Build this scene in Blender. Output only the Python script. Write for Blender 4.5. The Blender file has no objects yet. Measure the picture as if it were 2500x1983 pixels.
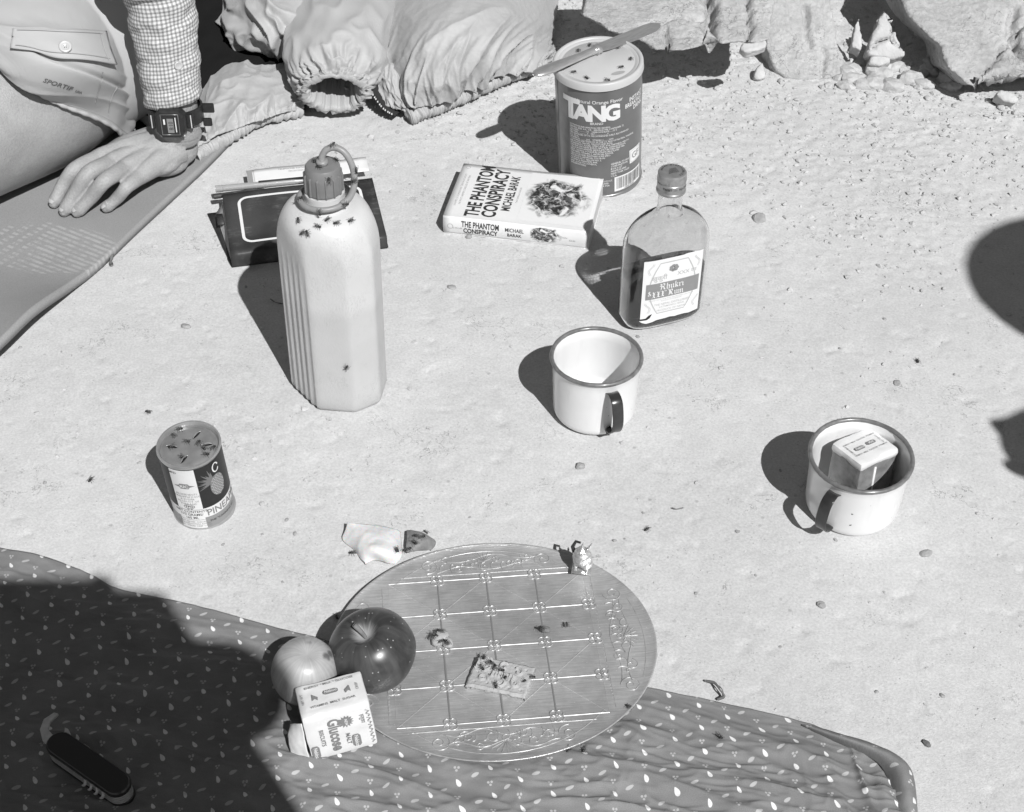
import bpy, bmesh, math, random
import numpy as np
from mathutils import Vector, Matrix

random.seed(7)
rng = np.random.default_rng(11)
scene = bpy.context.scene
COL = scene.collection
R = math.radians

# ------------------------------------------------------------------ camera, sky, sun, exposure
CAM_H, CAM_P, FPX = 0.96, R(41.5), 3750.0
CX, CY = 1250.0, 991.5
cam_data = bpy.data.cameras.new('camera')
cam_data.sensor_fit = 'HORIZONTAL'
cam_data.sensor_width = 36.0
cam_data.lens = FPX / 2500.0 * 36.0
cam_data.clip_start = 0.02
cam_data.clip_end = 400.0
cam = bpy.data.objects.new('camera', cam_data)
cam.location = (0, 0, CAM_H)
cam.rotation_euler = (R(90) - CAM_P, 0, 0)
COL.objects.link(cam)
scene.camera = cam

SUN_EL, SUN_AZ = R(47.0), R(26.5)        # shadows fall away from the camera and to the left
world = bpy.data.worlds.new('World')
scene.world = world
world.use_nodes = True
wn = world.node_tree.nodes
sky = wn.new('ShaderNodeTexSky')
sky.sky_type = 'NISHITA'
sky.sun_disc = False
sky.sun_elevation = SUN_EL
sky.sun_rotation = math.pi - SUN_AZ
sky.altitude = 1500.0
sky.air_density = 1.0
sky.dust_density = 0.6
grey = wn.new('ShaderNodeRGBToBW')       # black-and-white film: the sky's colour is dropped
world.node_tree.links.new(sky.outputs[0], grey.inputs[0])
world.node_tree.links.new(grey.outputs[0], wn['Background'].inputs[0])
wn['Background'].inputs[1].default_value = 0.07

sun_data = bpy.data.lights.new('sun', 'SUN')
sun_data.energy = 5.0
sun_data.angle = R(0.53)
sun_data.color = (1, 1, 1)
sun = bpy.data.objects.new('sun', sun_data)
d_sun = Vector((-math.sin(SUN_AZ) * math.cos(SUN_EL), math.cos(SUN_AZ) * math.cos(SUN_EL), -math.sin(SUN_EL)))
sun.rotation_euler = d_sun.to_track_quat('-Z', 'Y').to_euler()
COL.objects.link(sun)
sun_data.cycles.is_caustics_light = True

scene.view_settings.view_transform = 'Standard'
scene.view_settings.look = 'None'
scene.view_settings.exposure = 0.08
scene.view_settings.gamma = 1.0
scene.view_settings.use_curve_mapping = False
scene.render.engine = 'CYCLES'
scene.cycles.use_denoising = True
scene.cycles.use_adaptive_sampling = True
scene.cycles.adaptive_threshold = 0.02
scene.cycles.max_bounces = 10
scene.cycles.transmission_bounces = 10
scene.cycles.transparent_max_bounces = 10

# ------------------------------------------------------------------ helpers
SP, CP = math.sin(CAM_P), math.cos(CAM_P)

def G(u, v, z=0.0):
    """place on the plane at height z that the photograph shows at (u, v)"""
    a, b = (u - CX) / FPX, (v - CY) / FPX
    d = Vector((a, CP - b * SP, -SP - b * CP))
    t = (z - CAM_H) / d.z
    return Vector((0, 0, CAM_H)) + d * t

def GY(u, v, y):
    """place on the upright plane at distance y"""
    a, b = (u - CX) / FPX, (v - CY) / FPX
    d = Vector((a, CP - b * SP, -SP - b * CP))
    return Vector((0, 0, CAM_H)) + d * (y / d.y)

def arr(l):
    return np.array([tuple(p) for p in l], dtype=float)

# gradient noise, vectorised
_perm = np.random.default_rng(3).permutation(256)
_perm = np.concatenate([_perm, _perm, _perm])
_grad = np.random.default_rng(5).normal(size=(256, 3))
_grad /= np.linalg.norm(_grad, axis=1)[:, None]

def noise(P, scale=1.0, off=0.0):
    P = np.asarray(P, float) * scale + off
    if P.shape[-1] == 2:
        P = np.concatenate([P, np.full(P.shape[:-1] + (1,), 0.37)], -1)
    i = np.floor(P).astype(int)
    f = P - i
    u = f * f * f * (f * (f * 6 - 15) + 10)
    i = i & 255
    out = 0.0
    for dx in (0, 1):
        wx = u[..., 0] if dx else 1 - u[..., 0]
        for dy in (0, 1):
            wy = u[..., 1] if dy else 1 - u[..., 1]
            for dz in (0, 1):
                wz = u[..., 2] if dz else 1 - u[..., 2]
                h = _perm[_perm[_perm[(i[..., 0] + dx) & 255] + ((i[..., 1] + dy) & 255)] + ((i[..., 2] + dz) & 255)]
                g = _grad[h]
                out = out + wx * wy * wz * (g[..., 0] * (f[..., 0] - dx) + g[..., 1] * (f[..., 1] - dy) + g[..., 2] * (f[..., 2] - dz))
    return out * 1.6

def fbm(P, scale, octaves=4, gain=0.5, off=0.0):
    s, a, t = 0.0, 1.0, 0.0
    for k in range(octaves):
        s = s + a * noise(P, scale * 2 ** k, off + 17.3 * k)
        t += a
        a *= gain
    return s / t

def sstep(a, b, x):
    t = np.clip((np.asarray(x, float) - a) / (b - a), 0, 1)
    return t * t * (3 - 2 * t)

def link(o, parent=None):
    COL.objects.link(o)
    if parent is not None:
        o.parent = parent
    return o

def mesh_obj(name, V, F, mat=None, parent=None, smooth=True, uv=None, angle=None):
    """one mesh object from vertices and faces (lists or arrays)"""
    me = bpy.data.meshes.new(name)
    V = np.asarray(V, dtype=np.float32)
    if isinstance(F, np.ndarray):
        n, k = F.shape
        me.vertices.add(len(V))
        me.vertices.foreach_set('co', V.ravel())
        me.loops.add(n * k)
        me.loops.foreach_set('vertex_index', F.ravel().astype(np.int32))
        me.polygons.add(n)
        me.polygons.foreach_set('loop_start', np.arange(0, n * k, k, dtype=np.int32))
        me.polygons.foreach_set('loop_total', np.full(n, k, dtype=np.int32))
        me.update(calc_edges=True)
        me.validate()
    else:
        me.from_pydata([tuple(map(float, p)) for p in V], [], F)
        me.update()
    if uv is not None:
        lay = me.uv_layers.new(name='UVMap')
        li = np.zeros(len(me.loops), dtype=np.int32)
        me.loops.foreach_get('vertex_index', li)
        lay.data.foreach_set('uv', np.asarray(uv, dtype=np.float32)[li].ravel())
    me.polygons.foreach_set('use_smooth', [smooth] * len(me.polygons))
    if mat is not None:
        me.materials.append(mat)
    o = bpy.data.objects.new(name, me)
    link(o, parent)
    if angle is not None:
        with_angle(me, angle)
    return o

def with_angle(me, deg):
    """sharp edges above an angle, on a smooth mesh"""
    bm = bmesh.new(); bm.from_mesh(me)
    lim = R(deg)
    for e in bm.edges:
        if len(e.link_faces) == 2 and e.calc_face_angle(0) > lim:
            e.smooth = False
    bm.to_mesh(me); bm.free()

def outward(o):
    bm = bmesh.new(); bm.from_mesh(o.data); bmesh.ops.recalc_face_normals(bm, faces=bm.faces); bm.to_mesh(o.data); bm.free()
    return o

def bm_obj(name, bm, mat=None, parent=None, smooth=True, angle=35):
    bmesh.ops.recalc_face_normals(bm, faces=bm.faces)
    for f in bm.faces:
        f.smooth = smooth
    if smooth and angle:
        lim = R(angle)
        for e in bm.edges:
            if len(e.link_faces) == 2 and e.calc_face_angle(0) > lim:
                e.smooth = False
    me = bpy.data.meshes.new(name)
    bm.to_mesh(me); bm.free()
    if mat is not None:
        me.materials.append(mat)
    return link(bpy.data.objects.new(name, me), parent)

def thing(name, label, cat, loc=(0, 0, 0), rot=(0, 0, 0), group=None):
    o = bpy.data.objects.new(name, None)
    o.empty_display_size = 0.02
    o.location = loc; o.rotation_euler = rot
    link(o)
    return tag(o, label, cat, group)

def tag(o, label=None, cat=None, group=None, kind=None):
    if label: o['label'] = label
    if cat: o['category'] = cat
    if group: o['group'] = group
    if kind: o['kind'] = kind
    return o

def grid_faces(nu, nv, wrap_u=False, wrap_v=False):
    """vertex index = i*nv + j, i along u"""
    i = np.arange(nu if wrap_u else nu - 1)
    j = np.arange(nv if wrap_v else nv - 1)
    I, J = np.meshgrid(i, j, indexing='ij')
    I2, J2 = (I + 1) % nu, (J + 1) % nv
    return np.stack([I * nv + J, I2 * nv + J, I2 * nv + J2, I * nv + J2], -1).reshape(-1, 4)

def lathe(profile, n=64, close=False):
    """profile of (r, z); returns V, F (tips at r=0 become fans of thin quads)"""
    pr = np.array(profile, float)
    a = np.linspace(0, 2 * math.pi, n, endpoint=False)
    V = np.stack([np.outer(np.cos(a), pr[:, 0]), np.outer(np.sin(a), pr[:, 0]), np.tile(pr[:, 1], (n, 1))], -1).reshape(-1, 3)
    F = grid_faces(n, len(pr), wrap_u=True, wrap_v=close)
    return V, F

def spline(pts, n):
    """Catmull-Rom through points"""
    P = arr(pts)
    Q = np.vstack([2 * P[0] - P[1], P, 2 * P[-1] - P[-2]])
    m = len(P) - 1
    t = np.linspace(0, m, n)
    k = np.minimum(t.astype(int), m - 1)
    u = (t - k)[:, None]
    a, b, c, d = Q[k], Q[k + 1], Q[k + 2], Q[k + 3]
    return 0.5 * (2 * b + (c - a) * u + (2 * a - 5 * b + 4 * c - d) * u ** 2 + (3 * b - a - 3 * c + d) * u ** 3)

def tube(path, radii, n=12, cap=True, flat=1.0, upv=(0, 0, 1), wrap=False):
    """tube along a polyline; returns V, F lists (closed ends)"""
    P = np.asarray(path, float)
    m = len(P)
    r = np.broadcast_to(np.asarray(radii, float), (m,)) if np.ndim(radii) <= 1 else radii
    T = np.gradient(P, axis=0)
    if wrap:
        T = np.roll(P, -1, 0) - np.roll(P, 1, 0)
    T /= np.linalg.norm(T, axis=1)[:, None] + 1e-12
    up = np.array(upv, float)
    V = []
    x = np.cross(T[0], up)
    if np.linalg.norm(x) < 1e-4:
        x = np.cross(T[0], (1, 0, 0))
    x /= np.linalg.norm(x)
    a = np.linspace(0, 2 * math.pi, n, endpoint=False)
    for i in range(m):
        x = x - T[i] * np.dot(x, T[i])
        x /= np.linalg.norm(x) + 1e-12
        y = np.cross(T[i], x)
        V.append(P[i] + r[i] * (np.outer(np.cos(a), x) + flat * np.outer(np.sin(a), y)))
    V = np.concatenate(V)
    F = [tuple(q) for q in grid_faces(m, n, wrap_u=wrap, wrap_v=True)]
    if cap and not wrap:
        F.append(tuple(range(n - 1, -1, -1)))
        F.append(tuple((m - 1) * n + k for k in range(n)))
    return V, F

class MB:
    """collects pieces of one part"""
    def __init__(s):
        s.V, s.F, s.n = [], [], 0
    def add(s, V, F):
        V = np.asarray(V, float)
        s.V.append(V)
        s.F += [tuple(int(k) + s.n for k in f) for f in F]
        s.n += len(V)
        return s
    def tube(s, path, radii, n=10, **k):
        return s.add(*tube(arr(path), radii, n, **k))
    def box(s, c, size, rot=None):
        c = np.array(c, float); h = np.array(size, float) / 2
        V = np.array([[x, y, z] for x in (-1, 1) for y in (-1, 1) for z in (-1, 1)], float) * h
        if rot is not None:
            V = V @ np.array(Matrix(rot).to_3x3()).T
        return s.add(V + c, [(0, 1, 3, 2), (4, 6, 7, 5), (0, 4, 5, 1), (2, 3, 7, 6), (0, 2, 6, 4), (1, 5, 7, 3)])
    def ball(s, c, r, n=14, m=9):
        t = np.linspace(0.02, math.pi - 0.02, m)
        V, F = lathe(np.stack([np.sin(t), -np.cos(t)], 1), n)
        F = [tuple(q) for q in F] + [tuple(k * m for k in range(n - 1, -1, -1)), tuple(k * m + m - 1 for k in range(n))]
        return s.add(V * np.array(r) + np.array(c), F)
    def build(s, name, mat=None, parent=None, smooth=True, angle=None):
        return mesh_obj(name, np.concatenate(s.V), s.F, mat, parent, smooth, angle=angle)

def evaluated(o):
    dg = bpy.context.evaluated_depsgraph_get()
    e = o.evaluated_get(dg)
    me = bpy.data.meshes.new_from_object(e, depsgraph=dg)
    return me

def remesh(mb, voxel, smooth_iter=0, factor=0.5):
    """voxel union of the closed pieces in a collector; returns V (array), F (array of quads)"""
    o = mesh_obj('tmp_remesh', np.concatenate(mb.V), mb.F)
    m = o.modifiers.new('r', 'REMESH'); m.mode = 'VOXEL'; m.voxel_size = voxel; m.adaptivity = 0
    if smooth_iter:
        s = o.modifiers.new('s', 'SMOOTH'); s.iterations = smooth_iter; s.factor = factor
    me = evaluated(o)
    V = np.zeros(len(me.vertices) * 3, np.float32); me.vertices.foreach_get('co', V); V = V.reshape(-1, 3).astype(float)
    F = np.zeros(len(me.loops), np.int32); me.loops.foreach_get('vertex_index', F)
    F = F.reshape(-1, 4)
    old = o.data
    bpy.data.objects.remove(o); bpy.data.meshes.remove(old); bpy.data.meshes.remove(me)
    return V, F

def normals(V, F):
    F = np.asarray(F)
    n = np.cross(V[F[:, 2]] - V[F[:, 0]], V[F[:, 3 % F.shape[1]]] - V[F[:, 1]])
    N = np.zeros_like(V)
    for k in range(F.shape[1]):
        np.add.at(N, F[:, k], n)
    return N / (np.linalg.norm(N, axis=1)[:, None] + 1e-12)

def bspl(n, m):
    """matrix sampling a uniform cubic B-spline that reaches its end points (n controls -> m samples)"""
    M = np.zeros((m, n + 4))
    t = np.linspace(0, n - 1, m)
    for r, x in enumerate(t):
        k = min(int(x), n - 2)
        u = x - k
        w = [(1 - u) ** 3 / 6, (3 * u ** 3 - 6 * u * u + 4) / 6, (-3 * u ** 3 + 3 * u * u + 3 * u + 1) / 6, u ** 3 / 6]
        for q in range(4):
            M[r, k + q] += w[q]
    # phantom end controls
    B = np.zeros((n + 4, n))
    for i in range(n):
        B[i + 1, i] = 1
    B[0, 0], B[0, 1] = 2, -1
    B[n + 1, n - 1], B[n + 1, n - 2] = 2, -1
    B[n + 2] = B[n + 1]
    return M @ B

def patch_points(net, nu, nv):
    """net[i][j] = (u, v, height): control points named by where they stand; returns world points (nu, nv, 3)"""
    W = np.array([[tuple(G(*c)) for c in row] for row in net])
    A, B = bspl(W.shape[0], nu), bspl(W.shape[1], nv)
    return np.einsum('ia,abk,jb->ijk', A, W, B)

def grid_normals(P):
    a = np.gradient(P, axis=0); b = np.gradient(P, axis=1)
    n = np.cross(a, b)
    return n / (np.linalg.norm(n, axis=-1)[..., None] + 1e-12)

def sheet(name, P, mat, parent=None, thick=0.001, up=True, uv=None):
    """closed thin sheet from a grid of points"""
    nu, nv = P.shape[:2]
    N = grid_normals(P)
    if up and N[..., 2].mean() < 0:
        N = -N; flip = True
    else:
        flip = False
    top = P.reshape(-1, 3); bot = (P - N * thick).reshape(-1, 3)
    F = grid_faces(nu, nv)
    if flip:
        F = F[:, ::-1]
    n = nu * nv
    F2 = F[:, ::-1] + n
    rim = [i * nv for i in range(nu)] + [(nu - 1) * nv + j for j in range(1, nv)] + \
          [i * nv + nv - 1 for i in range(nu - 2, -1, -1)] + [j for j in range(nv - 2, 0, -1)]
    rim = np.array(rim); nx = np.roll(rim, -1)
    S = np.stack([rim, rim + n, nx + n, nx], -1)
    if flip:
        S = S[:, ::-1]
    V = np.concatenate([top, bot])
    UV = None if uv is None else np.concatenate([uv.reshape(-1, 2)] * 2)
    return mesh_obj(name, V, np.concatenate([F, F2, S]), mat, parent, uv=UV)

def text_geo(body, size, bold=0.0, xs=1.0, shear=0.0, align='CENTER', spacing=1.0, line=1.0, res=3):
    """flat lettering as (V2, F) in its own plane"""
    c = bpy.data.curves.new('tmp_text', 'FONT')
    c.body = body; c.size = size; c.align_x = align; c.resolution_u = res
    c.offset = bold * size; c.shear = shear; c.space_character = spacing; c.space_line = line
    o = bpy.data.objects.new('tmp_text', c); COL.objects.link(o)
    me = evaluated(o)
    V = np.array([v.co[:] for v in me.vertices]).reshape(-1, 3)
    F = [tuple(p.vertices) for p in me.polygons]
    bpy.data.objects.remove(o); bpy.data.curves.remove(c); bpy.data.meshes.remove(me)
    if len(V):
        V[:, 0] *= xs
    return V[:, :2], F

def cut_grid(V2, F, step):
    """slice flat lettering so that it can follow a curved surface"""
    bm = bmesh.new()
    vs = [bm.verts.new((p[0], p[1], 0)) for p in V2]
    for f in F:
        try: bm.faces.new([vs[k] for k in f])
        except ValueError: pass
    x0, x1 = V2[:, 0].min(), V2[:, 0].max()
    x = x0 + step
    while x < x1:
        bmesh.ops.bisect_plane(bm, geom=bm.verts[:] + bm.edges[:] + bm.faces[:], plane_co=(x, 0, 0), plane_no=(1, 0, 0))
        x += step
    bm.verts.index_update()
    V = np.array([v.co[:2] for v in bm.verts]); Fo = [tuple(v.index for v in f.verts) for f in bm.faces]
    bm.free()
    return V, Fo

class Print:
    """flat print collected into one part; mapper turns (x, y) into a place on the surface"""
    def __init__(s, mapper, step=None):
        s.m, s.mb, s.step, s.k = mapper, MB(), step, 0
    def geo(s, V2, F, x=0, y=0, rot=0):
        V2 = np.asarray(V2, float)
        if len(V2) == 0: return s
        if rot:
            c, d = math.cos(rot), math.sin(rot)
            V2 = V2 @ np.array([[c, d], [-d, c]])
        V2 = V2 + (x, y)
        if s.step and np.ptp(V2[:, 0]) > s.step:
            V2, F = cut_grid(V2, F, s.step)
        s.k += 1
        s.mb.add(s.m(V2, s.k), F)
        return s
    def text(s, body, x, y, size, rot=0, **k):
        return s.geo(*text_geo(body, size, **k), x, y, rot)
    def poly(s, pts, x=0, y=0, rot=0):
        """a filled simple polygon"""
        from mathutils.geometry import tessellate_polygon
        pts = [tuple(map(float, p)) for p in pts]
        tris = tessellate_polygon([[Vector((p[0], p[1], 0)) for p in pts]])
        return s.geo(np.array(pts), [tuple(t) for t in tris], x, y, rot)
    def rect(s, x0, y0, x1, y1):
        return s.poly([(x0, y0), (x1, y0), (x1, y1), (x0, y1)])
    def line(s, pts, w, closed=False):
        """a stroke of width w"""
        P = np.array(pts, float)
        Q = np.vstack([P, P[:1]]) if closed else P
        T = np.gradient(Q, axis=0)
        if closed:
            T[0] = T[-1] = Q[1] - Q[-2]
        T /= np.linalg.norm(T, axis=1)[:, None] + 1e-12
        N = np.stack([-T[:, 1], T[:, 0]], 1) * w / 2
        V = np.vstack([Q + N, Q - N]); n = len(Q)
        return s.geo(V, [(i, i + 1, n + i + 1, n + i) for i in range(n - 1)])
    def build(s, name, mat, parent):
        o = s.mb.build(name, mat, parent, smooth=False)
        o['kind'] = 'stuff'
        return o

# ------------------------------------------------------------------ materials
def mat(name, v, rough=0.8, spec=0.3, metal=0.0, var=0.0, vscale=60.0, bump=0.0, bscale=300.0, detail=6.0, coat=0.0, fine=0.0, fscale=900.0, aniso=None):
    """grey material: value, fine variation in value, relief"""
    m = bpy.data.materials.new(name)
    m.use_nodes = True
    nt = m.node_tree; N = nt.nodes; L = nt.links
    b = N['Principled BSDF']
    b.inputs['Base Color'].default_value = (v, v, v, 1)
    b.inputs['Roughness'].default_value = rough
    b.inputs['Specular IOR Level'].default_value = spec
    b.inputs['Metallic'].default_value = metal
    if coat:
        b.inputs['Coat Weight'].default_value = coat
        b.inputs['Coat Roughness'].default_value = 0.15
    tc = N.new('ShaderNodeTexCoord')
    vec = tc.outputs['Object']
    if aniso:
        mp = N.new('ShaderNodeMapping'); mp.inputs['Scale'].default_value = aniso
        L.new(vec, mp.inputs[0]); vec = mp.outputs[0]
    if var or fine:
        base = None
        for amt, sc in ((var, vscale), (fine, fscale)):
            if not amt: continue
            n = N.new('ShaderNodeTexNoise'); n.inputs['Scale'].default_value = sc; n.inputs['Detail'].default_value = detail
            L.new(vec, n.inputs['Vector'])
            mr = N.new('ShaderNodeMapRange')
            mr.inputs[1].default_value = 0.25; mr.inputs[2].default_value = 0.75
            mr.inputs[3].default_value = 1 - amt; mr.inputs[4].default_value = 1 + amt
            L.new(n.outputs[0], mr.inputs[0])
            if base is None:
                base = mr.outputs[0]
            else:
                mu = N.new('ShaderNodeMath'); mu.operation = 'MULTIPLY'
                L.new(base, mu.inputs[0]); L.new(mr.outputs[0], mu.inputs[1]); base = mu.outputs[0]
        mu = N.new('ShaderNodeMath'); mu.operation = 'MULTIPLY'; mu.inputs[1].default_value = v; mu.use_clamp = True
        L.new(base, mu.inputs[0])
        L.new(mu.outputs[0], b.inputs['Base Color'])
    if bump:
        n = N.new('ShaderNodeTexNoise'); n.inputs['Scale'].default_value = bscale; n.inputs['Detail'].default_value = 5
        L.new(vec, n.inputs['Vector'])
        bp = N.new('ShaderNodeBump'); bp.inputs['Strength'].default_value = 1.0; bp.inputs['Distance'].default_value = bump
        L.new(n.outputs[0], bp.inputs['Height']); L.new(bp.outputs[0], b.inputs['Normal'])
    return m

class NT:
    """tiny node-math writer"""
    def __init__(s, m):
        s.nt = m.node_tree; s.N = s.nt.nodes; s.L = s.nt.links; s.b = s.N['Principled BSDF']
    def val(s, sock, x):
        if isinstance(x, (int, float)): sock.default_value = x
        else: s.L.new(x, sock)
    def op(s, o, a, b=0.0, c=0.0, clamp=False):
        n = s.N.new('ShaderNodeMath'); n.operation = o; n.use_clamp = clamp
        for i, x in enumerate((a, b, c)): s.val(n.inputs[i], x)
        return n.outputs[0]
    def add(s, a, b): return s.op('ADD', a, b)
    def sub(s, a, b): return s.op('SUBTRACT', a, b)
    def mul(s, a, b): return s.op('MULTIPLY', a, b)
    def ramp(s, x, a, b, lo=0.0, hi=1.0):
        n = s.N.new('ShaderNodeMapRange'); n.interpolation_type = 'SMOOTHSTEP'
        s.val(n.inputs[0], x)
        for i, q in enumerate((a, b, lo, hi)): s.val(n.inputs[i + 1], q)
        return n.outputs[0]
    def coord(s, which='Object'):
        return s.N.new('ShaderNodeTexCoord').outputs[which]
    def xyz(s, v):
        n = s.N.new('ShaderNodeSeparateXYZ'); s.L.new(v, n.inputs[0]); return n.outputs
    def vec(s, x, y, z=0.0):
        n = s.N.new('ShaderNodeCombineXYZ')
        for i, q in enumerate((x, y, z)): s.val(n.inputs[i], q)
        return n.outputs[0]
    def noise(s, v, scale, detail=4.0, rough=0.5, dist=0.0):
        n = s.N.new('ShaderNodeTexNoise'); n.inputs['Scale'].default_value = scale; n.inputs['Detail'].default_value = detail
        n.inputs['Roughness'].default_value = rough; n.inputs['Distortion'].default_value = dist
        s.L.new(v, n.inputs['Vector']); return n.outputs[0]
    def voro(s, v, scale, feature='F1', rand=1.0):
        n = s.N.new('ShaderNodeTexVoronoi'); n.feature = feature; n.inputs['Scale'].default_value = scale
        n.inputs['Randomness'].default_value = rand
        s.L.new(v, n.inputs['Vector']); return n.outputs
    def scale(s, v, sc):
        n = s.N.new('ShaderNodeMapping'); n.inputs['Scale'].default_value = sc; s.L.new(v, n.inputs[0]); return n.outputs[0]
    def mix(s, f, a, b):
        return s.add(s.mul(a, s.sub(1.0, f)), s.mul(b, f))
    def colour(s, x): s.val(s.b.inputs['Base Color'], x) if not isinstance(x, (int, float)) else None
    def bump(s, h, dist, strength=1.0, prev=None):
        n = s.N.new('ShaderNodeBump'); n.inputs['Distance'].default_value = dist; n.inputs['Strength'].default_value = strength
        s.L.new(h, n.inputs['Height'])
        if prev is not None: s.L.new(prev, n.inputs['Normal'])
        s.L.new(n.outputs[0], s.b.inputs['Normal'])
        return n.outputs[0]
# ------------------------------------------------------------------ ground
def crumble(x, y):
    q = np.stack([x, y], -1)
    n = fbm(q, 9.0, 3, off=4.1)
    a = sstep(1.36, 1.62, y + 0.16 * n + 0.12 * np.clip(x - 0.1, -0.4, 0.5)) * sstep(-0.32, -0.02, x + 0.1 * n)
    b = np.exp(-(((x - 0.40) / 0.09) ** 2 + ((y - 1.36) / 0.10) ** 2)) * 0.8
    c = np.exp(-(((x + 0.20) / 0.12) ** 2 + ((y - 1.02) / 0.07) ** 2)) * 0.35
    return np.clip(a + b + c, 0, 1)

def ground_h(x, y):
    x = np.asarray(x, float); y = np.asarray(y, float)
    q = np.stack([x, y], -1)
    h = 0.0016 * fbm(q, 5.0, 2) + 0.0008 * fbm(q, 26.0, 3, off=2.0) + 0.00035 * fbm(q, 160.0, 3, off=8.0)
    pits = np.clip(fbm(q, 70.0, 3, off=31.0) - 0.22, 0, 1)
    h = h - 0.0035 * pits
    c = crumble(x, y)
    lump = np.clip(fbm(q, 80.0, 4, 0.62, off=12.0), -0.3, 1)
    h = h + c * (0.4 + 0.9 * np.clip(fbm(q, 7.0, 2, off=77.0) + 0.3, 0, 1)) * (0.0036 * lump + 0.0018 * np.abs(fbm(q, 120.0, 3, 0.6, off=21.0)) - 0.0015)
    far = sstep(1.66, 2.1, y) * sstep(0.05, 0.3, x)
    h = h + far * 0.02 * (0.5 + fbm(q, 12.0, 3, off=9.0))
    edge = np.clip(np.maximum(np.abs(x) - 3.0, np.abs(y - 1.2) - 3.0) / 20, 0, 1)
    return h + edge * 1.2 * fbm(q, 0.12, 3, off=5.0)

def axis(lo, hi, step, far):
    mid = list(np.arange(lo, hi, step))
    a, s, left, right = lo, step, [], []
    while a > -far:
        s *= 1.22; a -= s; left.append(a)
    a, s = mid[-1], step
    while a < far:
        s *= 1.22; a += s; right.append(a)
    return np.array(left[::-1] + mid + right)

gx, gy = axis(-0.80, 0.80, 0.0026, 130.0), axis(0.52, 2.15, 0.0028, 130.0)
X, Y = np.meshgrid(gx, gy, indexing='ij')
ground_mat = mat('dry_earth', 0.5, rough=0.95, spec=0.1)
t = NT(ground_mat)
o = t.coord()
v = t.mul(0.53, t.ramp(t.noise(o, 4.0, 5), 0.3, 0.7, 0.95, 1.04))
v = t.mul(v, t.ramp(t.noise(o, 45.0, 6, 0.6), 0.25, 0.75, 0.95, 1.04))
v = t.mul(v, t.ramp(t.noise(o, 420.0, 4, 0.6), 0.25, 0.75, 0.88, 1.10))
sp = t.voro(o, 260.0)
v = t.mul(v, t.add(1.0, t.mul(-0.35, t.mul(t.ramp(sp[0], 0.10, 0.22, 1.0, 0.0), t.ramp(t.noise(o, 60.0, 3), 0.5, 0.62)))))
sp2 = t.voro(o, 70.0)
v = t.mul(v, t.add(1.0, t.mul(-0.25, t.mul(t.ramp(sp2[0], 0.07, 0.16, 1.0, 0.0), t.ramp(t.noise(o, 19.0, 3), 0.52, 0.6)))))
cn = t.noise(o, 34.0, 5, 0.62, 0.4)
hair = t.mul(t.ramp(t.op('ABSOLUTE', t.sub(cn, 0.5)), 0.002, 0.007, 1.0, 0.0), t.ramp(t.noise(o, 13.0, 3), 0.56, 0.64))
v = t.mul(v, t.sub(1.0, t.mul(hair, 0.45)))
t.colour(v)
b1 = t.bump(t.noise(o, 900.0, 4, 0.65), 0.0005)
ground = mesh_obj('ground', np.stack([X, Y, ground_h(X, Y)], -1).reshape(-1, 3), grid_faces(len(gx), len(gy)), ground_mat)
ground.cycles.is_caustics_receiver = True
tag(ground, 'pale dry trodden earth', None, kind='structure')

# ------------------------------------------------------------------ crumbs of soil (too many to count) and single pebbles
def ico(sub=1):
    bm = bmesh.new(); bmesh.ops.create_icosphere(bm, subdivisions=sub, radius=1)
    V = np.array([v.co[:] for v in bm.verts]); bm.verts.index_update()
    F = np.array([[v.index for v in f.verts] for f in bm.faces]); bm.free()
    return V, F
IV, IF = ico(1)
IV2, IF2 = ico(2)

def crumbs(n, rmin, rmax, seed, region, dens):
    r = np.random.default_rng(seed)
    Vs, Fs, k = [], [], 0
    x = r.uniform(region[0], region[1], n); y = r.uniform(region[2], region[3], n)
    keep = r.random(n) < dens(x, y)
    x, y = x[keep], y[keep]
    m = len(x)
    s = rmin * (rmax / rmin) ** (r.random(m) ** 2.2)
    z = ground_h(x, y)
    V = IV[None] * (1 + 0.35 * r.normal(size=(m, len(IV), 1)).clip(-1.2, 1.2)) * s[:, None, None] * r.uniform(0.6, 1.25, (m, 1, 3)) * np.array([1, 1, 0.7])
    V = V + np.stack([x, y, z + 0.15 * s], -1)[:, None]
    F = (IF[None] + (np.arange(m) * len(IV))[:, None, None]).reshape(-1, 3)
    return V.reshape(-1, 3), F
d1 = lambda x, y: 0.02 + 0.98 * crumble(x, y) ** 1.3
V1, F1 = crumbs(34000, 0.0005, 0.0036, 1, (-0.55, 0.85, 0.95, 2.0), d1)
V2, F2 = crumbs(2600, 0.0004, 0.0016, 2, (-0.6, 0.7, 0.6, 1.9), lambda x, y: np.full_like(x, 1.0))
clod_mat = mat('soil_crumbs', 0.45, rough=0.95, spec=0.1, var=0.15, vscale=120, bump=0.0006, bscale=900)
crumb = mesh_obj('soil_crumbs', np.concatenate([V1, V2]), np.concatenate([F1, F2 + len(V1)]), clod_mat, smooth=False)
tag(crumb, 'loose crumbs of dry soil strewn over the pale earth', 'soil', kind='stuff')

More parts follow.
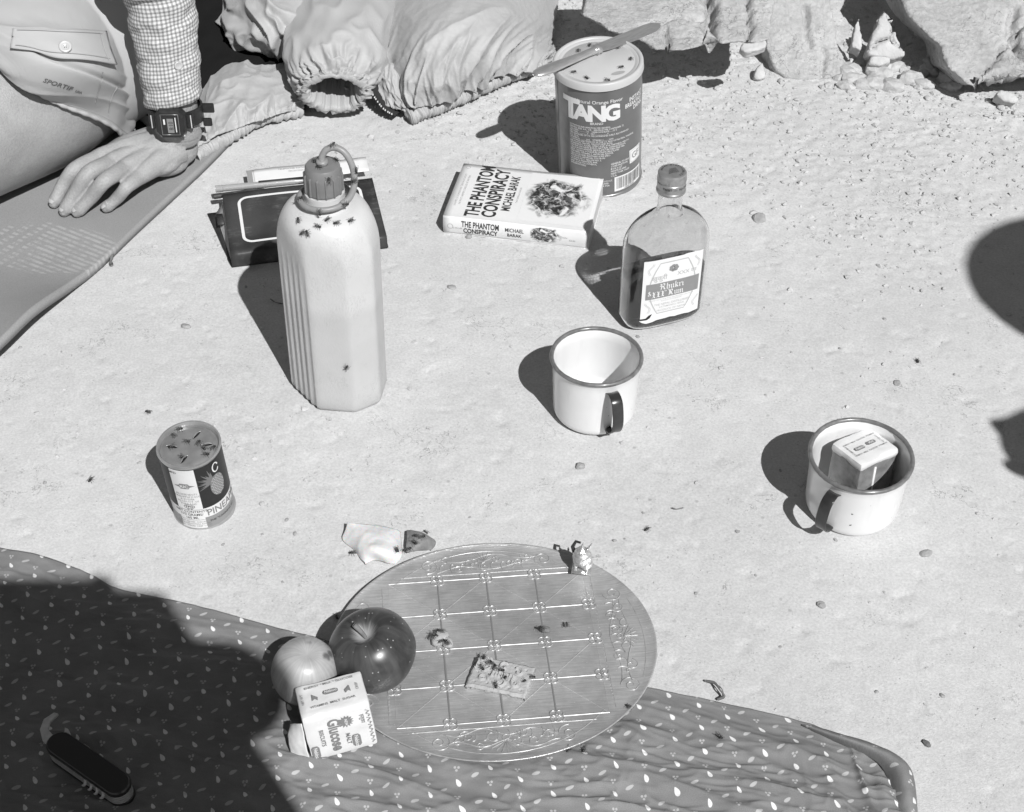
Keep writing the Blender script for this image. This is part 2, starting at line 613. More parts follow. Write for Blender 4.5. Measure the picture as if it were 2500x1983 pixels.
peb_mats = [mat('pebble_%s' % n, a, rough=0.85, spec=0.25, var=0.2, vscale=150, bump=0.0006, bscale=500) for n, a in (('mid', 0.30), ('pale', 0.42), ('dark', 0.13))]
def pebble(u, v, w, h=0.6, kind=0, label=None, group='small pebbles scattered on the earth', seed=0, name='pebble'):
    r = np.random.default_rng(seed + int(u * 7 + v))
    p = G(u, v)
    w = w * 0.62
    V = IV2 * (1 + 0.32 * fbm(IV2 + r.uniform(0, 50, 3), 1.1, 2)[:, None])
    V = np.round(V * 3.2) / 3.2 * 0.45 + V * 0.55
    V = V * np.array([1, r.uniform(0.55, 0.9), h]) * w / 2
    o_ = mesh_obj(name, V, IF2, peb_mats[kind], smooth=False)
    o_.location = (p.x, p.y, float(ground_h(p.x, p.y)) + w * h * 0.12)
    o_.rotation_euler = (r.uniform(-.2, .2), r.uniform(-.2, .2), r.uniform(0, 6.3))
    tag(o_, label, 'pebble', group)
    return o_
pebble(1853, 535, 0.028, 0.5, 0, 'angular brown stone on the bare earth right of the rum bottle', None)
pebble(1145, 580, 0.012, 0.8, 0, 'small stone touching the spine of the white paperback', None)
pebble(1557, 823, 0.009, 0.4, 0, 'flat pebble between the rum bottle and the empty mug', None)
pebble(1103, 702, 0.017, 0.35, 0, 'flat flake of stone left of the rum bottle shadow', None)
pebble(454, 797, 0.017, 0.5, 0, 'flat pebble on the earth left of the canteen shadow', None)
pebble(2190, 935, 0.014, 0.5, 0, 'dark little stone lying above the mug that holds the packet', None)
pebble(2260, 1352, 0.02, 0.4, 0, 'flat flake of stone below the mug that holds the packet', None)
pebble(2005, 1478, 0.013, 0.5, 0, 'lone pebble midway between tray and mug with the packet', None)
pebble(1416, 1140, 0.015, 0.7, 0, 'rounded pebble on the earth below the empty mug', None)
pebble(2262, 1818, 0.012, 0.7, 2, 'dark pebble beside the corner of the printed cloth', None)
for q in ((2330, 915), (690, 1423), (700, 1270), (640, 1305), (720, 1305), (545, 1330),
          (1147, 1263), (1500, 1322), (1525, 1318), (1600, 1600), (1845, 1405), (1905, 1580), (2040, 1320), (1700, 1180), (1980, 730),
          (1570, 1255), (2160, 780), (915, 345), (720, 360), (690, 350), (640, 1230), (1910, 600), (1760, 900), (1930, 430), (1720, 420), (2140, 520),
          (1660, 250), (1790, 300), (2080, 330), (1840, 400), (600, 700), (250, 830), (50, 850), (150, 860), (990, 1200), (880, 860), (2300, 1700), (2140, 1690),
          (1700, 1450), (1800, 1300), (1905, 1150), (2050, 850), (1000, 950), (1180, 480), (1000, 450), (340, 1130), (110, 1180), (90, 1010)):
    r_ = random.random()
    pebble(q[0], q[1], 0.004 + 0.006 * r_, 0.55, 0 if r_ < 0.75 else 1, 'tiny pebble on the open pale earth away from the objects', 'tiny pebbles on the open earth', 5)

# ------------------------------------------------------------------ slabs of cracked dried mud and stone at the back
rock_mat = mat('cracked_mud_slab', 0.33, rough=0.95, spec=0.1)
t = NT(rock_mat)
o = t.coord()
v = t.mul(0.46, t.ramp(t.noise(o, 14.0, 6, 0.6), 0.25, 0.75, 0.82, 1.12))
v = t.mul(v, t.ramp(t.noise(o, 150.0, 5, 0.7), 0.3, 0.7, 0.85, 1.1))
ck = t.noise(o, 22.0, 6, 0.65, 0.5)
v = t.mul(v, t.sub(1.0, t.mul(0.5, t.mul(t.ramp(t.op('ABSOLUTE', t.sub(ck, 0.5)), 0.002, 0.009, 1.0, 0.0), t.ramp(t.noise(o, 9.0, 3), 0.46, 0.58)))))
t.colour(v)
b1 = t.bump(t.noise(o, 300.0, 8, 0.7), 0.0026)
t.bump(t.noise(t.scale(o, (60, 110, 60)), 1.0, 5, 0.6), 0.0022, prev=b1)
chip_mat = mat('pale_chips', 0.46, rough=0.95, spec=0.1, var=0.12, vscale=50, bump=0.0012, bscale=260)

def jag(outline, amp, seed, levels=3):
    """fractal edge for a broken outline"""
    r = random.Random(seed)
    P_ = [tuple(map(float, p)) for p in outline]
    for lv_ in range(levels):
        Q_ = []
        for i in range(len(P_)):
            a_, b_ = P_[i], P_[(i + 1) % len(P_)]
            L_ = math.hypot(b_[0] - a_[0], b_[1] - a_[1])
            Q_.append(a_)
            if L_ > 7:
                k_ = amp * min(1, L_ / 30)
                Q_.append(((a_[0] + b_[0]) / 2 + r.uniform(-k_, k_), (a_[1] + b_[1]) / 2 + r.uniform(-k_, k_)))
        P_ = Q_; amp *= 0.6
    return P_

def slab(name, label, outline, z0, ref, tilt, thick, cracks=(), rough=0.003, voxel=0.0030, material=None, yaw=0.0, cat='rock', spall=0.0, under=False, net=0, amp=5.0):
    """rough slab: its face lies on a plane through `ref` (at height z0) that rises away by `tilt`"""
    p0 = G(ref[0], ref[1], z0)
    n = Vector((math.sin(yaw) * math.sin(tilt), -math.cos(yaw) * math.sin(tilt), math.cos(tilt)))
    def hit(u, v):
        a, b = (u - CX) / FPX, (v - CY) / FPX
        d = Vector((a, CP - b * SP, -SP - b * CP)); c = Vector((0, 0, CAM_H))
        return c + d * ((p0 - c).dot(n) / d.dot(n))
    seed = int(sum(q_[0] for q_ in outline)) % 997
    top = [hit(*q) for q in jag(outline, amp, seed)]
    down = (Vector((0, -0.87, 0.42)) if under else (n * 0.75 + Vector((0, -0.35, 0.55)))).normalized() * thick
    bm = bmesh.new()
    a = [bm.verts.new(p) for p in top]
    b = [bm.verts.new(p - down) for p in top]
    k = len(a)
    bm.faces.new(a); bm.faces.new(b[::-1])
    for i in range(k):
        bm.faces.new((a[i], b[i], b[(i + 1) % k], a[(i + 1) % k]))
    bmesh.ops.recalc_face_normals(bm, faces=bm.faces)
    bmesh.ops.triangulate(bm, faces=bm.faces)
    bm.verts.index_update()
    mb = MB().add([v.co[:] for v in bm.verts], [tuple(v.index for v in f.verts) for f in bm.faces])
    bm.free()
    V, F = remesh(mb, voxel, 1)
    N = normals(V, F)
    d = rough * fbm(V, 20.0, 3) + 0.0016 * fbm(V, 110.0, 4, 0.6, off=3.0) + 0.0007 * fbm(V, 380.0, 2, off=1.0)
    if spall:
        s = fbm(V, 17.0, 4, 0.55, off=41.0 + seed)
        d = d + spall * (np.floor(s * 7) / 3.5) + 0.35 * spall * fbm(V, 160.0, 2) * (s > 0.1)
    if net:
        r = np.random.default_rng(seed)
        lo, hi = V.min(0), V.max(0)
        pts = r.uniform(lo, hi, (net, 3))
        W = V + 0.010 * np.stack([fbm(V, 35.0, 3, off=7.0), fbm(V, 35.0, 3, off=19.0), fbm(V, 35.0, 3, off=29.0)], -1)
        D = np.sort(np.linalg.norm(W[:, None] - pts[None], axis=2), axis=1)
        gap = D[:, 1] - D[:, 0]
        d = d - 0.016 * np.exp(-(gap / 0.0030) ** 2) * sstep(-0.15, 0.25, fbm(V, 12.0, 2, off=50.0 + seed))
    V2_ = V + N * d[:, None]
    for cr in cracks:
        pts = arr([hit(*q) for q in cr[0]])
        w, dep = cr[1], cr[2]
        jit = 0.006 * np.stack([fbm(V, 60.0, 3, off=7.0), fbm(V, 60.0, 3, off=19.0), 0 * V[:, 0]], -1)
        best = np.full(len(V), 9.0)
        for i in range(len(pts) - 1):
            e = pts[i + 1] - pts[i]
            tt = np.clip(((V + jit - pts[i]) @ e) / (e @ e), 0, 1)
            best = np.minimum(best, np.linalg.norm(V + jit - pts[i] - tt[:, None] * e, axis=1))
        V2_ -= N * (dep * np.exp(-(best / w) ** 2))[:, None]
    c = V2_.mean(0)
    ob = mesh_obj(name, V2_ - c, F, material or rock_mat)
    ob.location = c
    return tag(ob, label, cat)

slab('mud_slab', 'broad cracked slab of pale mud overhanging a black gap behind the drink tin',
     [(1430, -70), (1420, 40), (1490, 78), (1560, 98), (1600, 122), (1640, 126), (1700, 116), (1760, 108), (1815, 104), (1850, 108), (1880, 96), (1905, -70)],
     0.085, (1700, 115), R(10), 0.05, [([(1722, -40), (1740, 30), (1728, 60), (1738, 108)], 0.006, 0.022), ([(1627, 70), (1630, 100), (1628, 124)], 0.0025, 0.010),
      ([(1580, 62), (1640, 40), (1740, 45)], 0.004, 0.010), ([(1560, 60), (1650, 90), (1720, 92)], 0.002, 0.004), ([(1820, -20), (1832, 60), (1826, 100)], 0.003, 0.012)], rough=0.0012, spall=0.0006, under=True)
slab('mud_block', 'smooth upright mud block with one thin crack, resting on the earth',
     [(1880, -70), (1872, 95), (1876, 125), (1890, 165), (1918, 192), (1960, 198), (2010, 196), (2052, 184), (2062, 150), (2052, 120), (2040, 60), (2020, -70)],
     0.0, (1960, 196), R(36), 0.06, [([(1965, 20), (1972, 80), (1976, 110)], 0.003, 0.012), ([(2012, 120), (2008, 160), (2008, 186)], 0.002, 0.008), ([(1880, 118), (1950, 124), (2040, 112)], 0.002, 0.004)], rough=0.001, spall=0.0005)
slab('mud_ledge', 'coarse slanting mud ledge in the far right corner above a dark gap',
     [(2175, -70), (2215, 30), (2262, 82), (2292, 108), (2306, 140), (2318, 170), (2345, 192), (2384, 214), (2420, 198), (2470, 190), (2600, 186), (2640, -70)],
     0.03, (2384, 214), R(22), 0.08, [([(2395, 212), (2440, 186), (2500, 168), (2560, 160)], 0.004, 0.018), ([(2478, 20), (2470, 80), (2490, 120), (2520, 150)], 0.005, 0.016)], rough=0.003, spall=0.002, under=True, net=5)
rr3 = random.Random(5)
for k_ in range(46):
    u_ = rr3.uniform(2052, 2330); v_ = rr3.uniform(150, 214)
    pebble(u_, v_, rr3.uniform(0.018, 0.062), 0.55, 1, 'crumbled clod in the heap between mud block and slanting ledge', 'clods heaped below the pointed stone', 60 + k_, 'clod')
slab('wedge_stone', 'pale pointed stone wedged upright in the dark gap under the ledge',
     [(2118, 132), (2130, 90), (2146, 45), (2160, 20), (2180, 60), (2205, 118), (2213, 134), (2180, 146), (2150, 138)], 0.02, (2170, 146), R(58), 0.025, rough=0.0015, spall=0.001, net=4, material=chip_mat, cat='stone', amp=3)
slab('round_stone', 'rounded pale stone below the pointed one at the back',
     [(2120, 156), (2128, 136), (2150, 126), (2172, 138), (2176, 152), (2150, 160)], 0.015, (2150, 160), R(40), 0.02, rough=0.002, voxel=0.0025, material=chip_mat, amp=2.5, cat='stone')
slab('peaked_stone', 'small peaked stone in the black gap beside the mud block',
     [(1840, 190), (1848, 165), (1858, 152), (1866, 168), (1872, 188), (1855, 196)], 0.004, (1855, 196), R(55), 0.02, rough=0.0015, voxel=0.0022, material=chip_mat, cat='stone', amp=2.0)
slab('mud_flake', 'thick pale flake hanging at the lip of the mud slab',
     [(1805, 116), (1812, 104), (1850, 100), (1872, 98), (1872, 112), (1850, 122), (1824, 128)], 0.088, (1840, 124), R(30), 0.014, rough=0.002, voxel=0.0022, material=chip_mat, cat='stone', amp=3)
slab('white_stone', 'whitish oblong stone under the slanting ledge at the right edge',
     [(2434, 232), (2440, 218), (2470, 226), (2488, 240), (2480, 250), (2452, 246)], 0.012, (2460, 248), R(40), 0.02, rough=0.0015, voxel=0.0022, material=chip_mat, cat='stone', amp=2.0)
slab('mud_splinter', 'upright mud splinter left of the pointed stone',
     [(2078, 112), (2086, 62), (2098, 44), (2104, 90), (2100, 124)], 0.03, (2090, 120), R(40), 0.02, rough=0.0015, voxel=0.0022, material=chip_mat, cat='stone', amp=3)
rr2 = random.Random(21)
for k_ in range(44):
    u_ = rr2.uniform(1570, 2480); v_ = rr2.uniform(0, 46) + np.interp(u_, [1560, 1860, 2050, 2300, 2480], [150, 190, 206, 216, 240])
    pebble(u_, v_, rr2.uniform(0.006, 0.020) ** 1.0, 0.6, 1, 'small clod of earth at the foot of the cracked mud slabs', 'clods at the foot of the mud slabs', k_, 'clod')

# ------------------------------------------------------------------ foam sleeping mat
mat_edge = [(740, 150), (640, 262), (560, 338), (480, 418), (400, 492), (325, 560), (240, 640), (170, 690), (80, 752), (0, 828), (-120, 935), (-260, 1060)]
lift = [0.010, 0.010, 0.010, 0.010, 0.010, 0.0102, 0.011, 0.018, 0.034, 0.034, 0.028, 0.02]
E_ = spline([tuple(G(u, v, z)) for (u, v), z in zip(mat_edge, lift)], 160)
nl = 70
tt = np.linspace(0, 1, nl) ** 1.4
Lft = E_.copy(); Lft[:, 0] -= 1.0; Lft[:, 1] += 0.10; Lft[:, 2] = 0.010
P = E_[:, None] * (1 - tt[None, :, None]) + Lft[:, None] * tt[None, :, None]
zl = E_[:, 2][:, None]
P[..., 2] = 0.010 + (zl - 0.010) * np.exp(-tt[None] / 0.10) + 0.0012 * fbm(P[..., :2], 9.0, 2)
foam = mat('foam_mat', 0.25, rough=0.75, spec=0.3)
t = NT(foam)
o = t.coord()
s = t.xyz(o)
fp = G(125, 607, 0.011)
ex = t.sub(s[0], fp.x); ey = t.sub(s[1], fp.y)
ca, sa = math.cos(R(-14)), math.sin(R(-14))
rx = t.add(t.mul(ex, ca), t.mul(ey, sa)); ry = t.sub(t.mul(ey, ca), t.mul(ex, sa))
el = t.add(t.mul(t.mul(rx, rx), 1 / 0.082 ** 2), t.mul(t.mul(ry, ry), 1 / 0.046 ** 2))
el = t.add(el, t.mul(0.5, t.sub(t.noise(o, 60.0, 3), 0.5)))
inside = t.ramp(el, 0.8, 1.0, 1.0, 0.0)
bars = t.op('SINE', t.add(t.mul(ry, 900.0), t.mul(rx, 260.0)))
bars = t.ramp(bars, -0.4, 0.3)
lug = t.op('SINE', t.add(t.mul(rx, 420.0), t.mul(ry, -160.0)))
left = t.ramp(rx, -0.03, 0.0, 1.0, 0.0)
lug = t.op('MAXIMUM', t.ramp(lug, -0.3, 0.2), t.sub(1.0, left))
dust = t.mul(t.mul(inside, t.mul(bars, lug)), t.ramp(t.noise(o, 130.0, 4), 0.3, 0.62))
near = t.mul(t.ramp(s[1], 1.02, 1.12, 1.0, 0.0), t.ramp(t.noise(o, 40.0, 4), 0.45, 0.65))
dust = t.op('MAXIMUM', dust, t.mul(near, 0.5))
v = t.mul(0.25, t.ramp(t.noise(o, 700.0, 3), 0.25, 0.75, 0.92, 1.08))
v = t.mul(v, t.ramp(t.noise(o, 12.0, 4), 0.3, 0.7, 0.95, 1.05))
t.colour(t.mix(t.mul(dust, 0.42), v, 0.45))
t.bump(t.noise(o, 1200.0, 3), 0.0003)
fm = sheet('foam_mat', P, foam, thick=0.0095)
tag(fm, 'grey foam sleeping mat with a dusty boot print on it', 'sleeping mat')

# ------------------------------------------------------------------ printed cotton cloth
top_px = [(-260, 1290), (-120, 1315), (0, 1345), (120, 1370), (230, 1415), (290, 1446), (430, 1476), (600, 1520), (720, 1553), (860, 1590), (1050, 1640), (1250, 1668), (1420, 1676),
          (1555, 1684), (1640, 1700), (1800, 1735), (1960, 1775), (2040, 1808), (2110, 1834), (2165, 1862), (2195, 1905), (2206, 1983), (2210, 2120)]
nt_, nb_ = 620, 210
T_ = spline([tuple(G(u, v)) for u, v in top_px], nt_)
bx = np.linspace(T_[0, 0], 0.345, nt_)
B_ = np.stack([bx, np.full(nt_, 0.505), np.zeros(nt_)], -1)
w_ = np.linspace(0, 1, nb_)
P = T_[:, None] * (1 - w_[None, :, None]) + B_[:, None] * w_[None, :, None]
q = P[..., :2].copy()
edge = np.minimum(np.linalg.norm(T_ - B_, axis=1)[:, None] * w_[None], 1)
# long folds that run across, a little down to the right
ang = R(-13)
qa = np.stack([q[..., 0] * math.cos(ang) + q[..., 1] * math.sin(ang), -q[..., 0] * math.sin(ang) + q[..., 1] * math.cos(ang)], -1)
warp = qa + 0.02 * np.stack([fbm(q, 6.0, 2), fbm(q, 6.0, 2, off=9.0)], -1)
def ridge(p, fx, fy, off):
    n = fbm(p * np.array([fx, fy]), 1.0, 2, off=off)
    return (1 - np.abs(n) * 2.6).clip(0, 1) ** 2.2
z = 0.0045 * ridge(warp, 4.2, 17.0, 2.0) + 0.0024 * ridge(warp, 8.0, 34.0, 11.0) + 0.0014 * ridge(warp, 20.0, 80.0, 23.0) + 0.0012 * ridge(warp, 34.0, 60.0, 63.0)
z += 0.0010 * fbm(warp * np.array([20, 60]), 1.0, 3, off=3.0) + 0.003 * (fbm(q, 7.0, 2, off=6.0) + 0.4)
rb = sstep(0.17, 0.30, q[..., 0])
z += rb * 0.006 * ridge(np.stack([q[..., 1], q[..., 0]], -1), 8.0, 38.0, 5.0)
z *= 0.35 + 0.65 * sstep(0.0, 0.04, edge)
# flatter under the tray
tr = G(1220, 1580)
flat = sstep(0.85, 1.08, np.sqrt(((q[..., 0] - tr.x) / 0.124) ** 2 + ((q[..., 1] - tr.y) / 0.115) ** 2))
z = z * (0.25 + 0.75 * flat)
P[..., 2] = 0.0035 + z.clip(0, 1)
P[0:2, :, 2] = 0.003
cotton = mat('printed_cotton', 0.13, rough=0.9, spec=0.1)
t = NT(cotton)
uvc = t.coord('UV')
s0 = t.xyz(uvc)
wob = t.sub(t.noise(uvc, 14.0, 2), 0.5)
X_ = t.add(s0[0], t.mul(wob, 0.016)); Y_ = t.add(s0[1], t.mul(t.sub(t.noise(uvc, 11.0, 2, dist=0.3), 0.5), 0.016))
def lattice(px, py, ox, oy, rot, a, b, taper):
    """drop-shaped motifs on a half-drop lattice"""
    cx = t.op('DIVIDE', t.add(X_, ox), px)
    col = t.op('FLOOR', cx)
    half = t.mul(t.op('PINGPONG', col, 1.0), 0.5)
    cy = t.add(t.op('DIVIDE', t.add(Y_, oy), py), half)
    fx = t.mul(t.sub(t.op('FRACT', cx), 0.5), px)
    fy = t.mul(t.sub(t.op('FRACT', cy), 0.5), py)
    c_, s_ = math.cos(rot), math.sin(rot)
    lx = t.add(t.mul(fx, c_), t.mul(fy, s_)); ly = t.sub(t.mul(fy, c_), t.mul(fx, s_))
    ww = t.mul(b, t.sub(1.0, t.mul(t.op('DIVIDE', lx, a), taper)))
    e_ = t.add(t.op('POWER', t.op('ABSOLUTE', t.op('DIVIDE', lx, a)), 2.0), t.op('POWER', t.op('DIVIDE', t.op('ABSOLUTE', ly), ww), 1.7))
    return t.ramp(e_, 0.85, 1.15, 1.0, 0.0)
PX_, PY_ = 0.0225, 0.0225
drops = lattice(PX_, PY_, 0.003, 0.002, R(-60), 0.0029, 0.0014, -0.45)
leaves = lattice(PX_, PY_, 0.014, 0.008, R(28), 0.0031, 0.0013, 0.1)
dots = lattice(PX_, PY_, 0.0058, 0.0145, 0, 0.0009, 0.0009, 0)
dots = t.op('MAXIMUM', dots, lattice(PX_, PY_, 0.0034, 0.0145, 0, 0.0009, 0.0009, 0))
dots = t.op('MAXIMUM', dots, lattice(PX_, PY_, 0.0046, 0.0165, 0, 0.0009, 0.0009, 0))
v = t.mul(0.20, t.ramp(t.noise(uvc, 30.0, 5), 0.3, 0.7, 0.9, 1.1))
v = t.mul(v, t.ramp(t.noise(uvc, 1500.0, 2), 0.3, 0.7, 0.9, 1.1))
v = t.mix(t.mul(leaves, 0.8), v, 0.46)
v = t.mix(t.mul(dots, 0.8), v, 0.46)
v = t.mix(t.mul(drops, t.ramp(t.noise(uvc, 300.0, 3), 0.2, 0.6, 0.7, 1.0)), v, 0.72)
t.colour(v)
t.bump(t.noise(uvc, 1800.0, 2), 0.0003)
cl = thing('printed_cloth', 'dark cotton cloth with small white leaf print along the near edge', 'cloth', (0, 0, 0))
sheet('cloth_sheet', P, cotton, cl, thick=0.0009, uv=q)
# the turned-over hem at its right end
hem = [[(1950, 1772, .004), (2000, 1796, .006), (2075, 1826, .006), (2130, 1850, .006), (2160, 1880, .007), (2172, 1920, .005), (2178, 1990, .004), (2180, 2100, .003)],
       [(1965, 1772, .012), (2040, 1800, .016), (2110, 1822, .017), (2165, 1846, .018), (2196, 1880, .018), (2205, 1920, .016), (2208, 1990, .012), (2210, 2100, .008)],
       [(1985, 1770, .012), (2060, 1795, .017), (2125, 1812, .018), (2190, 1838, .019), (2222, 1870, .018), (2228, 1920, .016), (2234, 1990, .012), (2236, 2100, .008)],
       [(2000, 1776, .001), (2070, 1797, .001), (2135, 1815, .001), (2195, 1842, .001), (2228, 1876, .001), (2236, 1922, .001), (2242, 1990, .001), (2244, 2100, .001)]]
Ph = patch_points(hem, 50, 120)
Ph[..., 2] += 0.0012 * fbm(Ph[..., :2], 60.0, 3)
sheet('turned_hem', Ph, cotton, cl, thick=0.0008, uv=Ph[..., :2] * np.array([1, -1]) + 0.01)
# ------------------------------------------------------------------ enamel mugs
enamel = mat('white_enamel', 0.72, rough=0.22, spec=0.5, var=0.02, vscale=40, coat=0.3)
t = NT(enamel)
o = t.coord()
spk = t.voro(o, 95.0)
v = t.mul(0.70, t.ramp(t.noise(o, 26.0, 4), 0.3, 0.7, 0.96, 1.02))
v = t.mul(v, t.sub(1.0, t.mul(0.6, t.mul(t.ramp(spk[0], 0.03, 0.07, 1.0, 0.0), t.ramp(t.noise(o, 30.0, 2), 0.5, 0.58)))))
v = t.mul(v, t.sub(1.0, t.mul(0.10, t.ramp(t.noise(t.scale(o, (60, 60, 14)), 1.0, 4), 0.55, 0.75))))
t.colour(v)
dark_enamel = mat('dark_enamel', 0.028, rough=0.28, spec=0.45, var=0.3, vscale=120, coat=0.2)
rim_mat = mat('rim_enamel', 0.14, rough=0.3, spec=0.5, var=0.35, vscale=160, coat=0.3)
bare_steel = mat('chipped_steel', 0.05, rough=0.6, metal=0.3)

def mug(label, loc, rim_r, h, handle_az, tilt, handle_bright):
    m = thing('enamel_mug', label, 'mug', loc, tilt, 'enamel mugs')
    r = rim_r - 0.0022
    rb = r * 0.965
    c = 0.011
    prof = [(0.0005, 0.0015), (rb - c - 0.004, 0.0015), (rb - c, 0.0)]
    for a in np.linspace(0, math.pi / 2, 9)[1:]:
        prof.append((rb - c + c * math.sin(a), c - c * math.cos(a)))
    prof += [(r * 0.98, h * 0.45), (r, h * 0.82), (r + 0.0006, h - 0.004), (r + 0.0018, h - 0.0012), (r + 0.0008, h - 0.0004), (r - 0.0008, h - 0.0025)]
    wi = 0.0012
    prof += [(r - wi, h * 0.8), (r * 0.98 - wi, h * 0.45), (rb - wi, c + 0.002)]
    for a in np.linspace(math.pi / 2, 0, 7):
        prof.append((rb - c + (c - wi) * math.sin(a), c + 0.001 - (c - wi) * math.cos(a)))
    prof.append((0.0005, 0.0028))
    V, F = lathe(prof, 96)
    cup = mesh_obj('cup', V, F, enamel, m)
    a = np.linspace(0, 2 * math.pi, 96, endpoint=False)
    wob = 0.00025 * np.sin(3 * a + 1) + 0.0002 * noise(np.stack([np.cos(a), np.sin(a)], -1), 5.0)
    path = np.stack([(r + 0.0008) * np.cos(a), (r + 0.0008) * np.sin(a), h - 0.0012 + wob], -1)
    V, F = tube(path, 0.0020 + 0.0002 * noise(path, 400.0), 10, wrap=True)
    mesh_obj('rim_band', V, F, rim_mat, m)
    # strap handle
    w, th = 0.0105, 0.0013
    pts = spline([(r - 0.0005, 0, h - 0.012), (r + 0.006, 0, h - 0.0095), (r + 0.0145, 0, h - 0.014), (r + 0.0185, 0, h * 0.55), (r + 0.016, 0, h * 0.36), (r + 0.0085, 0, h * 0.24), (r * 0.985 + 0.001, 0, h * 0.20), (r * 0.98 + 0.0008, 0, h * 0.12)], 40)
    T = np.gradient(pts, axis=0); T /= np.linalg.norm(T, axis=1)[:, None]
    Nn = np.stack([T[:, 2], 0 * T[:, 0], -T[:, 0]], -1)
    prof2 = [(-1, -0.2), (-0.85, 0.5), (0, 0.9), (0.85, 0.5), (1, -0.2), (0.85, -0.5), (0, -0.1), (-0.85, -0.5)]
    ww = w / 2 * np.interp(np.arange(40), [0, 4, 20, 33, 39], [1.15, 1.0, 1.0, 0.95, 0.6])
    V = np.stack([pts + Nn * th * b_ + np.outer(ww * a_, (0, 1, 0)) for a_, b_ in prof2], 1).reshape(-1, 3)
    F = [tuple(x) for x in grid_faces(40, 8, wrap_v=True)] + [tuple(range(7, -1, -1)), tuple(39 * 8 + k for k in range(8))]
    ca, sa = math.cos(handle_az), math.sin(handle_az)
    V = V @ np.array([[ca, sa, 0], [-sa, ca, 0], [0, 0, 1]])
    hd = mesh_obj('handle', V, F, dark_enamel, m)
    # chipped enamel spots
    rg = np.random.default_rng(int(rim_r * 1e6))
    for k in range(4):
        az = handle_az + rg.uniform(-0.5, 0.5); zz = h * rg.uniform(0.1, 0.6)
        rr = np.interp(zz, [0, h * 0.45, h * 0.82], [rb, r * 0.98, r]) + 0.0001
        aa = np.linspace(0, 2 * math.pi, 9, endpoint=False)
        rad = 0.0011 * rg.uniform(0.5, 1.5) * (1 + 0.4 * rg.normal(size=9)).clip(0.4, 2)
        Vc = [((rr) * math.cos(az + x_ / rr), rr * math.sin(az + x_ / rr), zz + y_) for x_, y_ in zip(rad * np.cos(aa), rad * np.sin(aa))]
        mesh_obj('enamel_chip', Vc, [tuple(range(9))], bare_steel, m)
    return m

g1 = G(1450, 1006)
mug('empty white enamel mug with dark rim below the rum bottle', (g1.x, g1.y, 0.0), 0.0422, 0.069, R(-72), (R(0), 0, 0), 0)
g2 = G(2077, 1236)
mug2 = mug('white enamel mug with a biscuit packet standing in it', (g2.x, g2.y, 0.0), 0.0442, 0.066, R(-128), (R(3), R(-1), 0), 0)

# ------------------------------------------------------------------ biscuit packet standing in the mug
wrap_white = mat('wax_paper', 0.66, rough=0.45, spec=0.4, var=0.03, vscale=60, bump=0.0006, bscale=90)
cello = mat('brown_window_wrap', 0.20, rough=0.3, spec=0.5, var=0.3, vscale=130, bump=0.0008, bscale=160, coat=0.3)
ink = mat('grey_ink', 0.20, rough=0.7)
ink_dark = mat('dark_ink', 0.03, rough=0.6)
ink_light = mat('pale_ink', 0.34, rough=0.7)
white_ink = mat('white_ink', 0.66, rough=0.6)

def soft_box(sx, sy, sz, n=10, puff=0.0015, rad=0.003, seed=0, crease=0.0008):
    """closed box with soft, slightly crumpled faces; base at z = 0"""
    bm = bmesh.new()
    bmesh.ops.create_cube(bm, size=1)
    bmesh.ops.scale(bm, vec=(sx, sy, sz), verts=bm.verts)
    bmesh.ops.bevel(bm, geom=bm.edges[:], offset=rad, segments=2, affect='EDGES', profile=0.6)
    bmesh.ops.subdivide_edges(bm, edges=[e for e in bm.edges if e.calc_length() > rad * 2.5], cuts=n, use_grid_fill=True)
    bmesh.ops.triangulate(bm, faces=bm.faces)
    bm.verts.ensure_lookup_table()
    V = np.array([v.co[:] for v in bm.verts])
    bm.normal_update()
    N = np.array([v.normal[:] for v in bm.verts])
    d = puff * (1 - np.abs(V[:, 0] / sx * 2) ** 2).clip(0) * (1 - np.abs(V[:, 2] / sz * 2) ** 2).clip(0) + crease * fbm(V, 70.0, 3, off=seed * 9.1) * 1.5
    V = V + N * d[:, None] + (0, 0, sz / 2)
    bm.verts.index_update()
    F = [tuple(v.index for v in f.verts) for f in bm.faces]
    bm.free()
    return V, F

def hexlogo(pr, prw, x, y, w, h, txt, rot=0.0, ts=None):
    c, s_ = math.cos(rot), math.sin(rot)
    def tr(p): return [(x + a * c - b * s_, y + a * s_ + b * c) for a, b in p]
    pr.poly(tr([(-w / 2, -h * 0.3), (-w * 0.36, -h / 2), (w * 0.36, -h / 2), (w / 2, -h * 0.3), (w / 2, h * 0.3), (w * 0.36, h / 2), (-w * 0.36, h / 2), (-w / 2, h * 0.3)]))
    prw.text(txt, x + math.sin(rot) * h * 0.24, y - math.cos(rot) * h * 0.24, ts or h * 0.78, rot, bold=0.02, xs=0.95)

pk2 = thing('biscuit_packet', 'wrapped biscuit packet standing inside the right-hand mug', 'packet', (g2.x + 0.006, g2.y + 0.010, 0.006), (R(-4), R(3), R(33)), 'biscuit packets')
V, F = soft_box(0.043, 0.036, 0.052, seed=2, puff=0.0006)
topz = V[:, 2] > 0.0475
mesh_obj('wrapped_sides', V, F, cello, pk2, angle=50)
V, F = soft_box(0.0444, 0.0374, 0.008, n=8, seed=5, puff=0.0003)
V[:, 2] += 0.0455
mesh_obj('paper_top', V, F, wrap_white, pk2, angle=50)
for sx_, sy_ in ((-0.004, -0.0186), (0.0222, 0.003)):
    if abs(sy_) > 0.01:
        MB().box((sx_, sy_, 0.022), (0.0018, 0.0012, 0.044)).build('wrap_seam', wrap_white, pk2)
    else:
        MB().box((sx_, sy_, 0.022), (0.0012, 0.0018, 0.044)).build('wrap_seam', wrap_white, pk2)
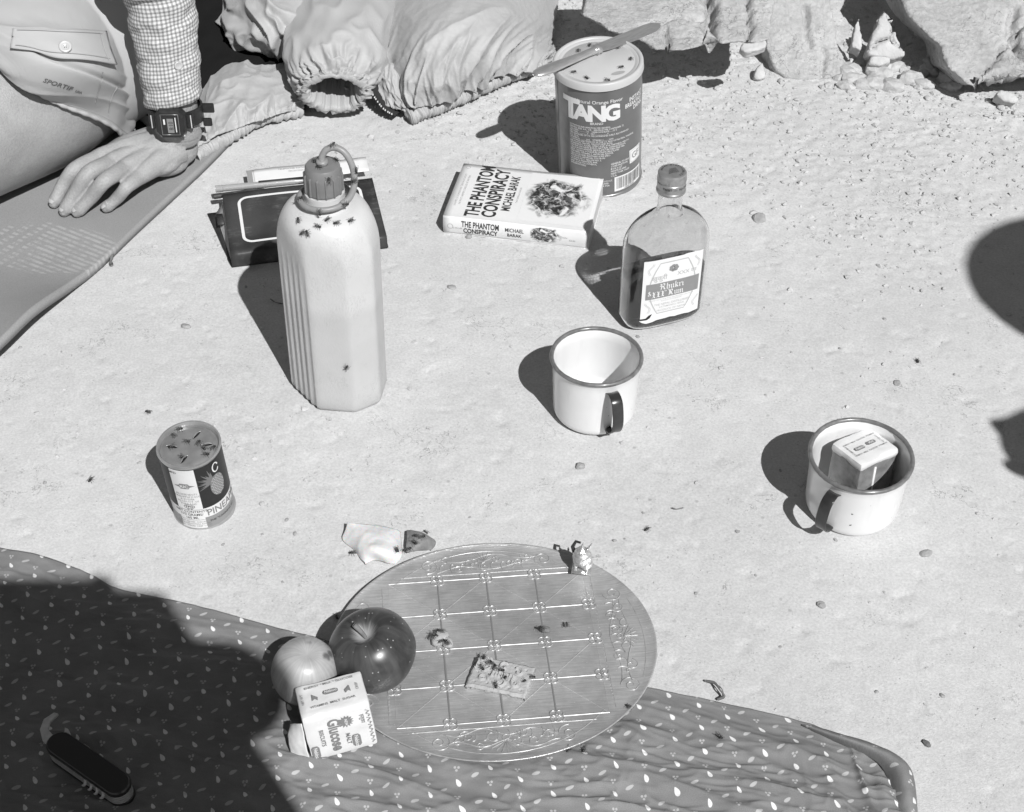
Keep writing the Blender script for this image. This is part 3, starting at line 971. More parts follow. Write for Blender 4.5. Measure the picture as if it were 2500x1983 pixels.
mp = lambda p, k: np.stack([p[:, 0], p[:, 1], np.full(len(p), 0.05445 + 0.00002 * k)], -1)
pr, pw = Print(mp), Print(lambda p, k: np.stack([p[:, 0], p[:, 1], np.full(len(p), 0.0549)], -1))
hexlogo(pr, pw, -0.0075, -0.001, 0.0105, 0.0042, 'Nebico')
hexlogo(pr, pw, 0.0062, 0.000, 0.0098, 0.0042, 'Malt')
for yy in (0.0075, -0.0085):
    pr.text('ENERGY  MILK  GLUCOSE  VITAMINS', 0, yy, 0.0022, bold=0.01)
pr.text('VITAMINS MILK', -0.0165, 0, 0.002, R(90), bold=0.01).text('NET WEIGHT', 0.0168, 0, 0.002, R(90), bold=0.01)
pr.build('lettering', ink, pk2); pw.build('logo_lettering', white_ink, pk2)

# ------------------------------------------------------------------ plastic canteen
poly = mat('milky_polyethylene', 0.55, rough=0.42, spec=0.4, var=0.03, vscale=20, bump=0.0003, bscale=500)
t = NT(poly)
zz_ = t.xyz(t.coord())[2]
v = t.mul(t.ramp(t.add(zz_, t.mul(0.004, t.noise(t.coord(), 8.0))), 0.112, 0.128, 0.47, 0.52), t.ramp(t.noise(t.coord(), 25.0, 4), 0.3, 0.7, 0.97, 1.03))
sc_n = t.noise(t.scale(t.coord(), (300, 300, 60)), 1.0, 5, 0.7, 1.5)
v = t.mul(v, t.sub(1.0, t.mul(0.22, t.mul(t.ramp(t.op('ABSOLUTE', t.sub(sc_n, 0.5)), 0.004, 0.02, 1.0, 0.0), t.ramp(t.noise(t.coord(), 40.0, 3), 0.5, 0.62)))))
v = t.mul(v, t.ramp(t.add(zz_, t.mul(0.012, t.noise(t.coord(), 60.0, 4))), 0.004, 0.022, 0.86, 1.0))
t.colour(v)
poly.node_tree.nodes['Principled BSDF'].inputs['Subsurface Weight'].default_value = 0.25
poly.node_tree.nodes['Principled BSDF'].inputs['Subsurface Radius'].default_value = (1, 1, 1)
poly.node_tree.nodes['Principled BSDF'].inputs['Subsurface Scale'].default_value = 0.004
cap_mat = mat('grey_plastic', 0.17, rough=0.38, spec=0.4, var=0.12, vscale=90)
loop_mat = mat('grey_soft_plastic', 0.24, rough=0.4, spec=0.4, var=0.1, vscale=110)

gc = G(828, 938)
ct = thing('canteen', 'tall milky plastic canteen with fluted corners and ribbed grey cap', 'canteen', (gc.x, gc.y, 0.0), (R(0.5), R(1.0), 0))
oct_ = np.array([(-4.45, -0.35), (-1.75, -3.75), (1.9, -4.15), (4.05, -2.75), (4.5, 0.35), (1.75, 3.75), (-1.9, 4.15), (-4.05, 2.75)]) / 97.0
flute_on = [1, 0, 0, 0, 1, 0, 0, 0]
ring, fl, nrm = [], [], []
per = 40
for k in range(8):
    a_, b_ = oct_[k], oct_[(k + 1) % 8]
    e = b_ - a_; n_ = np.array([e[1], -e[0]]); n_ /= np.linalg.norm(n_)
    for j in range(per):
        s_ = j / per
        ring.append(a_ + e * s_); nrm.append(n_)
        fl.append(flute_on[k] * (-abs(math.sin(s_ * 5 * math.pi))) if 0 < s_ < 1 else 0)
ring = np.array(ring); fl = np.array(fl); nrm = np.array(nrm)
for _ in range(28):   # soften the corners a little
    ring = 0.5 * ring + 0.25 * (np.roll(ring, 1, 0) + np.roll(ring, -1, 0))
HB = 0.178
lv = [(0.0, 0.93), (0.0008, 0.955), (0.003, 0.985), (0.006, 1.0), (0.02, 1.0), (0.05, 1.0), (0.08, 1.0), (0.11, 1.0), (0.14, 1.0), (0.166, 1.0)]
lv += [(0.166 + 0.043 * math.sin(a_), 0.385 + 0.615 * math.cos(a_) ** 0.62) for a_ in np.linspace(0.12, 1.5, 14)]
lv += [(0.212, 0.395), (0.2165, 0.385), (0.222, 0.385), (0.222, 0.30)]
circ = np.stack([np.cos(np.arctan2(ring[:, 1], ring[:, 0])), np.sin(np.arctan2(ring[:, 1], ring[:, 0]))], -1) * 0.0455
Vs = []
for z_, s_ in lv:
    c_ = sstep(0.165, 0.212, z_)
    amp = 0.0014 * sstep(0.001, 0.006, z_) * (1 - sstep(0.135, 0.155, z_)) + 0.0016 * (z_ < 0.004)
    q_ = (ring + nrm * (fl * amp)[:, None]) * (1 - c_) + circ * c_
    bow = 1 + 0.0 * z_
    Vs.append(np.concatenate([q_ * s_ * bow, np.full((len(q_), 1), z_)], 1))
V = np.concatenate(Vs); m_ = len(ring)
F = [tuple(x) for x in grid_faces(len(lv), m_, wrap_v=True)] + [tuple(range(m_ - 1, -1, -1)), tuple((len(lv) - 1) * m_ + k for k in range(m_))]
mesh_obj('bottle_body', V, F, poly, ct, angle=60)
# ribbed cap
na = 224
a = np.linspace(0, 2 * math.pi, na, endpoint=False)
ribs = 0.0013 * sstep(0.80, 0.95, np.cos(a * 14))
Vs = []
for z_, s_, rb_ in ((0.2235, 0.0158, 1), (0.2235, 0.0162, 1), (0.2395, 0.0160, 1), (0.2405, 0.0158, 1), (0.2415, 0.0156, 0), (0.2465, 0.0150, 0), (0.2482, 0.0138, 0), (0.2488, 0.0100, 0), (0.2488, 0.0005, 0)):
    rr = s_ + ribs * rb_
    Vs.append(np.stack([rr * np.cos(a), rr * np.sin(a), np.full(na, z_)], -1))
V = np.concatenate(Vs)
F = [tuple(x) for x in grid_faces(9, na, wrap_v=True)] + [tuple(range(na - 1, -1, -1))]
cap_ = mesh_obj('cap', V, F, cap_mat, ct, angle=40)
V, F = lathe([(0.0005, 0.2485), (0.0048, 0.2485), (0.0052, 0.2505), (0.0048, 0.2525), (0.0030, 0.2530), (0.0005, 0.2530)], 24)
mesh_obj('cap_stud', V, F, loop_mat, cap_)
lp = spline([(0, 0, 0.2525), (0.0006, 0.001, 0.2565), (0.0045, 0.002, 0.2620), (0.0115, 0.002, 0.2640), (0.0195, 0.000, 0.2605), (0.0252, -0.003, 0.2510), (0.0272, -0.006, 0.2400), (0.0262, -0.009, 0.2300), (0.0222, -0.012, 0.2222), (0.0165, -0.015, 0.2185)], 60)
mb = MB().tube(lp, np.interp(np.arange(60), [0, 30, 59], [0.0030, 0.0028, 0.0030]), 12)
a = np.linspace(0, 2 * math.pi, 64, endpoint=False)
mb.tube(np.stack([0.0215 * np.cos(a), 0.0215 * np.sin(a) - 0.0015, 0.2172 + 0.0008 * np.cos(a)], -1), 0.0026, 10, wrap=True)
mb.build('retaining_loop', loop_mat, ct)

# ------------------------------------------------------------------ drink powder tin with knife on the lid
tin_metal = mat('worn_tin', 0.34, rough=0.38, metal=0.35, spec=0.5, var=0.25, vscale=50)
tin_label = mat('printed_tin', 0.115, rough=0.32, spec=0.5, var=0.12, vscale=45, coat=0.25)
tin_strip = mat('unprinted_tin', 0.19, rough=0.3, spec=0.5, metal=0.4, var=0.15, vscale=70)
lid_mat = mat('frosted_lid', 0.44, rough=0.4, spec=0.4, var=0.04, vscale=40)
RT, HT = 0.0468, 0.146
gt = G(1464, 424)
tn = thing('drink_tin', 'tall tin of orange drink powder with a frosted plastic lid', 'tin', (gt.x, gt.y, 0.0), (R(3.0), R(-3.2), R(4)))
def tin_body(r, h, rings):
    pr = [(0.0005, 0.002), (r - 0.004, 0.002), (r - 0.003, 0.0), (r + 0.0008, 0.0), (r + 0.0012, 0.0015), (r + 0.0008, 0.003), (r, 0.0036)]
    pr += [(r, z_) for z_ in np.linspace(0.0045, h - 0.004, rings)]
    pr += [(r + 0.0008, h - 0.003), (r + 0.0011, h - 0.0015), (r + 0.0008, h), (r - 0.001, h), (r - 0.0016, h - 0.003), (0.0005, h - 0.003)]
    return lathe(pr, 128)
V, F = tin_body(RT, HT, 24)
ang_ = np.arctan2(V[:, 1], V[:, 0])
dent = 0.0010 * fbm(V, 22.0, 2) * sstep(0.01, 0.03, V[:, 2]) * (1 - sstep(0.12, 0.14, V[:, 2]))
V[:, 0] += dent * np.cos(ang_); V[:, 1] += dent * np.sin(ang_)
mesh_obj('tin_wall', V, F, tin_strip, tn, angle=50)
def cyl(r, dr=0.0002, z0=0.0, dstep=0.000004):
    # x = distance round the front (right positive), y = height
    return lambda p, k: np.stack([(r + dr + dstep * k) * np.sin(p[:, 0] / r), -(r + dr + dstep * k) * np.cos(p[:, 0] / r), p[:, 1] + z0], -1)
def deg(a_): return RT * R(a_)
# the printed wrap covers the tin except a bare seam strip at the left
nphi, nz = 90, 30
ph = np.linspace(R(-50), R(285), nphi); zz2 = np.linspace(0.0046, HT - 0.0055, nz)
PP = np.stack([np.outer((RT + 0.0003) * np.sin(ph), np.ones(nz)), np.outer(-(RT + 0.0003) * np.cos(ph), np.ones(nz)), np.outer(np.ones(nphi), zz2)], -1)
av = np.arctan2(PP[..., 1], PP[..., 0]); base = np.stack([RT * np.cos(av), RT * np.sin(av), PP[..., 2]], -1)
dn = 0.0010 * fbm(base, 22.0, 2) * sstep(0.01, 0.03, PP[..., 2]) * (1 - sstep(0.12, 0.14, PP[..., 2]))
PP[..., 0] += dn * np.cos(av); PP[..., 1] += dn * np.sin(av)
wrapo = mesh_obj('printed_wrap', PP.reshape(-1, 3), grid_faces(nphi, nz), tin_label, tn)
def cyl_d(p, k):
    phi = p[:, 0] / RT
    b_ = np.stack([RT * np.sin(phi), -RT * np.cos(phi), p[:, 1]], -1)
    d_ = 0.0010 * fbm(b_, 22.0, 2) * sstep(0.01, 0.03, p[:, 1]) * (1 - sstep(0.12, 0.14, p[:, 1]))
    r_ = RT + 0.00055 + 0.000004 * k + d_
    return np.stack([r_ * np.sin(phi), -r_ * np.cos(phi), p[:, 1]], -1)
pr = Print(cyl_d, 0.004)
pr.text('T', deg(-45), 0.1030, 0.034, bold=0.05, xs=1.0)
pr.text('A', deg(-29), 0.1035, 0.0262, bold=0.05, xs=1.0).text('N', deg(-8.5), 0.1035, 0.0262, bold=0.05, xs=1.0).text('G', deg(12), 0.1035, 0.0262, bold=0.05, xs=0.95)
pr.text('Natural Orange Flavor', deg(-6), 0.1245, 0.0058, bold=0.008)
pr.text('BRAND', deg(-9), 0.0985, 0.0042, bold=0.01)
pr.text('INSTANT', deg(66), 0.1180, 0.0072, bold=0.02, align='RIGHT', xs=0.78).text('BREAKFAST', deg(66), 0.1118, 0.0072, bold=0.02, align='RIGHT', xs=0.78).text('DRINK', deg(66), 0.1056, 0.0072, bold=0.02, align='RIGHT', xs=0.78)
lines = [('NUTRITION INFORMATION PER SERVING', ''), ('SERVING SIZE: 4 FL. OZ.   SERVINGS PER CONTAINER: 72', ''), ('CALORIES.................60    CARBOHYDRATE.......15 G', ''),
         ('PROTEIN....................0    FAT.........................0', ''), ('PERCENTAGES OF U.S. RECOMMENDED DAILY ALLOWANCES', ''), ('(U.S. RDA)', ''),
         ('VITAMIN A..............20%    VITAMIN C..........100%', ''), ('CONTAINS LESS THAN 2% OF THE U.S. RDA OF PROTEIN, THIAMINE,', ''), ('RIBOFLAVIN, NIACIN, CALCIUM AND IRON.', ''),
         ('INGREDIENTS: SUGAR, CITRIC ACID (FOR TARTNESS), MALTO-', ''), ('DEXTRIN (PROVIDES BODY), NATURAL ORANGE FLAVOR,', ''), ('CALCIUM PHOSPHATES (REGULATE TARTNESS AND PRE-', ''),
         ('VENT CAKING), POTASSIUM CITRATE (REGULATES', ''), ('TARTNESS), VITAMIN C, ARTIFICIAL FLAVOR,', ''), ('CELLULOSE AND XANTHAN GUMS (PRO-', ''), ('VIDE BODY), ARTIFICIAL COLOR IN-', ''),
         ('CLUDING F.D.C. YELLOW NO. 5,', ''), ('VITAMIN A PALMITATE, BHA', ''), ('AND ALPHA TOCOPHEROL', ''), ('(PRESERVATIVES).', '')]
for i_, (s_, _) in enumerate(lines):
    pr.text(s_, deg(-47), 0.0935 - i_ * 0.00265, 0.00285, bold=0.012, align='LEFT', xs=0.86, res=1)
for i_, s_ in enumerate(('GENERAL FOODS', 'CORPORATION', 'BOX 5-127', 'WHITE PLAINS', 'NEW YORK 10625', 'U.S.A.')):
    pr.text(s_, deg(9), 0.0445 - i_ * 0.0032, 0.0033, bold=0.012, align='LEFT', xs=0.86, res=1)
for i_, s_ in enumerate(('TANG IS NOT A JUICE, JUICE PRODUCT,', 'OR SOFT DRINK MIX. IT IS A BRAND', 'OF INSTANT BREAKFAST DRINK FOR', 'NATURAL FOOD FLAVOR.')):
    pr.text(s_, deg(-46), 0.0225 - i_ * 0.0031, 0.0031, bold=0.012, align='LEFT', xs=0.84, res=1)
pr.rect(deg(38), 0.0375, deg(62), 0.0545)
pr.rect(deg(14), 0.0075, deg(62), 0.027)
pr.build('white_lettering', white_ink, tn)
pb = Print(lambda p, k: cyl_d(p, 0) + np.stack([0.0005 * np.sin(p[:, 0] / RT), -0.0005 * np.cos(p[:, 0] / RT), 0 * p[:, 0]], -1), 0.004)
x_ = 17.0
rb_ = random.Random(4)
while x_ < 59:
    w_b = rb_.choice((0.35, 0.5, 0.8, 1.2))
    pb.rect(deg(x_), 0.0105, deg(x_ + w_b), 0.0255)
    x_ += w_b + rb_.choice((0.5, 0.8, 1.3))
pb.text('43000 03263', deg(38), 0.0082, 0.0028, bold=0.01)
pb.text('GF', deg(50), 0.0425, 0.011, bold=0.004)
pb.line([(deg(40), 0.039), (deg(60), 0.039), (deg(60), 0.053), (deg(40), 0.053)], 0.0004, closed=True)
pb.build('dark_lettering', ink, tn)
# lid
V, F = lathe([(0.0005, HT + 0.0016), (RT - 0.0085, HT + 0.0016), (RT - 0.0078, HT + 0.0010), (RT - 0.0068, HT + 0.0010), (RT - 0.006, HT + 0.0018), (RT - 0.003, HT + 0.0018), (RT - 0.0022, HT + 0.0032), (RT + 0.0005, HT + 0.0034), (RT + 0.0018, HT + 0.0022),
              (RT + 0.0021, HT - 0.004), (RT + 0.0024, HT - 0.0052), (RT + 0.0016, HT - 0.0056), (RT + 0.0012, HT - 0.001), (RT - 0.002, HT + 0.0004), (0.0005, HT + 0.0004)], 128)
lid = mesh_obj('lid', V, F, lid_mat, tn, angle=60)
V = []
for a_ in np.linspace(0, 2 * math.pi, 24, endpoint=False):
    V.append((0.0185 + 0.0075 * math.cos(a_), -0.0265 + 0.0032 * math.sin(a_) + 0.0015 * math.cos(a_), HT + 0.00185))
mesh_obj('lid_mark', V, [tuple(range(24))], mat('lid_mark_grey', 0.33, rough=0.4), lid)  # slightly darker oval mark on the lid

steel = mat('knife_steel', 0.55, rough=0.28, metal=0.72, var=0.15, vscale=80, aniso=(1, 6, 6))
k0, k1 = GY(1303, 182, gt.y - 0.052), GY(1612, 50, gt.y + 0.055)
kz = 0.1515
k0, k1 = G(1303, 176, kz + 0.006), G(1612, 48, kz + 0.006)
kdir = (k1 - k0)
klen = kdir.length
kn = thing('table_knife', 'steel table knife lying across the lid of the drink tin', 'knife', (k0.x, k0.y, kz + 0.0026), (R(6), -math.atan2(k1.z - k0.z, math.hypot(kdir.x, kdir.y)) + R(0.6), math.atan2(kdir.y, kdir.x)))
def section(xs, hw, ht, yo=None):
    """bar of elliptical section along x"""
    n = 20
    a = np.linspace(0, 2 * math.pi, n, endpoint=False)
    V = np.concatenate([np.stack([np.full(n, x_), (yo[i] if yo is not None else 0) + hw[i] * np.cos(a), ht[i] * np.sin(a)], -1) for i, x_ in enumerate(xs)])
    F = [tuple(q_) for q_ in grid_faces(len(xs), n, wrap_v=True)] + [tuple(range(n - 1, -1, -1)), tuple((len(xs) - 1) * n + k for k in range(n))]
    return V, F
L_ = klen
xs = np.array([0, 0.02, 0.06, 0.12, 0.25, 0.36, 0.43, 0.455, 0.475]) * L_
V, F = section(xs, np.array([0.002, 0.0055, 0.0075, 0.0078, 0.0062, 0.0050, 0.0046, 0.0048, 0.0050]), np.array([0.001, 0.0022, 0.0030, 0.0032, 0.0034, 0.0036, 0.0038, 0.0042, 0.0042]))
hk = mesh_obj('handle', V, F, steel, kn)
V, F = section(np.array([0.468, 0.475, 0.49, 0.503, 0.51]) * L_, np.array([0.005, 0.0068, 0.0058, 0.0070, 0.005]), np.array([0.004, 0.0056, 0.0046, 0.0054, 0.003]))
mesh_obj('bolster', V, F, steel, kn)
n = 26
xb = np.linspace(0.505, 1.0, n) * L_
up_ = np.interp(xb / L_, [0.505, 0.53, 0.9, 0.96, 1.0], [0.0055, 0.0072, 0.0078, 0.0062, 0.0005])
dn_ = np.interp(xb / L_, [0.505, 0.55, 0.75, 0.93, 0.98, 1.0], [0.0055, 0.0078, 0.0098, 0.0090, 0.005, 0.0005])
V = np.concatenate([np.stack([xb, up_, np.full(n, 0.0009)], -1), np.stack([xb, -dn_, np.full(n, 0.0001)], -1), np.stack([xb, up_, np.full(n, -0.0007)], -1), np.stack([xb, -dn_, np.full(n, -0.0002)], -1)])
F = []
for i in range(n - 1):
    F += [(i, n + i, n + i + 1, i + 1), (2 * n + i, 2 * n + i + 1, 3 * n + i + 1, 3 * n + i), (i, i + 1, 2 * n + i + 1, 2 * n + i), (n + i, 3 * n + i, 3 * n + i + 1, n + i + 1)]
F += [(0, 2 * n, 3 * n, n), (n - 1, 2 * n - 1, 4 * n - 1, 3 * n - 1)]
mesh_obj('blade', V, F, steel, kn, angle=30)
# ------------------------------------------------------------------ rum flask
glass = bpy.data.materials.new('clear_glass'); glass.use_nodes = True
b = glass.node_tree.nodes['Principled BSDF']
b.inputs['Base Color'].default_value = (0.93, 0.93, 0.93, 1); b.inputs['Roughness'].default_value = 0.0
b.inputs['IOR'].default_value = 1.5; b.inputs['Transmission Weight'].default_value = 1.0
liquor = bpy.data.materials.new('dark_rum'); liquor.use_nodes = True
b = liquor.node_tree.nodes['Principled BSDF']
b.inputs['Base Color'].default_value = (0.16, 0.16, 0.16, 1); b.inputs['Roughness'].default_value = 0.0
b.inputs['IOR'].default_value = 1.34; b.inputs['Transmission Weight'].default_value = 0.85
paper = mat('label_paper', 0.66, rough=0.6, spec=0.3, var=0.03, vscale=50)
band_ink = mat('band_ink', 0.22, rough=0.6, var=0.06, vscale=200)
line_ink = mat('thin_label_ink', 0.40, rough=0.7)
cap_metal = mat('cap_metal', 0.36, rough=0.3, metal=0.6, var=0.15, vscale=150)

gr = G(1611, 772)
rb_top = GY(1624, 420, gr.y).z
rum = thing('rum_bottle', 'half-full glass flask of dark rum with a white label', 'bottle', (gr.x, gr.y, 0.0), (R(-0.5), R(0.6), R(21)))
HR = rb_top
zs_ = HR / 0.172
def flask(off):
    """levels: z, half width, half depth, exponent"""
    W, D = 0.0432, 0.0200
    L = []
    for a_ in np.linspace(0.0, math.pi / 2, 7):
        L.append((0.011 - 0.011 * math.cos(a_), W - 0.013 + 0.013 * math.sin(a_), D - 0.007 + 0.007 * math.sin(a_), 3.6))
    L += [(0.03, W, D, 3.6), (0.055, W, D, 3.6), (0.08, W, D, 3.6), (0.092, W * 0.995, D * 0.995, 3.5)]
    for s_ in np.linspace(0.08, 1, 11):
        a_ = s_ * math.pi / 2
        L.append((0.092 + 0.034 * math.sin(a_) ** 1.0, W - (W - 0.0135) * (1 - math.cos(a_)) ** 0.95, D - (D - 0.0125) * (1 - math.cos(a_)) ** 1.1, 3.5 - 1.5 * s_))
    L += [(0.131, 0.0122, 0.0122, 2), (0.136, 0.0118, 0.0118, 2), (0.148, 0.0116, 0.0116, 2), (0.160, 0.0116, 0.0116, 2)]
    out, n = [], 72
    a = np.linspace(0, 2 * math.pi, n, endpoint=False)
    for i, (z_, w, d, e_) in enumerate(L):
        w, d = w - off, d - off
        if i == 0: z_ = off
        elif z_ < 0.02: z_ = max(z_, off)
        c_, s_ = np.cos(a), np.sin(a)
        out.append(np.stack([w * np.sign(c_) * np.abs(c_) ** (2 / e_), d * np.sign(s_) * np.abs(s_) ** (2 / e_), np.full(n, z_ * zs_)], -1))
    return np.array(out), n
Lo, n = flask(0.0); Li, _ = flask(0.0022)
m_ = len(Lo)
F = [tuple(q_) for q_ in grid_faces(m_, n, wrap_v=True)]
# outer wall, lip, inner wall as one closed shell
Vg = np.concatenate([Lo.reshape(-1, 3), Li.reshape(-1, 3)])
Fg = [tuple(q_) for q_ in grid_faces(m_, n, wrap_v=True)] + [tuple(k + m_ * n for k in q_[::-1]) for q_ in grid_faces(m_, n, wrap_v=True)]
Fg += [((m_ - 1) * n + k, (m_ - 1) * n + (k + 1) % n, (2 * m_ - 1) * n + (k + 1) % n, (2 * m_ - 1) * n + k) for k in range(n)]
Fg += [tuple(range(n - 1, -1, -1)), tuple(m_ * n + k for k in range(n))]
outward(mesh_obj('glass_flask', Vg, Fg, glass, rum)).cycles.is_caustics_caster = True
Lq, _ = flask(0.0024)
lvl = 0.064 * zs_
keep = [r_ for r_ in Lq if r_[0, 2] < lvl - 0.002]
k_ = len(keep)
nx_ = Lq[k_]
f_ = (lvl - keep[-1][0, 2]) / (nx_[0, 2] - keep[-1][0, 2])
last = keep[-1] * (1 - f_) + nx_ * f_
Vq = np.concatenate([np.array(keep).reshape(-1, 3), last])
Fq = [tuple(q_) for q_ in grid_faces(k_ + 1, n, wrap_v=True)] + [tuple(range(n - 1, -1, -1)), tuple(k_ * n + k for k in range(n))]
outward(mesh_obj('rum', Vq, Fq, liquor, rum)).cycles.is_caustics_caster = True
# label
D0 = 0.0200
def lab(off):
    def f(p, k):
        p = np.stack([p[:, 0] * 1.18, 0.0115 + (p[:, 1] - 0.0115) * 1.16], -1)
        x_ = np.abs(p[:, 0]) / 0.0432
        y_ = -D0 * (1 - np.clip(x_, 0, 0.98) ** 3.6) ** (1 / 3.6) - off - 0.000004 * k
        return np.stack([p[:, 0], y_, p[:, 1] * zs_], -1)
    return f
x0, x1, y0, y1 = -0.0268, 0.0268, 0.0135, 0.0765
torn = [(x0, y1)]
for i in range(14): torn.append((x0 + (x1 - x0) * (i + 1) / 14, y1 + (0.0007 if 9 <= i <= 11 else 0)))
torn += [(x1, y0 + 0.02), (x1, y0 + 0.0005)]
for i in range(1, 9): torn.append((x1 - (x1 - x0) * i / 12, y0 + 0.0004 * math.sin(i * 2.3)))
torn += [(-0.0125, y0 - 0.0004), (-0.016, y0 - 0.0016), (-0.0215, y0 - 0.0024), (-0.025, y0 - 0.0010), (-0.0275, y0 + 0.0010), (-0.0245, y0 + 0.0013), (-0.021, y0 + 0.0014),
         (-0.0185, y0 + 0.0030), (-0.0165, y0 + 0.0072), (-0.0195, y0 + 0.0062), (-0.0222, y0 + 0.0034), (-0.0268, y0 + 0.0030), (x0, y0 + 0.02), (x0, y0 + 0.04)]
pl = Print(lab(0.00025), 0.003); pl.poly(torn)
lb = pl.build('label', paper, rum)
pr = Print(lab(0.0005), 0.003)
pr.poly([(-0.0238, 0.0365), (0.0246, 0.0365), (0.0246, 0.0525), (-0.0238, 0.0525)])
pr.build('label_band', band_ink, lb)
pf = Print(lab(0.00042), 0.003)
barrel = [(-0.0125, 0.0725), (0.0125, 0.0725)] + [(0.0125 + 0.0085 * math.sin(s_ * math.pi), 0.0725 - 0.052 * s_) for s_ in np.linspace(0.08, 0.92, 12)] + [(0.0125, 0.0205), (-0.0125, 0.0205)] + [(-0.0125 - 0.0085 * math.sin(s_ * math.pi), 0.0205 + 0.052 * s_) for s_ in np.linspace(0.08, 0.92, 12)]
pf.line(barrel, 0.0010, closed=True)
for sx_, sy_, fl_ in ((-0.0215, 0.0675, 1), (0.0215, 0.0675, -1), (0.0215, 0.0255, 1), (-0.0215, 0.0275, -1)):
    s_ = np.linspace(0, 1, 18)
    for o_ in (0, 0.0012):
        pf.line(np.stack([sx_ + fl_ * (0.0016 * np.sin((s_ - 0.5) * 4.2) + 0.0012 * np.cos(s_ * math.pi * 2)) + o_, sy_ + 0.011 * (s_ - 0.5)], -1), 0.00035)
pf.text('THE NEPAL DISTILLERIES', 0.0005, 0.0285, 0.0031, bold=0.006, xs=0.95).text('KATHMANDU, NEPAL', 0.001, 0.0258, 0.0024, bold=0.006).text('PRODUCE OF NEPAL', 0.0008, 0.0222, 0.0029, bold=0.004)
pf.text('BLENDED AND BOTTLED FROM SELECTED SPIRITS AGED IN OAK', 0, 0.0343, 0.0014, res=1).text('TRUE FLAVOUR GUARANTEED', 0, 0.0325, 0.0014, res=1)
pf.text('खुकुरी', -0.0125, 0.0555, 0.0062, bold=0.01).text('XXX रम', 0.0125, 0.0570, 0.0052, bold=0.01)
pf.build('label_print', line_ink, lb)
em = Print(lab(0.0006), 0.003)
for k in range(7):
    a_ = k * 2 * math.pi / 7
    em.poly([(0.0026 * math.cos(a_) + 0.0019 * math.cos(x_), 0.0655 + 0.0022 * math.sin(a_) + 0.0016 * math.sin(x_)) for x_ in np.linspace(0, 6.28, 11)[:-1]])
em.build('label_emblem', band_ink, lb)
em2 = Print(lab(0.00075), 0.003)
em2.line([(0.0, 0.0672), (0.0004, 0.0655), (-0.0003, 0.0640)], 0.0004)
for k in range(3): em2.text('x', (k - 1) * 0.0013, 0.0632, 0.0016)
em2.build('emblem_detail', ink_dark, lb)

# blackletter strokes drawn with a slanted broad nib
def nib(pr, strokes, x, y, s_, w=0.165):
    c_, d_ = math.cos(R(40)) * w * s_ / 2, math.sin(R(40)) * w * s_ / 2
    for st in strokes:
        P_ = np.array(st, float) * s_ + (x, y)
        for i in range(len(P_) - 1):
            a_, b_ = P_[i], P_[i + 1]
            quad = [a_ + (c_, d_), a_ - (c_, d_), b_ - (c_, d_), b_ + (c_, d_)]
            if abs((quad[1][0] - quad[0][0]) * (quad[2][1] - quad[0][1]) - (quad[1][1] - quad[0][1]) * (quad[2][0] - quad[0][0])) < 1e-10: continue
            pr.poly(quad)
GL = {
 'K': (0.95, [[(.08, .98), (.28, .86), (.25, .1), (.1, 0), (.3, .06)], [(.28, .86), (.5, .98), (.72, .86), (.68, .62), (.3, .5)], [(.36, .52), (.62, .4), (.66, .1), (.82, 0)], [(.02, .7), (.2, .62)]]),
 'h': (0.62, [[(.14, 1.0), (.14, .08), (.26, 0)], [(.14, .5), (.34, .64), (.46, .5), (.46, .0), (.32, -.2)]]),
 'u': (0.62, [[(.05, .6), (.14, .54), (.14, .12), (.26, 0), (.44, .12)], [(.36, .62), (.46, .54), (.46, .08), (.56, 0)]]),
 'k': (0.60, [[(.14, 1.0), (.14, .08), (.24, 0)], [(.14, .4), (.36, .62), (.46, .52), (.2, .34)], [(.26, .36), (.4, .1), (.54, 0)]]),
 'r': (0.46, [[(.05, .6), (.15, .52), (.15, .08), (.24, 0)], [(.15, .46), (.3, .62), (.4, .52)]]),
 'i': (0.30, [[(.05, .6), (.15, .52), (.15, .08), (.25, 0)], [(.14, .82), (.2, .88)]]),
 'R': (0.92, [[(.06, .96), (.2, .84), (.2, .1), (.06, 0), (.26, .06)], [(.2, .84), (.5, .98), (.68, .8), (.6, .56), (.24, .46)], [(.4, .5), (.56, .36), (.6, .08), (.76, 0)], [(.36, .9), (.36, .1)]]),
 'm': (0.86, [[(.04, .6), (.13, .52), (.13, .08), (.2, 0)], [(.13, .48), (.3, .62), (.4, .5), (.4, .08), (.47, 0)], [(.4, .48), (.56, .62), (.68, .5), (.68, .08), (.78, 0)]]),
 'X': (0.66, [[(.08, .92), (.2, .98), (.3, .7), (.34, .2), (.5, .02), (.6, .1)], [(.62, .96), (.46, .9), (.2, .08), (.02, 0)], [(.14, .5), (.5, .5)]]),
 '&': (0.55, [[(.4, .7), (.26, .82), (.18, .66), (.42, .3), (.5, .1)], [(.36, .45), (.12, .26), (.2, .06), (.4, .14), (.54, .34)]]),
 "'": (0.22, [[(.1, 1.0), (.14, .8)]])}
pk_ = Print(lab(0.0008), 0.004)
def bl(s_, x, y, h):
    for ch in s_:
        if ch == ' ': x += 0.25 * h; continue
        w, st = GL[ch]
        nib(pk_, st, x, y, h); x += w * h
bl('Khukri', -0.0118, 0.0452, 0.0062)
bl("&", -0.0225, 0.0405, 0.0058)
bl("XXX' Rum", -0.0186, 0.0382, 0.0060)
pk_.build('label_title', white_ink, lb)
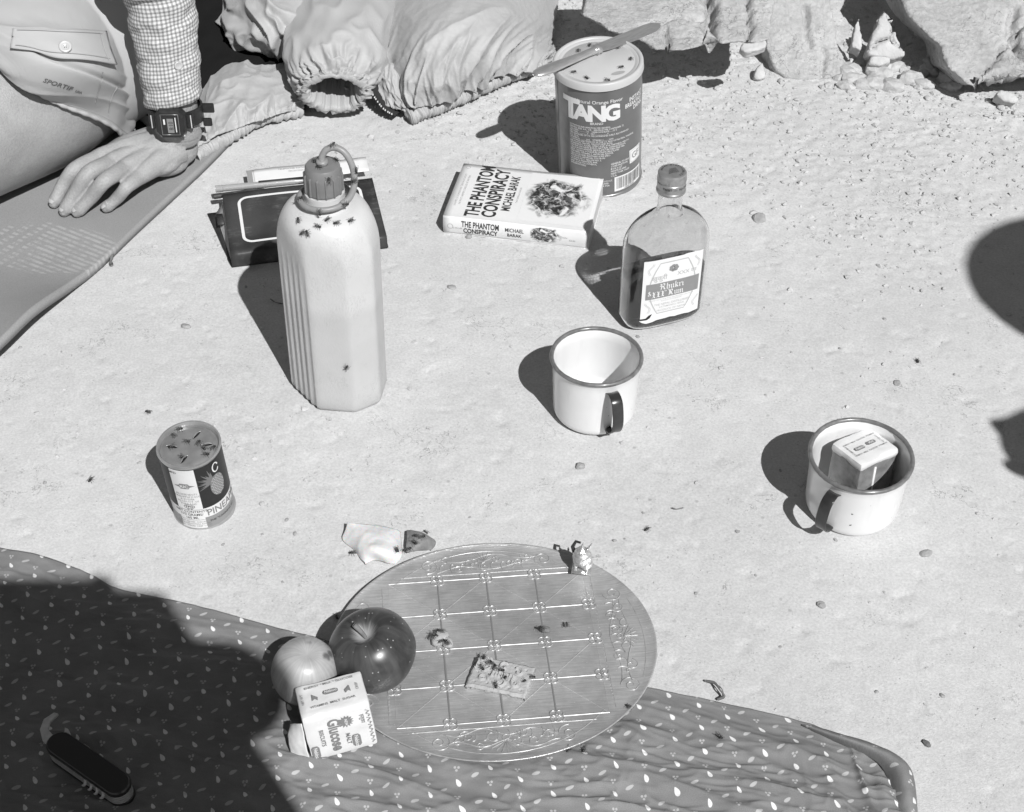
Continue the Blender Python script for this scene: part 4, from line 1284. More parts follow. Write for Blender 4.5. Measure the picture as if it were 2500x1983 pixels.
# cap
def knurl(zr, n=96):
    a = np.linspace(0, 2 * math.pi, n, endpoint=False)
    Vs = [np.stack([(r_ + (kn_ * 0.0003 * np.cos(a * 32))) * np.cos(a), (r_ + (kn_ * 0.0003 * np.cos(a * 32))) * np.sin(a), np.full(n, z_)], -1) for z_, r_, kn_ in zr]
    F = [tuple(q_) for q_ in grid_faces(len(zr), n, wrap_v=True)] + [tuple(range(n - 1, -1, -1)), tuple((len(zr) - 1) * n + k for k in range(n))]
    return np.concatenate(Vs), F
zc = HR
V, F = knurl([(zc - 0.022, 0.0132, 0), (zc - 0.0215, 0.0140, 0), (zc - 0.0195, 0.0142, 0), (zc - 0.0188, 0.0134, 0), (zc - 0.0165, 0.0134, 0), (zc - 0.016, 0.0137, 0), (zc - 0.0105, 0.0137, 0), (zc - 0.010, 0.0132, 0), (zc - 0.0092, 0.0136, 1), (zc - 0.006, 0.0137, 1), (zc - 0.0052, 0.0137, 0), (zc - 0.0015, 0.0136, 0), (zc - 0.0004, 0.0130, 0), (zc, 0.0118, 0)])
cp_ = mesh_obj('screw_cap', V, F, cap_metal, rum, angle=40)
pc = Print(lambda p, k: np.stack([p[:, 0], p[:, 1], np.full(len(p), HR + 0.0003)], -1))
for i, ch in enumerate('NEPAL DISTILLERIES'):
    a_ = R(150 - i * 13)
    pc.text(ch, 0.0092 * math.cos(a_), 0.0092 * math.sin(a_), 0.0028, a_ - math.pi / 2, bold=0.02)
for k in range(5): pc.line([(-0.006 + 0.001 * k, -0.004 + 0.0018 * k), (-0.001 + 0.001 * k, -0.003 + 0.0016 * k), (0.005, -0.004 + 0.0018 * k)], 0.0006)
pc.build('cap_print', ink_dark, cp_)
pc2 = Print(lambda p, k: np.stack([0.0141 * np.sin(p[:, 0] / 0.0139), -0.0141 * np.cos(p[:, 0] / 0.0139), p[:, 1] + HR], -1), 0.002)
pc2.text('TWIST  —  TO OPEN', 0, -0.0143, 0.0032, bold=0.02)
pc2.build('cap_band_print', ink_dark, cp_)

# ------------------------------------------------------------------ white paperback
cover_w = mat('white_cover', 0.66, rough=0.38, spec=0.4, var=0.03, vscale=30, coat=0.2)
page_m = mat('page_edges', 0.50, rough=0.9, spec=0.1, var=0.12, vscale=60, aniso=(1, 1, 60))
c_bl, c_br = G(1082, 526, 0.022), G(1440, 566, 0.022)
c_tl, c_tr = G(1147, 395, 0.023), G(1484, 443, 0.023)
BL_ = (c_br - c_bl).length; BD_ = ((c_tl - c_bl).length + (c_tr - c_br).length) / 2
az_ = math.atan2(c_br.y - c_bl.y, c_br.x - c_bl.x)
bk = thing('paperback_book', 'white paperback novel lying face up in front of the drink tin', 'book', (c_bl.x, c_bl.y, 0.0), (0, 0, az_))
TH = 0.0215
yy = np.linspace(0, BD_, 14); xx = np.linspace(0, BL_, 20)
sp_a = np.linspace(0, 1, 10)
def cover_z(x, y): return TH + 0.0012 * np.sin(y / BD_ * 2.4) + 0.0018 * sstep(0.6, 1, y / BD_) * sstep(0.5, 1, x / BL_)
rows = [(-0.0 - 0.0020 * math.sin(s_ * math.pi), TH * s_ * 0.98 + 0.0008) for s_ in sp_a]
Pc = []
for x_ in xx:
    col = [(x_, y_ - 0.0002, z_) for y_, z_ in rows] + [(x_, y_ + 0.0004, float(cover_z(x_, y_))) for y_ in yy]
    Pc.append(col)
fc = sheet('front_cover', np.array(Pc), cover_w, bk, thick=-0.0005)
sheet('back_cover', np.array([[(x_, y_, 0.0006) for y_ in np.linspace(-0.001, BD_ + 0.001, 4)] for x_ in xx]), cover_w, bk, thick=0.0005)
mbp = MB()
Vp = []
for x_ in np.linspace(0.0008, BL_ - 0.0006, 8):
    for y_ in np.linspace(0.001, BD_ - 0.0012, 8):
        Vp.append((x_, y_, 0.0012)); 
for x_ in np.linspace(0.0008, BL_ - 0.0006, 8):
    for y_ in np.linspace(0.001, BD_ - 0.0012, 8):
        Vp.append((x_, y_, float(cover_z(x_, y_)) - 0.0006))
Fp = [tuple(q_[::-1]) for q_ in grid_faces(8, 8)] + [tuple(k + 64 for k in q_) for q_ in grid_faces(8, 8)]
rim = [i * 8 for i in range(8)] + [56 + j for j in range(1, 8)] + [i * 8 + 7 for i in range(6, -1, -1)] + [j for j in range(6, 0, -1)]
Fp += [(a_, b_, b_ + 64, a_ + 64) for a_, b_ in zip(rim, rim[1:] + rim[:1])]
mesh_obj('page_block', Vp, Fp, page_m, bk, smooth=False)
mp = lambda p, k: np.stack([p[:, 0], p[:, 1], cover_z(p[:, 0], p[:, 1]) + 0.0007 + 0.000004 * k], -1)
pr = Print(mp, 0.012)
kx = BL_ / 0.167
pr.text('THE PHANTOM', 0.0385 * kx, BD_ * 0.52, 0.0215, R(90), bold=0.03, xs=0.66)
pr.text('CONSPIRACY', 0.0575 * kx, BD_ * 0.50, 0.0215, R(90), bold=0.03, xs=0.70)
pr.text('MICHAEL BARAK', 0.0715 * kx, BD_ * 0.52, 0.0135, R(90), bold=0.022, xs=0.66)
pr.build('title', ink_dark, bk)
pl_ = Print(mp, 0.02)
for i_, s_ in enumerate(('A NOVEL OF SUSPENSE AND TERROR IN THE SKY', 'THE MOST GRIPPING THRILLER OF THE YEAR')):
    pl_.text(s_, 0.0095 * kx + i_ * 0.0045, BD_ * 0.5, 0.0035, R(90), bold=0.0, xs=0.8, res=1)
pl_.text('TURN THE PAGE FOR MORE', 0.0775 * kx, BD_ * 0.5, 0.003, R(90), xs=0.8, res=1)
aa = np.linspace(0, 2 * math.pi, 20, endpoint=False)
pl_.line(np.stack([0.007 + 0.0024 * np.cos(aa), BD_ - 0.007 + 0.0024 * np.sin(aa)], -1), 0.0005, closed=True)
pl_.build('small_print', ink_light, bk)
# spine print
def spm(p, k):
    s_ = np.clip(p[:, 1] / TH, 0, 1)
    return np.stack([p[:, 0], -0.0002 - 0.0020 * np.sin(s_ * math.pi) - 0.0008, TH * s_ * 0.98 + 0.0008], -1)
ps = Print(spm, 0.02)
ps.text('THE PHANTOM', 0.043 * kx, 0.0115, 0.0095, bold=0.025, xs=0.62).text('CONSPIRACY', 0.043 * kx, 0.0035, 0.0090, bold=0.025, xs=0.68)
ps.text('MICHAEL', 0.082 * kx, 0.0115, 0.0062, bold=0.015, xs=0.8).text('BARAK', 0.082 * kx, 0.0050, 0.0062, bold=0.015, xs=0.8)
ps.build('spine_title', ink_dark, bk)
ps2 = Print(spm, 0.02)
ps2.line(np.stack([0.008 + 0.003 * np.cos(aa), 0.0105 + 0.003 * np.sin(aa)], -1), 0.0005, closed=True)
ps2.text('0-451-09', 0.016, 0.008, 0.003).text('$2.50', 0.148 * kx, 0.008, 0.003).text('FICTION', 0.137 * kx, 0.011, 0.0026)
ps2.build('spine_small_print', ink_light, bk)
# cover picture: a burning wreck in drifting smoke, printed
smoke = mat('cover_picture', 0.4, rough=0.45, spec=0.4)
t = NT(smoke)
uvv = t.coord('UV')
s_ = t.xyz(uvv)
n1 = t.noise(uvv, 3.2, 6, 0.6, 0.8); n2 = t.noise(uvv, 11.0, 6, 0.65, 1.2)
rx_ = t.sub(s_[0], 0.45); ry_ = t.sub(s_[1], 0.52)
rad_ = t.add(t.add(t.mul(t.mul(rx_, rx_), 3.6), t.mul(t.mul(ry_, ry_), 4.6)), t.mul(1.7, t.sub(n1, 0.5)))
mask = t.mul(t.ramp(rad_, 0.35, 0.80, 1.0, 0.0), t.ramp(t.noise(uvv, 5.0, 4, 0.6, 1.0), 0.34, 0.46))
tone = t.add(t.mul(0.42, t.ramp(n2, 0.46, 0.66)), t.mul(0.10, t.ramp(n1, 0.45, 0.66)))
tone = t.add(tone, 0.02)
t.colour(t.mix(mask, 0.66, tone))
yy2, xx2 = np.linspace(0.006, BD_ - 0.004, 16), np.linspace(0.083 * kx, BL_ - 0.004, 16)
XX, YY = np.meshgrid(xx2, yy2, indexing='ij')
UVp = np.stack(np.meshgrid(np.linspace(0, 1, 16), np.linspace(0, 1, 16), indexing='ij'), -1).reshape(-1, 2)
mesh_obj('cover_picture', np.stack([XX, YY, cover_z(XX, YY) + 0.00075], -1).reshape(-1, 3), grid_faces(16, 16), smoke, bk, uv=UVp)
xx3 = np.linspace(0.100 * kx, 0.136 * kx, 12); hh3 = np.linspace(0.001, TH - 0.001, 10)
XX, HH = np.meshgrid(xx3, hh3, indexing='ij')
mesh_obj('spine_picture', spm(np.stack([XX.ravel(), HH.ravel()], -1), 0) + np.array([0, 0.0002, 0]), grid_faces(12, 10), smoke, bk, uv=np.stack(np.meshgrid(np.linspace(0.05, 0.95, 12), np.linspace(0.1, 0.85, 10), indexing='ij'), -1).reshape(-1, 2))

# ------------------------------------------------------------------ dark notebook with papers and pens
dark_cover = mat('scuffed_black_cover', 0.030, rough=0.5, spec=0.35)
t = NT(dark_cover)
o = t.coord()
sc = t.mul(t.ramp(t.noise(o, 40.0, 6, 0.7), 0.5, 0.72), t.ramp(t.noise(t.scale(o, (60, 400, 60)), 1.0, 5, 0.7), 0.4, 0.7))
v = t.add(t.mul(sc, 0.10), t.mul(0.034, t.ramp(t.noise(o, 18.0, 4), 0.3, 0.7, 0.7, 1.6)))
t.colour(v)
t.bump(t.noise(o, 260.0, 4), 0.0004)
n_bl, n_br, n_tl, n_tr = G(562, 622, 0.016), G(944, 575, 0.016), G(545, 477, 0.022), G(897, 413, 0.022)
NL, ND = (n_br - n_bl).length, (n_tl - n_bl).length
az_ = math.atan2(n_br.y - n_bl.y, n_br.x - n_bl.x)
nbk = thing('notebook', 'worn black notebook with a white ruled border, half hidden behind the canteen', 'notebook', (n_bl.x, n_bl.y, 0.0), (0, 0, az_))
def ncov(x, y): return 0.0155 + 0.006 * (y / ND) ** 1.3 + 0.0012 * np.sin(x / NL * 5)
ys = np.linspace(0, ND, 16); xs2 = np.linspace(0, NL, 20)
prow = [(-0.0012 * math.sin(s_ * math.pi), 0.001 + 0.0140 * s_) for s_ in np.linspace(0, 1, 7)]
Pn = np.array([[(x_, y_, z_) for y_, z_ in prow] + [(x_ + 0.06 * 0 * y_, y_, float(ncov(x_, y_))) for y_ in ys] for x_ in xs2])
sheet('top_cover', Pn, dark_cover, nbk, thick=-0.0016)
low = np.array([[(x_ - 0.10 * y_ * (1 - i_ / 9) ** 2, y_ * 0.98, 0.0018 + 0.0006 * y_ / ND) for y_ in np.linspace(0, ND, 8)] for i_, x_ in enumerate(np.linspace(-0.0005, NL + 0.001, 10))])
low[0, :, 0] -= np.linspace(0, 0.008, 8)
sheet('bottom_cover', low, dark_cover, nbk, thick=0.0016)
pg = mat('notebook_pages', 0.52, rough=0.9, spec=0.1, var=0.15, vscale=50, aniso=(1, 1, 80))
for k in range(9):
    f_ = k / 8.0
    off_ = -0.011 * (1 - f_)
    a_ = np.array([[(0.001 + off_ * y_ / ND, y_, 0.0028 + (0.0122 + 0.0055 * (y_ / ND) ** 1.3) * f_ * 0.98) if e_ == 0 else (NL - 0.002, y_, 0.0028 + (0.0122 + 0.0055 * (y_ / ND) ** 1.3) * f_ * 0.98) for y_ in np.linspace(0.001, ND - 0.004, 8)] for e_ in (0, 1)])
    sheet('page_sheaf', a_, pg, nbk, thick=0.0012)
mp = lambda p, k: np.stack([p[:, 0], p[:, 1], ncov(p[:, 0], p[:, 1]) + 0.0022 + 0 * k], -1)
pr = Print(mp, 0.01)
ra, mx, my = 0.010, 0.0165, 0.015
bd = []
for cx_, cy_, a0 in ((NL - mx - ra, my + ra, -90), (NL - mx - ra, ND - my * 0.8 - ra, 0), (mx + ra, ND - my * 0.8 - ra, 90), (mx + ra, my + ra, 180)):
    bd += [(cx_ + ra * math.cos(R(a0 + s_)), cy_ + ra * math.sin(R(a0 + s_))) for s_ in np.linspace(0, 90, 8)]
dense = []
for i in range(len(bd)):
    a_, b_ = np.array(bd[i]), np.array(bd[(i + 1) % len(bd)])
    m2 = max(1, int(np.linalg.norm(b_ - a_) / 0.006))
    dense += [tuple(a_ + (b_ - a_) * j / m2) for j in range(m2)]
pr.step = None
pr.line(dense, 0.0032, closed=True)
pr.build('white_border', white_ink, nbk)
# pen clip of the notebook's edge
MB().box((-0.004, ND * 0.72, 0.0105), (0.010, 0.020, 0.0018)).build('cover_tab', dark_cover, nbk)

pa = thing('printed_slip', 'pale printed paper slip with a grey band sticking out behind the notebook', 'paper', tuple(G(606, 452, 0.016)), (R(5), 0, R(12)))
sheet('slip', np.array([[(x_, y_, 0.0006 * math.sin(x_ * 60)) for y_ in np.linspace(0, 0.026, 5)] for x_ in np.linspace(0, 0.135, 14)]), paper, pa, thick=0.0004)
pp = Print(lambda p, k: np.stack([p[:, 0], p[:, 1], 0.0006 * np.sin(p[:, 0] * 60) + 0.0003], -1), 0.01)
pp.rect(0.0005, 0.0005, 0.0062, 0.0255)
pp.line([(0.0078, 0.0005), (0.0078, 0.0255)], 0.0004)
pp.text('TELEPHONE: KATHMANDU, NEPAL', 0.062, 0.0195, 0.0036, xs=0.95).text('REGISTERED AIR MAIL', 0.062, 0.0150, 0.0032)
pp.build('slip_print', mat('slip_ink', 0.26, rough=0.8), pa)
clear_pl = mat('clear_plastic', 0.42, rough=0.25, spec=0.5)
clear_pl.node_tree.nodes['Principled BSDF'].inputs['Transmission Weight'].default_value = 0.35
def pen(label, p0, p1, r, m1, z0, z1, refill):
    a_, b_ = G(p0[0], p0[1], z0), G(p1[0], p1[1], z1)
    d_ = b_ - a_
    t_ = thing('pen', label, 'pen', tuple(a_), (0, -math.atan2(d_.z, math.hypot(d_.x, d_.y)), math.atan2(d_.y, d_.x)))
    L_ = d_.length
    V, F = section(np.array([0, 0.001, 0.01, L_ - 0.016, L_ - 0.003, L_]), np.array([r * 0.8, r, r, r, r * 0.45, r * 0.15]), np.array([r * 0.8, r, r, r, r * 0.45, r * 0.15]))
    mesh_obj('barrel', V, F, m1, t_)
    V, F = section(np.array([-0.0035, -0.003, 0.004, 0.0045]), np.full(4, r * 1.1), np.full(4, r * 1.1))
    mesh_obj('end_plug', V, F, m1, t_)
    if refill:
        V, F = section(np.array([L_ * 0.45, L_ * 0.97]), np.full(2, r * 0.36), np.full(2, r * 0.36))
        V[:, 2] += r * 1.05
        mesh_obj('ink_refill', V, F, ink_dark, t_)
    return t_
pen('clear ballpoint pen lying along the far edge of the notebook', (534, 461), (752, 440), 0.0036, clear_pl, 0.022, 0.025, True)
pen('dark slim pencil poking out from the notebook top left corner', (530, 479), (650, 462), 0.0028, dark_cover, 0.018, 0.019, False)
# ------------------------------------------------------------------ pineapple tin
RP, HP = 0.0262, 0.083
gp = G(500, 1239)
pt = thing('juice_tin', 'small tin of pineapple juice with punched lid and wet flies', 'tin', (gp.x, gp.y, 0.0), (R(5.0), R(-1.0), R(-2)))
p_metal = mat('tin_lid_metal', 0.40, rough=0.32, metal=0.55, var=0.2, vscale=90)
p_top = mat('sticky_tin_lid', 0.26, rough=0.25, metal=0.4, var=0.3, vscale=70)
p_gray = mat('tin_print_grey', 0.24, rough=0.4, spec=0.4, var=0.06, vscale=60)
p_dark = mat('tin_print_dark', 0.022, rough=0.45, spec=0.25, var=0.15, vscale=60)
p_mid = mat('fruit_ink', 0.20, rough=0.5)
p_leaf = mat('leaf_ink', 0.16, rough=0.5)
prf = [(0.0005, 0.0015), (RP - 0.002, 0.0015), (RP - 0.001, 0.0), (RP + 0.0008, 0.0), (RP + 0.0011, 0.0013), (RP + 0.0006, 0.0026), (RP, 0.0032)]
prf += [(RP, z_) for z_ in np.linspace(0.004, HP - 0.0036, 12)] + [(RP + 0.0006, HP - 0.003), (RP + 0.0011, HP - 0.0014), (RP + 0.0008, HP), (RP - 0.0006, HP + 0.0001), (RP - 0.0013, HP - 0.0012), (RP - 0.0018, HP - 0.0035)]
V, F = lathe(prf, 96)
mesh_obj('tin_wall', V, F, p_metal, pt, angle=50)
n = 64
rings = [RP - 0.0019, RP - 0.0035, RP - 0.0042, 0.018, 0.014, 0.009, 0.004, 0.0002]
zr_ = [HP - 0.0035, HP - 0.0036, HP - 0.0030, HP - 0.0030, HP - 0.0031, HP - 0.0031, HP - 0.0031, HP - 0.0031]
a = np.linspace(0, 2 * math.pi, n, endpoint=False)
V = np.concatenate([np.stack([r_ * np.cos(a), r_ * np.sin(a), np.full(n, z_)], -1) for r_, z_ in zip(rings, zr_)])
V[:, 2] += 0.0004 * fbm(V, 120.0, 2)
mesh_obj('lid', V, [tuple(q_) for q_ in grid_faces(8, n, wrap_v=True)], p_top, pt)
slit = mat('punched_hole', 0.01, rough=0.9)
for az, rr, rot in ((R(70), 0.013, R(60)), (R(5), 0.015, R(12)), (R(185), 0.014, R(-10)), (R(265), 0.0155, R(65))):
    c_ = (rr * math.cos(az), rr * math.sin(az))
    d_ = np.array([math.cos(rot), math.sin(rot)]); e_ = np.array([-d_[1], d_[0]])
    V = [tuple(np.append(np.array(c_) + d_ * 0.0048 * math.cos(x_) + e_ * 0.0009 * math.sin(x_), HP - 0.0026)) for x_ in np.linspace(0, 6.28, 12, endpoint=False)]
    mesh_obj('punched_slit', V, [tuple(range(12))], slit, pt)
    lip = MB()
    lip.tube([np.append(np.array(c_) + d_ * 0.005 * s_ + e_ * 0.0009 * (1 - s_ * s_), HP - 0.0022 + 0.0010 * (1 - s_ * s_)) for s_ in np.linspace(-1, 1, 9)], 0.0004, 6)
    lip.build('raised_lip', p_metal, pt)
cy = lambda dr: (lambda p, k: np.stack([(RP + dr + 0.000003 * k) * np.sin(p[:, 0] / RP), -(RP + dr + 0.000003 * k) * np.cos(p[:, 0] / RP), p[:, 1]], -1))
dg = lambda a_: RP * R(a_)
def band(name, a0, a1, z0, z1, m_, dr):
    pr = Print(cy(dr), 0.0025); pr.rect(dg(a0), z0, dg(a1), z1); return pr.build(name, m_, pt)
band('lower_band', -175, 185, 0.0036, 0.0170, p_gray, 0.00015)
band('name_band', -175, 185, 0.0170, 0.0285, paper, 0.00015)
band('dark_panel', -175, 185, 0.0285, HP - 0.0042, p_dark, 0.00015)
band('white_panel', -31, 17, 0.0037, HP - 0.0043, paper, 0.00030)
pr = Print(cy(0.0005), 0.0025)
pr.text('NET CONTENTS', dg(-7), 0.0245, 0.0040, bold=0.006, xs=0.95).text('170 GRAMS/', dg(-7), 0.0205, 0.0040, bold=0.006, xs=0.95).text('165 ML', dg(-7), 0.0165, 0.0040, bold=0.006, xs=0.95)
pr.text('MFD', dg(-24), 0.0735, 0.0036, bold=0.006).text('TPO', dg(-7), 0.0315, 0.0030, bold=0.03, xs=1.2)
pr.line([(dg(-7) + 0.0046 * math.cos(x_), 0.0326 + 0.0024 * math.sin(x_)) for x_ in np.linspace(0, 6.28, 24, endpoint=False)], 0.0004, closed=True)
pr.text('THE "CANNING IN"', dg(24), 0.0105, 0.0032, align='LEFT', bold=0.012)
pr.text('* *', dg(-7), 0.0265, 0.0045, bold=0.03)
for z_ in (0.0285, 0.0150): pr.line([(dg(x_), z_) for x_ in np.linspace(-31, 17, 8)], 0.00025)
pr.build('dark_print', ink_dark, pt)
pr = Print(cy(0.0005), 0.0025)
pr.text('PINEAPPLE', dg(22), 0.0188, 0.0112, align='LEFT', bold=0.012, xs=0.82)
for i_, s_ in enumerate(('INGREDIENTS', 'PINEAPPLE JUICE', '& SUGAR', 'PRODUCT OF', 'THAILAND')):
    pr.text(s_, dg(-7), 0.0475 - i_ * 0.0031, 0.0030, res=1)
for i_, s_ in enumerate(('BEST SERVED CHILLED', 'NO PRESERVATIVES ADDED', 'ONCE OPENED KEEP COLD')):
    pr.text(s_, dg(-7), 0.0115 - i_ * 0.0027, 0.0024, res=1)
pr.poly([(dg(-7) + x_, 0.0590 + y_) for x_, y_ in ((-0.0092, 0), (-0.0045, 0.0012), (-0.0035, 0.0030), (0.0035, 0.0030), (0.0045, 0.0012), (0.0092, 0), (0.0045, -0.0012), (0.0035, -0.0032), (-0.0035, -0.0032), (-0.0045, -0.0012))])
pr.build('grey_print', ink, pt)
pw = Print(cy(0.0008), 0.0025); pw.text('RIC', dg(-7), 0.0574, 0.0048, bold=0.02)
pw.line([(dg(58) + 0.0030 * math.cos(x_), 0.0705 + 0.0050 * math.sin(x_)) for x_ in np.linspace(0.3, 5.9, 22)], 0.0012)
pw.build('white_print', white_ink, pt)
# the printed fruit: crown of leaves and a body of scales
fr = Print(cy(0.0005), 0.0025)
fx, fz = dg(56), 0.0500
fr.poly([(fx + 0.0075 * math.cos(x_), fz + 0.0125 * math.sin(x_)) for x_ in np.linspace(0, 6.28, 28, endpoint=False)])
fr.build('printed_fruit', p_mid, pt)
lf = Print(cy(0.0004), 0.0025)
for k in range(15):
    a_ = R(95 + k * 8.5); L_ = 0.0165 * (0.7 + 0.3 * math.sin(k * 2.1))
    bx_, bz_ = fx - 0.004, fz + 0.0075
    dx_, dz_ = math.cos(a_), math.sin(a_)
    lf.poly([(bx_ - dz_ * 0.0015, bz_ + dx_ * 0.0015), (bx_ + dx_ * L_, bz_ + dz_ * L_), (bx_ + dz_ * 0.0015, bz_ - dx_ * 0.0015)])
lf.build('printed_leaves', p_leaf, pt)
sc_ = Print(cy(0.0008), 0.0025)
for i in range(-3, 4):
    for j in range(-6, 7):
        x_, z_ = (i + 0.5 * (j % 2)) * 0.0024, j * 0.0019
        if (x_ / 0.0068) ** 2 + (z_ / 0.0118) ** 2 < 1:
            sc_.poly([(fx + x_ + 0.0009 * math.cos(q_), fz + z_ + 0.0007 * math.sin(q_)) for q_ in np.linspace(0, 6.28, 7, endpoint=False)])
sc_.build('printed_scales', mat('scale_ink', 0.38, rough=0.5), pt)

# ------------------------------------------------------------------ engraved metal tray
tray_m = mat('brushed_tray', 0.34, rough=0.30, metal=0.5, spec=0.5)
t = NT(tray_m)
o = t.coord()
v = t.mul(0.50, t.ramp(t.noise(t.scale(o, (40, 900, 40)), 1.0, 5, 0.7), 0.3, 0.72, 0.86, 1.2))
v = t.mul(v, t.ramp(t.noise(o, 12.0, 5), 0.3, 0.7, 0.78, 1.15))
v = t.mul(v, t.ramp(t.noise(o, 60.0, 5, 0.65), 0.3, 0.7, 0.9, 1.08))
v = t.mul(v, t.add(1.0, t.mul(0.5, t.ramp(t.noise(o, 600.0, 2), 0.68, 0.76))))
t.colour(v)
t.bump(t.noise(t.scale(o, (50, 1200, 50)), 1.0, 4, 0.7), 0.00025)
engr = mat('engraved_line', 0.42, rough=0.34, metal=0.5, var=0.4, vscale=150)
groove = mat('engraved_groove', 0.30, rough=0.4, metal=0.5)
TRX, TRY = 0.1290, 0.1130
gtr = G(1207, 1570, 0.012)
ty = thing('serving_tray', 'round engraved metal tray with grid pattern, on the cloth edge', 'tray', (gtr.x, gtr.y, 0.0085), (R(-1.5), R(0.8), R(6)))
n = 128
a = np.linspace(0, 2 * math.pi, n, endpoint=False)
prof = [(0.0005, 0.0), (0.6, 0.0), (0.93, 0.0), (0.975, 0.0006), (0.99, 0.0016), (1.0, 0.0022), (1.004, 0.0016), (0.995, 0.0002), (0.97, -0.0014), (0.9, -0.0018), (0.0005, -0.0018)]
V = np.concatenate([np.stack([TRX * r_ * np.cos(a), TRY * r_ * np.sin(a), np.full(n, z_)], -1) for r_, z_ in prof])
V[:, 2] += 0.0006 * fbm(V, 14.0, 2)
mesh_obj('plate', V, [tuple(q_) for q_ in grid_faces(len(prof), n, wrap_v=True)], tray_m, ty)
def tz(p): return 0.0006 * fbm(np.concatenate([p, np.zeros((len(p), 1))], 1), 14.0, 2)
def ridge_line(mb, pts, w, h):
    """raised chased line with a rounded back"""
    P_ = np.array(pts, float); m2 = len(P_)
    T_ = np.gradient(P_, axis=0); T_ /= np.linalg.norm(T_, axis=1)[:, None] + 1e-9
    N_ = np.stack([-T_[:, 1], T_[:, 0]], 1)
    z_ = tz(P_)
    rows = []
    for s_, hh in ((-0.5, -0.0002), (-0.3, 0.8), (0, 1.0), (0.3, 0.8), (0.5, -0.0002)):
        rows.append(np.concatenate([P_ + N_ * s_ * w, (z_ + (hh * h if hh > 0 else hh))[:, None]], 1))
    V_ = np.stack(rows, 1).reshape(-1, 3)
    mb.add(V_, [tuple(q_) for q_ in grid_faces(m2, 5)])
gs = 0.0405
def seg(a_, b_, k=12): return [tuple(np.array(a_) + (np.array(b_) - np.array(a_)) * s_) for s_ in np.linspace(0, 1, k)]
for i in range(-2, 3):
    m1 = MB(); ridge_line(m1, seg((-2 * gs, i * gs * 0.92), (2 * gs, i * gs * 0.92), 24), 0.0013, 0.00050); m1.build('cross_ridge', engr, ty)
    if abs(i) < 2:
        m1 = MB(); ridge_line(m1, seg((i * gs, -2 * gs * 0.92), (i * gs, 2 * gs * 0.92), 24), 0.0018, 0.0005); m1.build('upright_ridge', groove, ty)
    else:
        m1 = MB(); ridge_line(m1, seg((i * gs, -2 * gs * 0.92), (i * gs, 2 * gs * 0.92), 24), 0.0008, 0.00035); m1.build('edge_ridge', tray_m, ty)
for a_, b_ in (((-2, -2), (2, 2)), ((-2, 2), (2, -2)), ((-2, 0), (0, 2)), ((0, 2), (2, 0)), ((2, 0), (0, -2)), ((0, -2), (-2, 0))):
    m1 = MB(); ridge_line(m1, seg((a_[0] * gs, a_[1] * gs * 0.92), (b_[0] * gs, b_[1] * gs * 0.92), 24), 0.0007, 0.00035); m1.build('diagonal_line', tray_m, ty)
ring_pts = lambda c_, r_, k=14, ph=0.0: [(c_[0] + r_ * math.cos(x_ + ph), c_[1] + r_ * math.sin(x_ + ph)) for x_ in np.linspace(0, 6.2832, k)]
for i in range(-2, 3):
    for j in range(-2, 3):
        if abs(i) == 2 and abs(j) == 2: continue
        m1 = MB()
        c_ = (i * gs, j * gs * 0.92)
        for k in range(4):
            ridge_line(m1, ring_pts((c_[0] + 0.0032 * math.cos(k * 1.571 + 0.78), c_[1] + 0.0032 * math.sin(k * 1.571 + 0.78)), 0.0030, 12), 0.0013, 0.0008)
        ridge_line(m1, ring_pts(c_, 0.0014, 8), 0.0008, 0.0009)
        for k in range(8):
            ridge_line(m1, seg((c_[0] + 0.0016 * math.cos(k * 0.785), c_[1] + 0.0016 * math.sin(k * 0.785)), (c_[0] + 0.0030 * math.cos(k * 0.785), c_[1] + 0.0030 * math.sin(k * 0.785)), 4), 0.0004, 0.0005)
        m1.build('flower_boss', engr, ty)['kind'] = 'stuff'
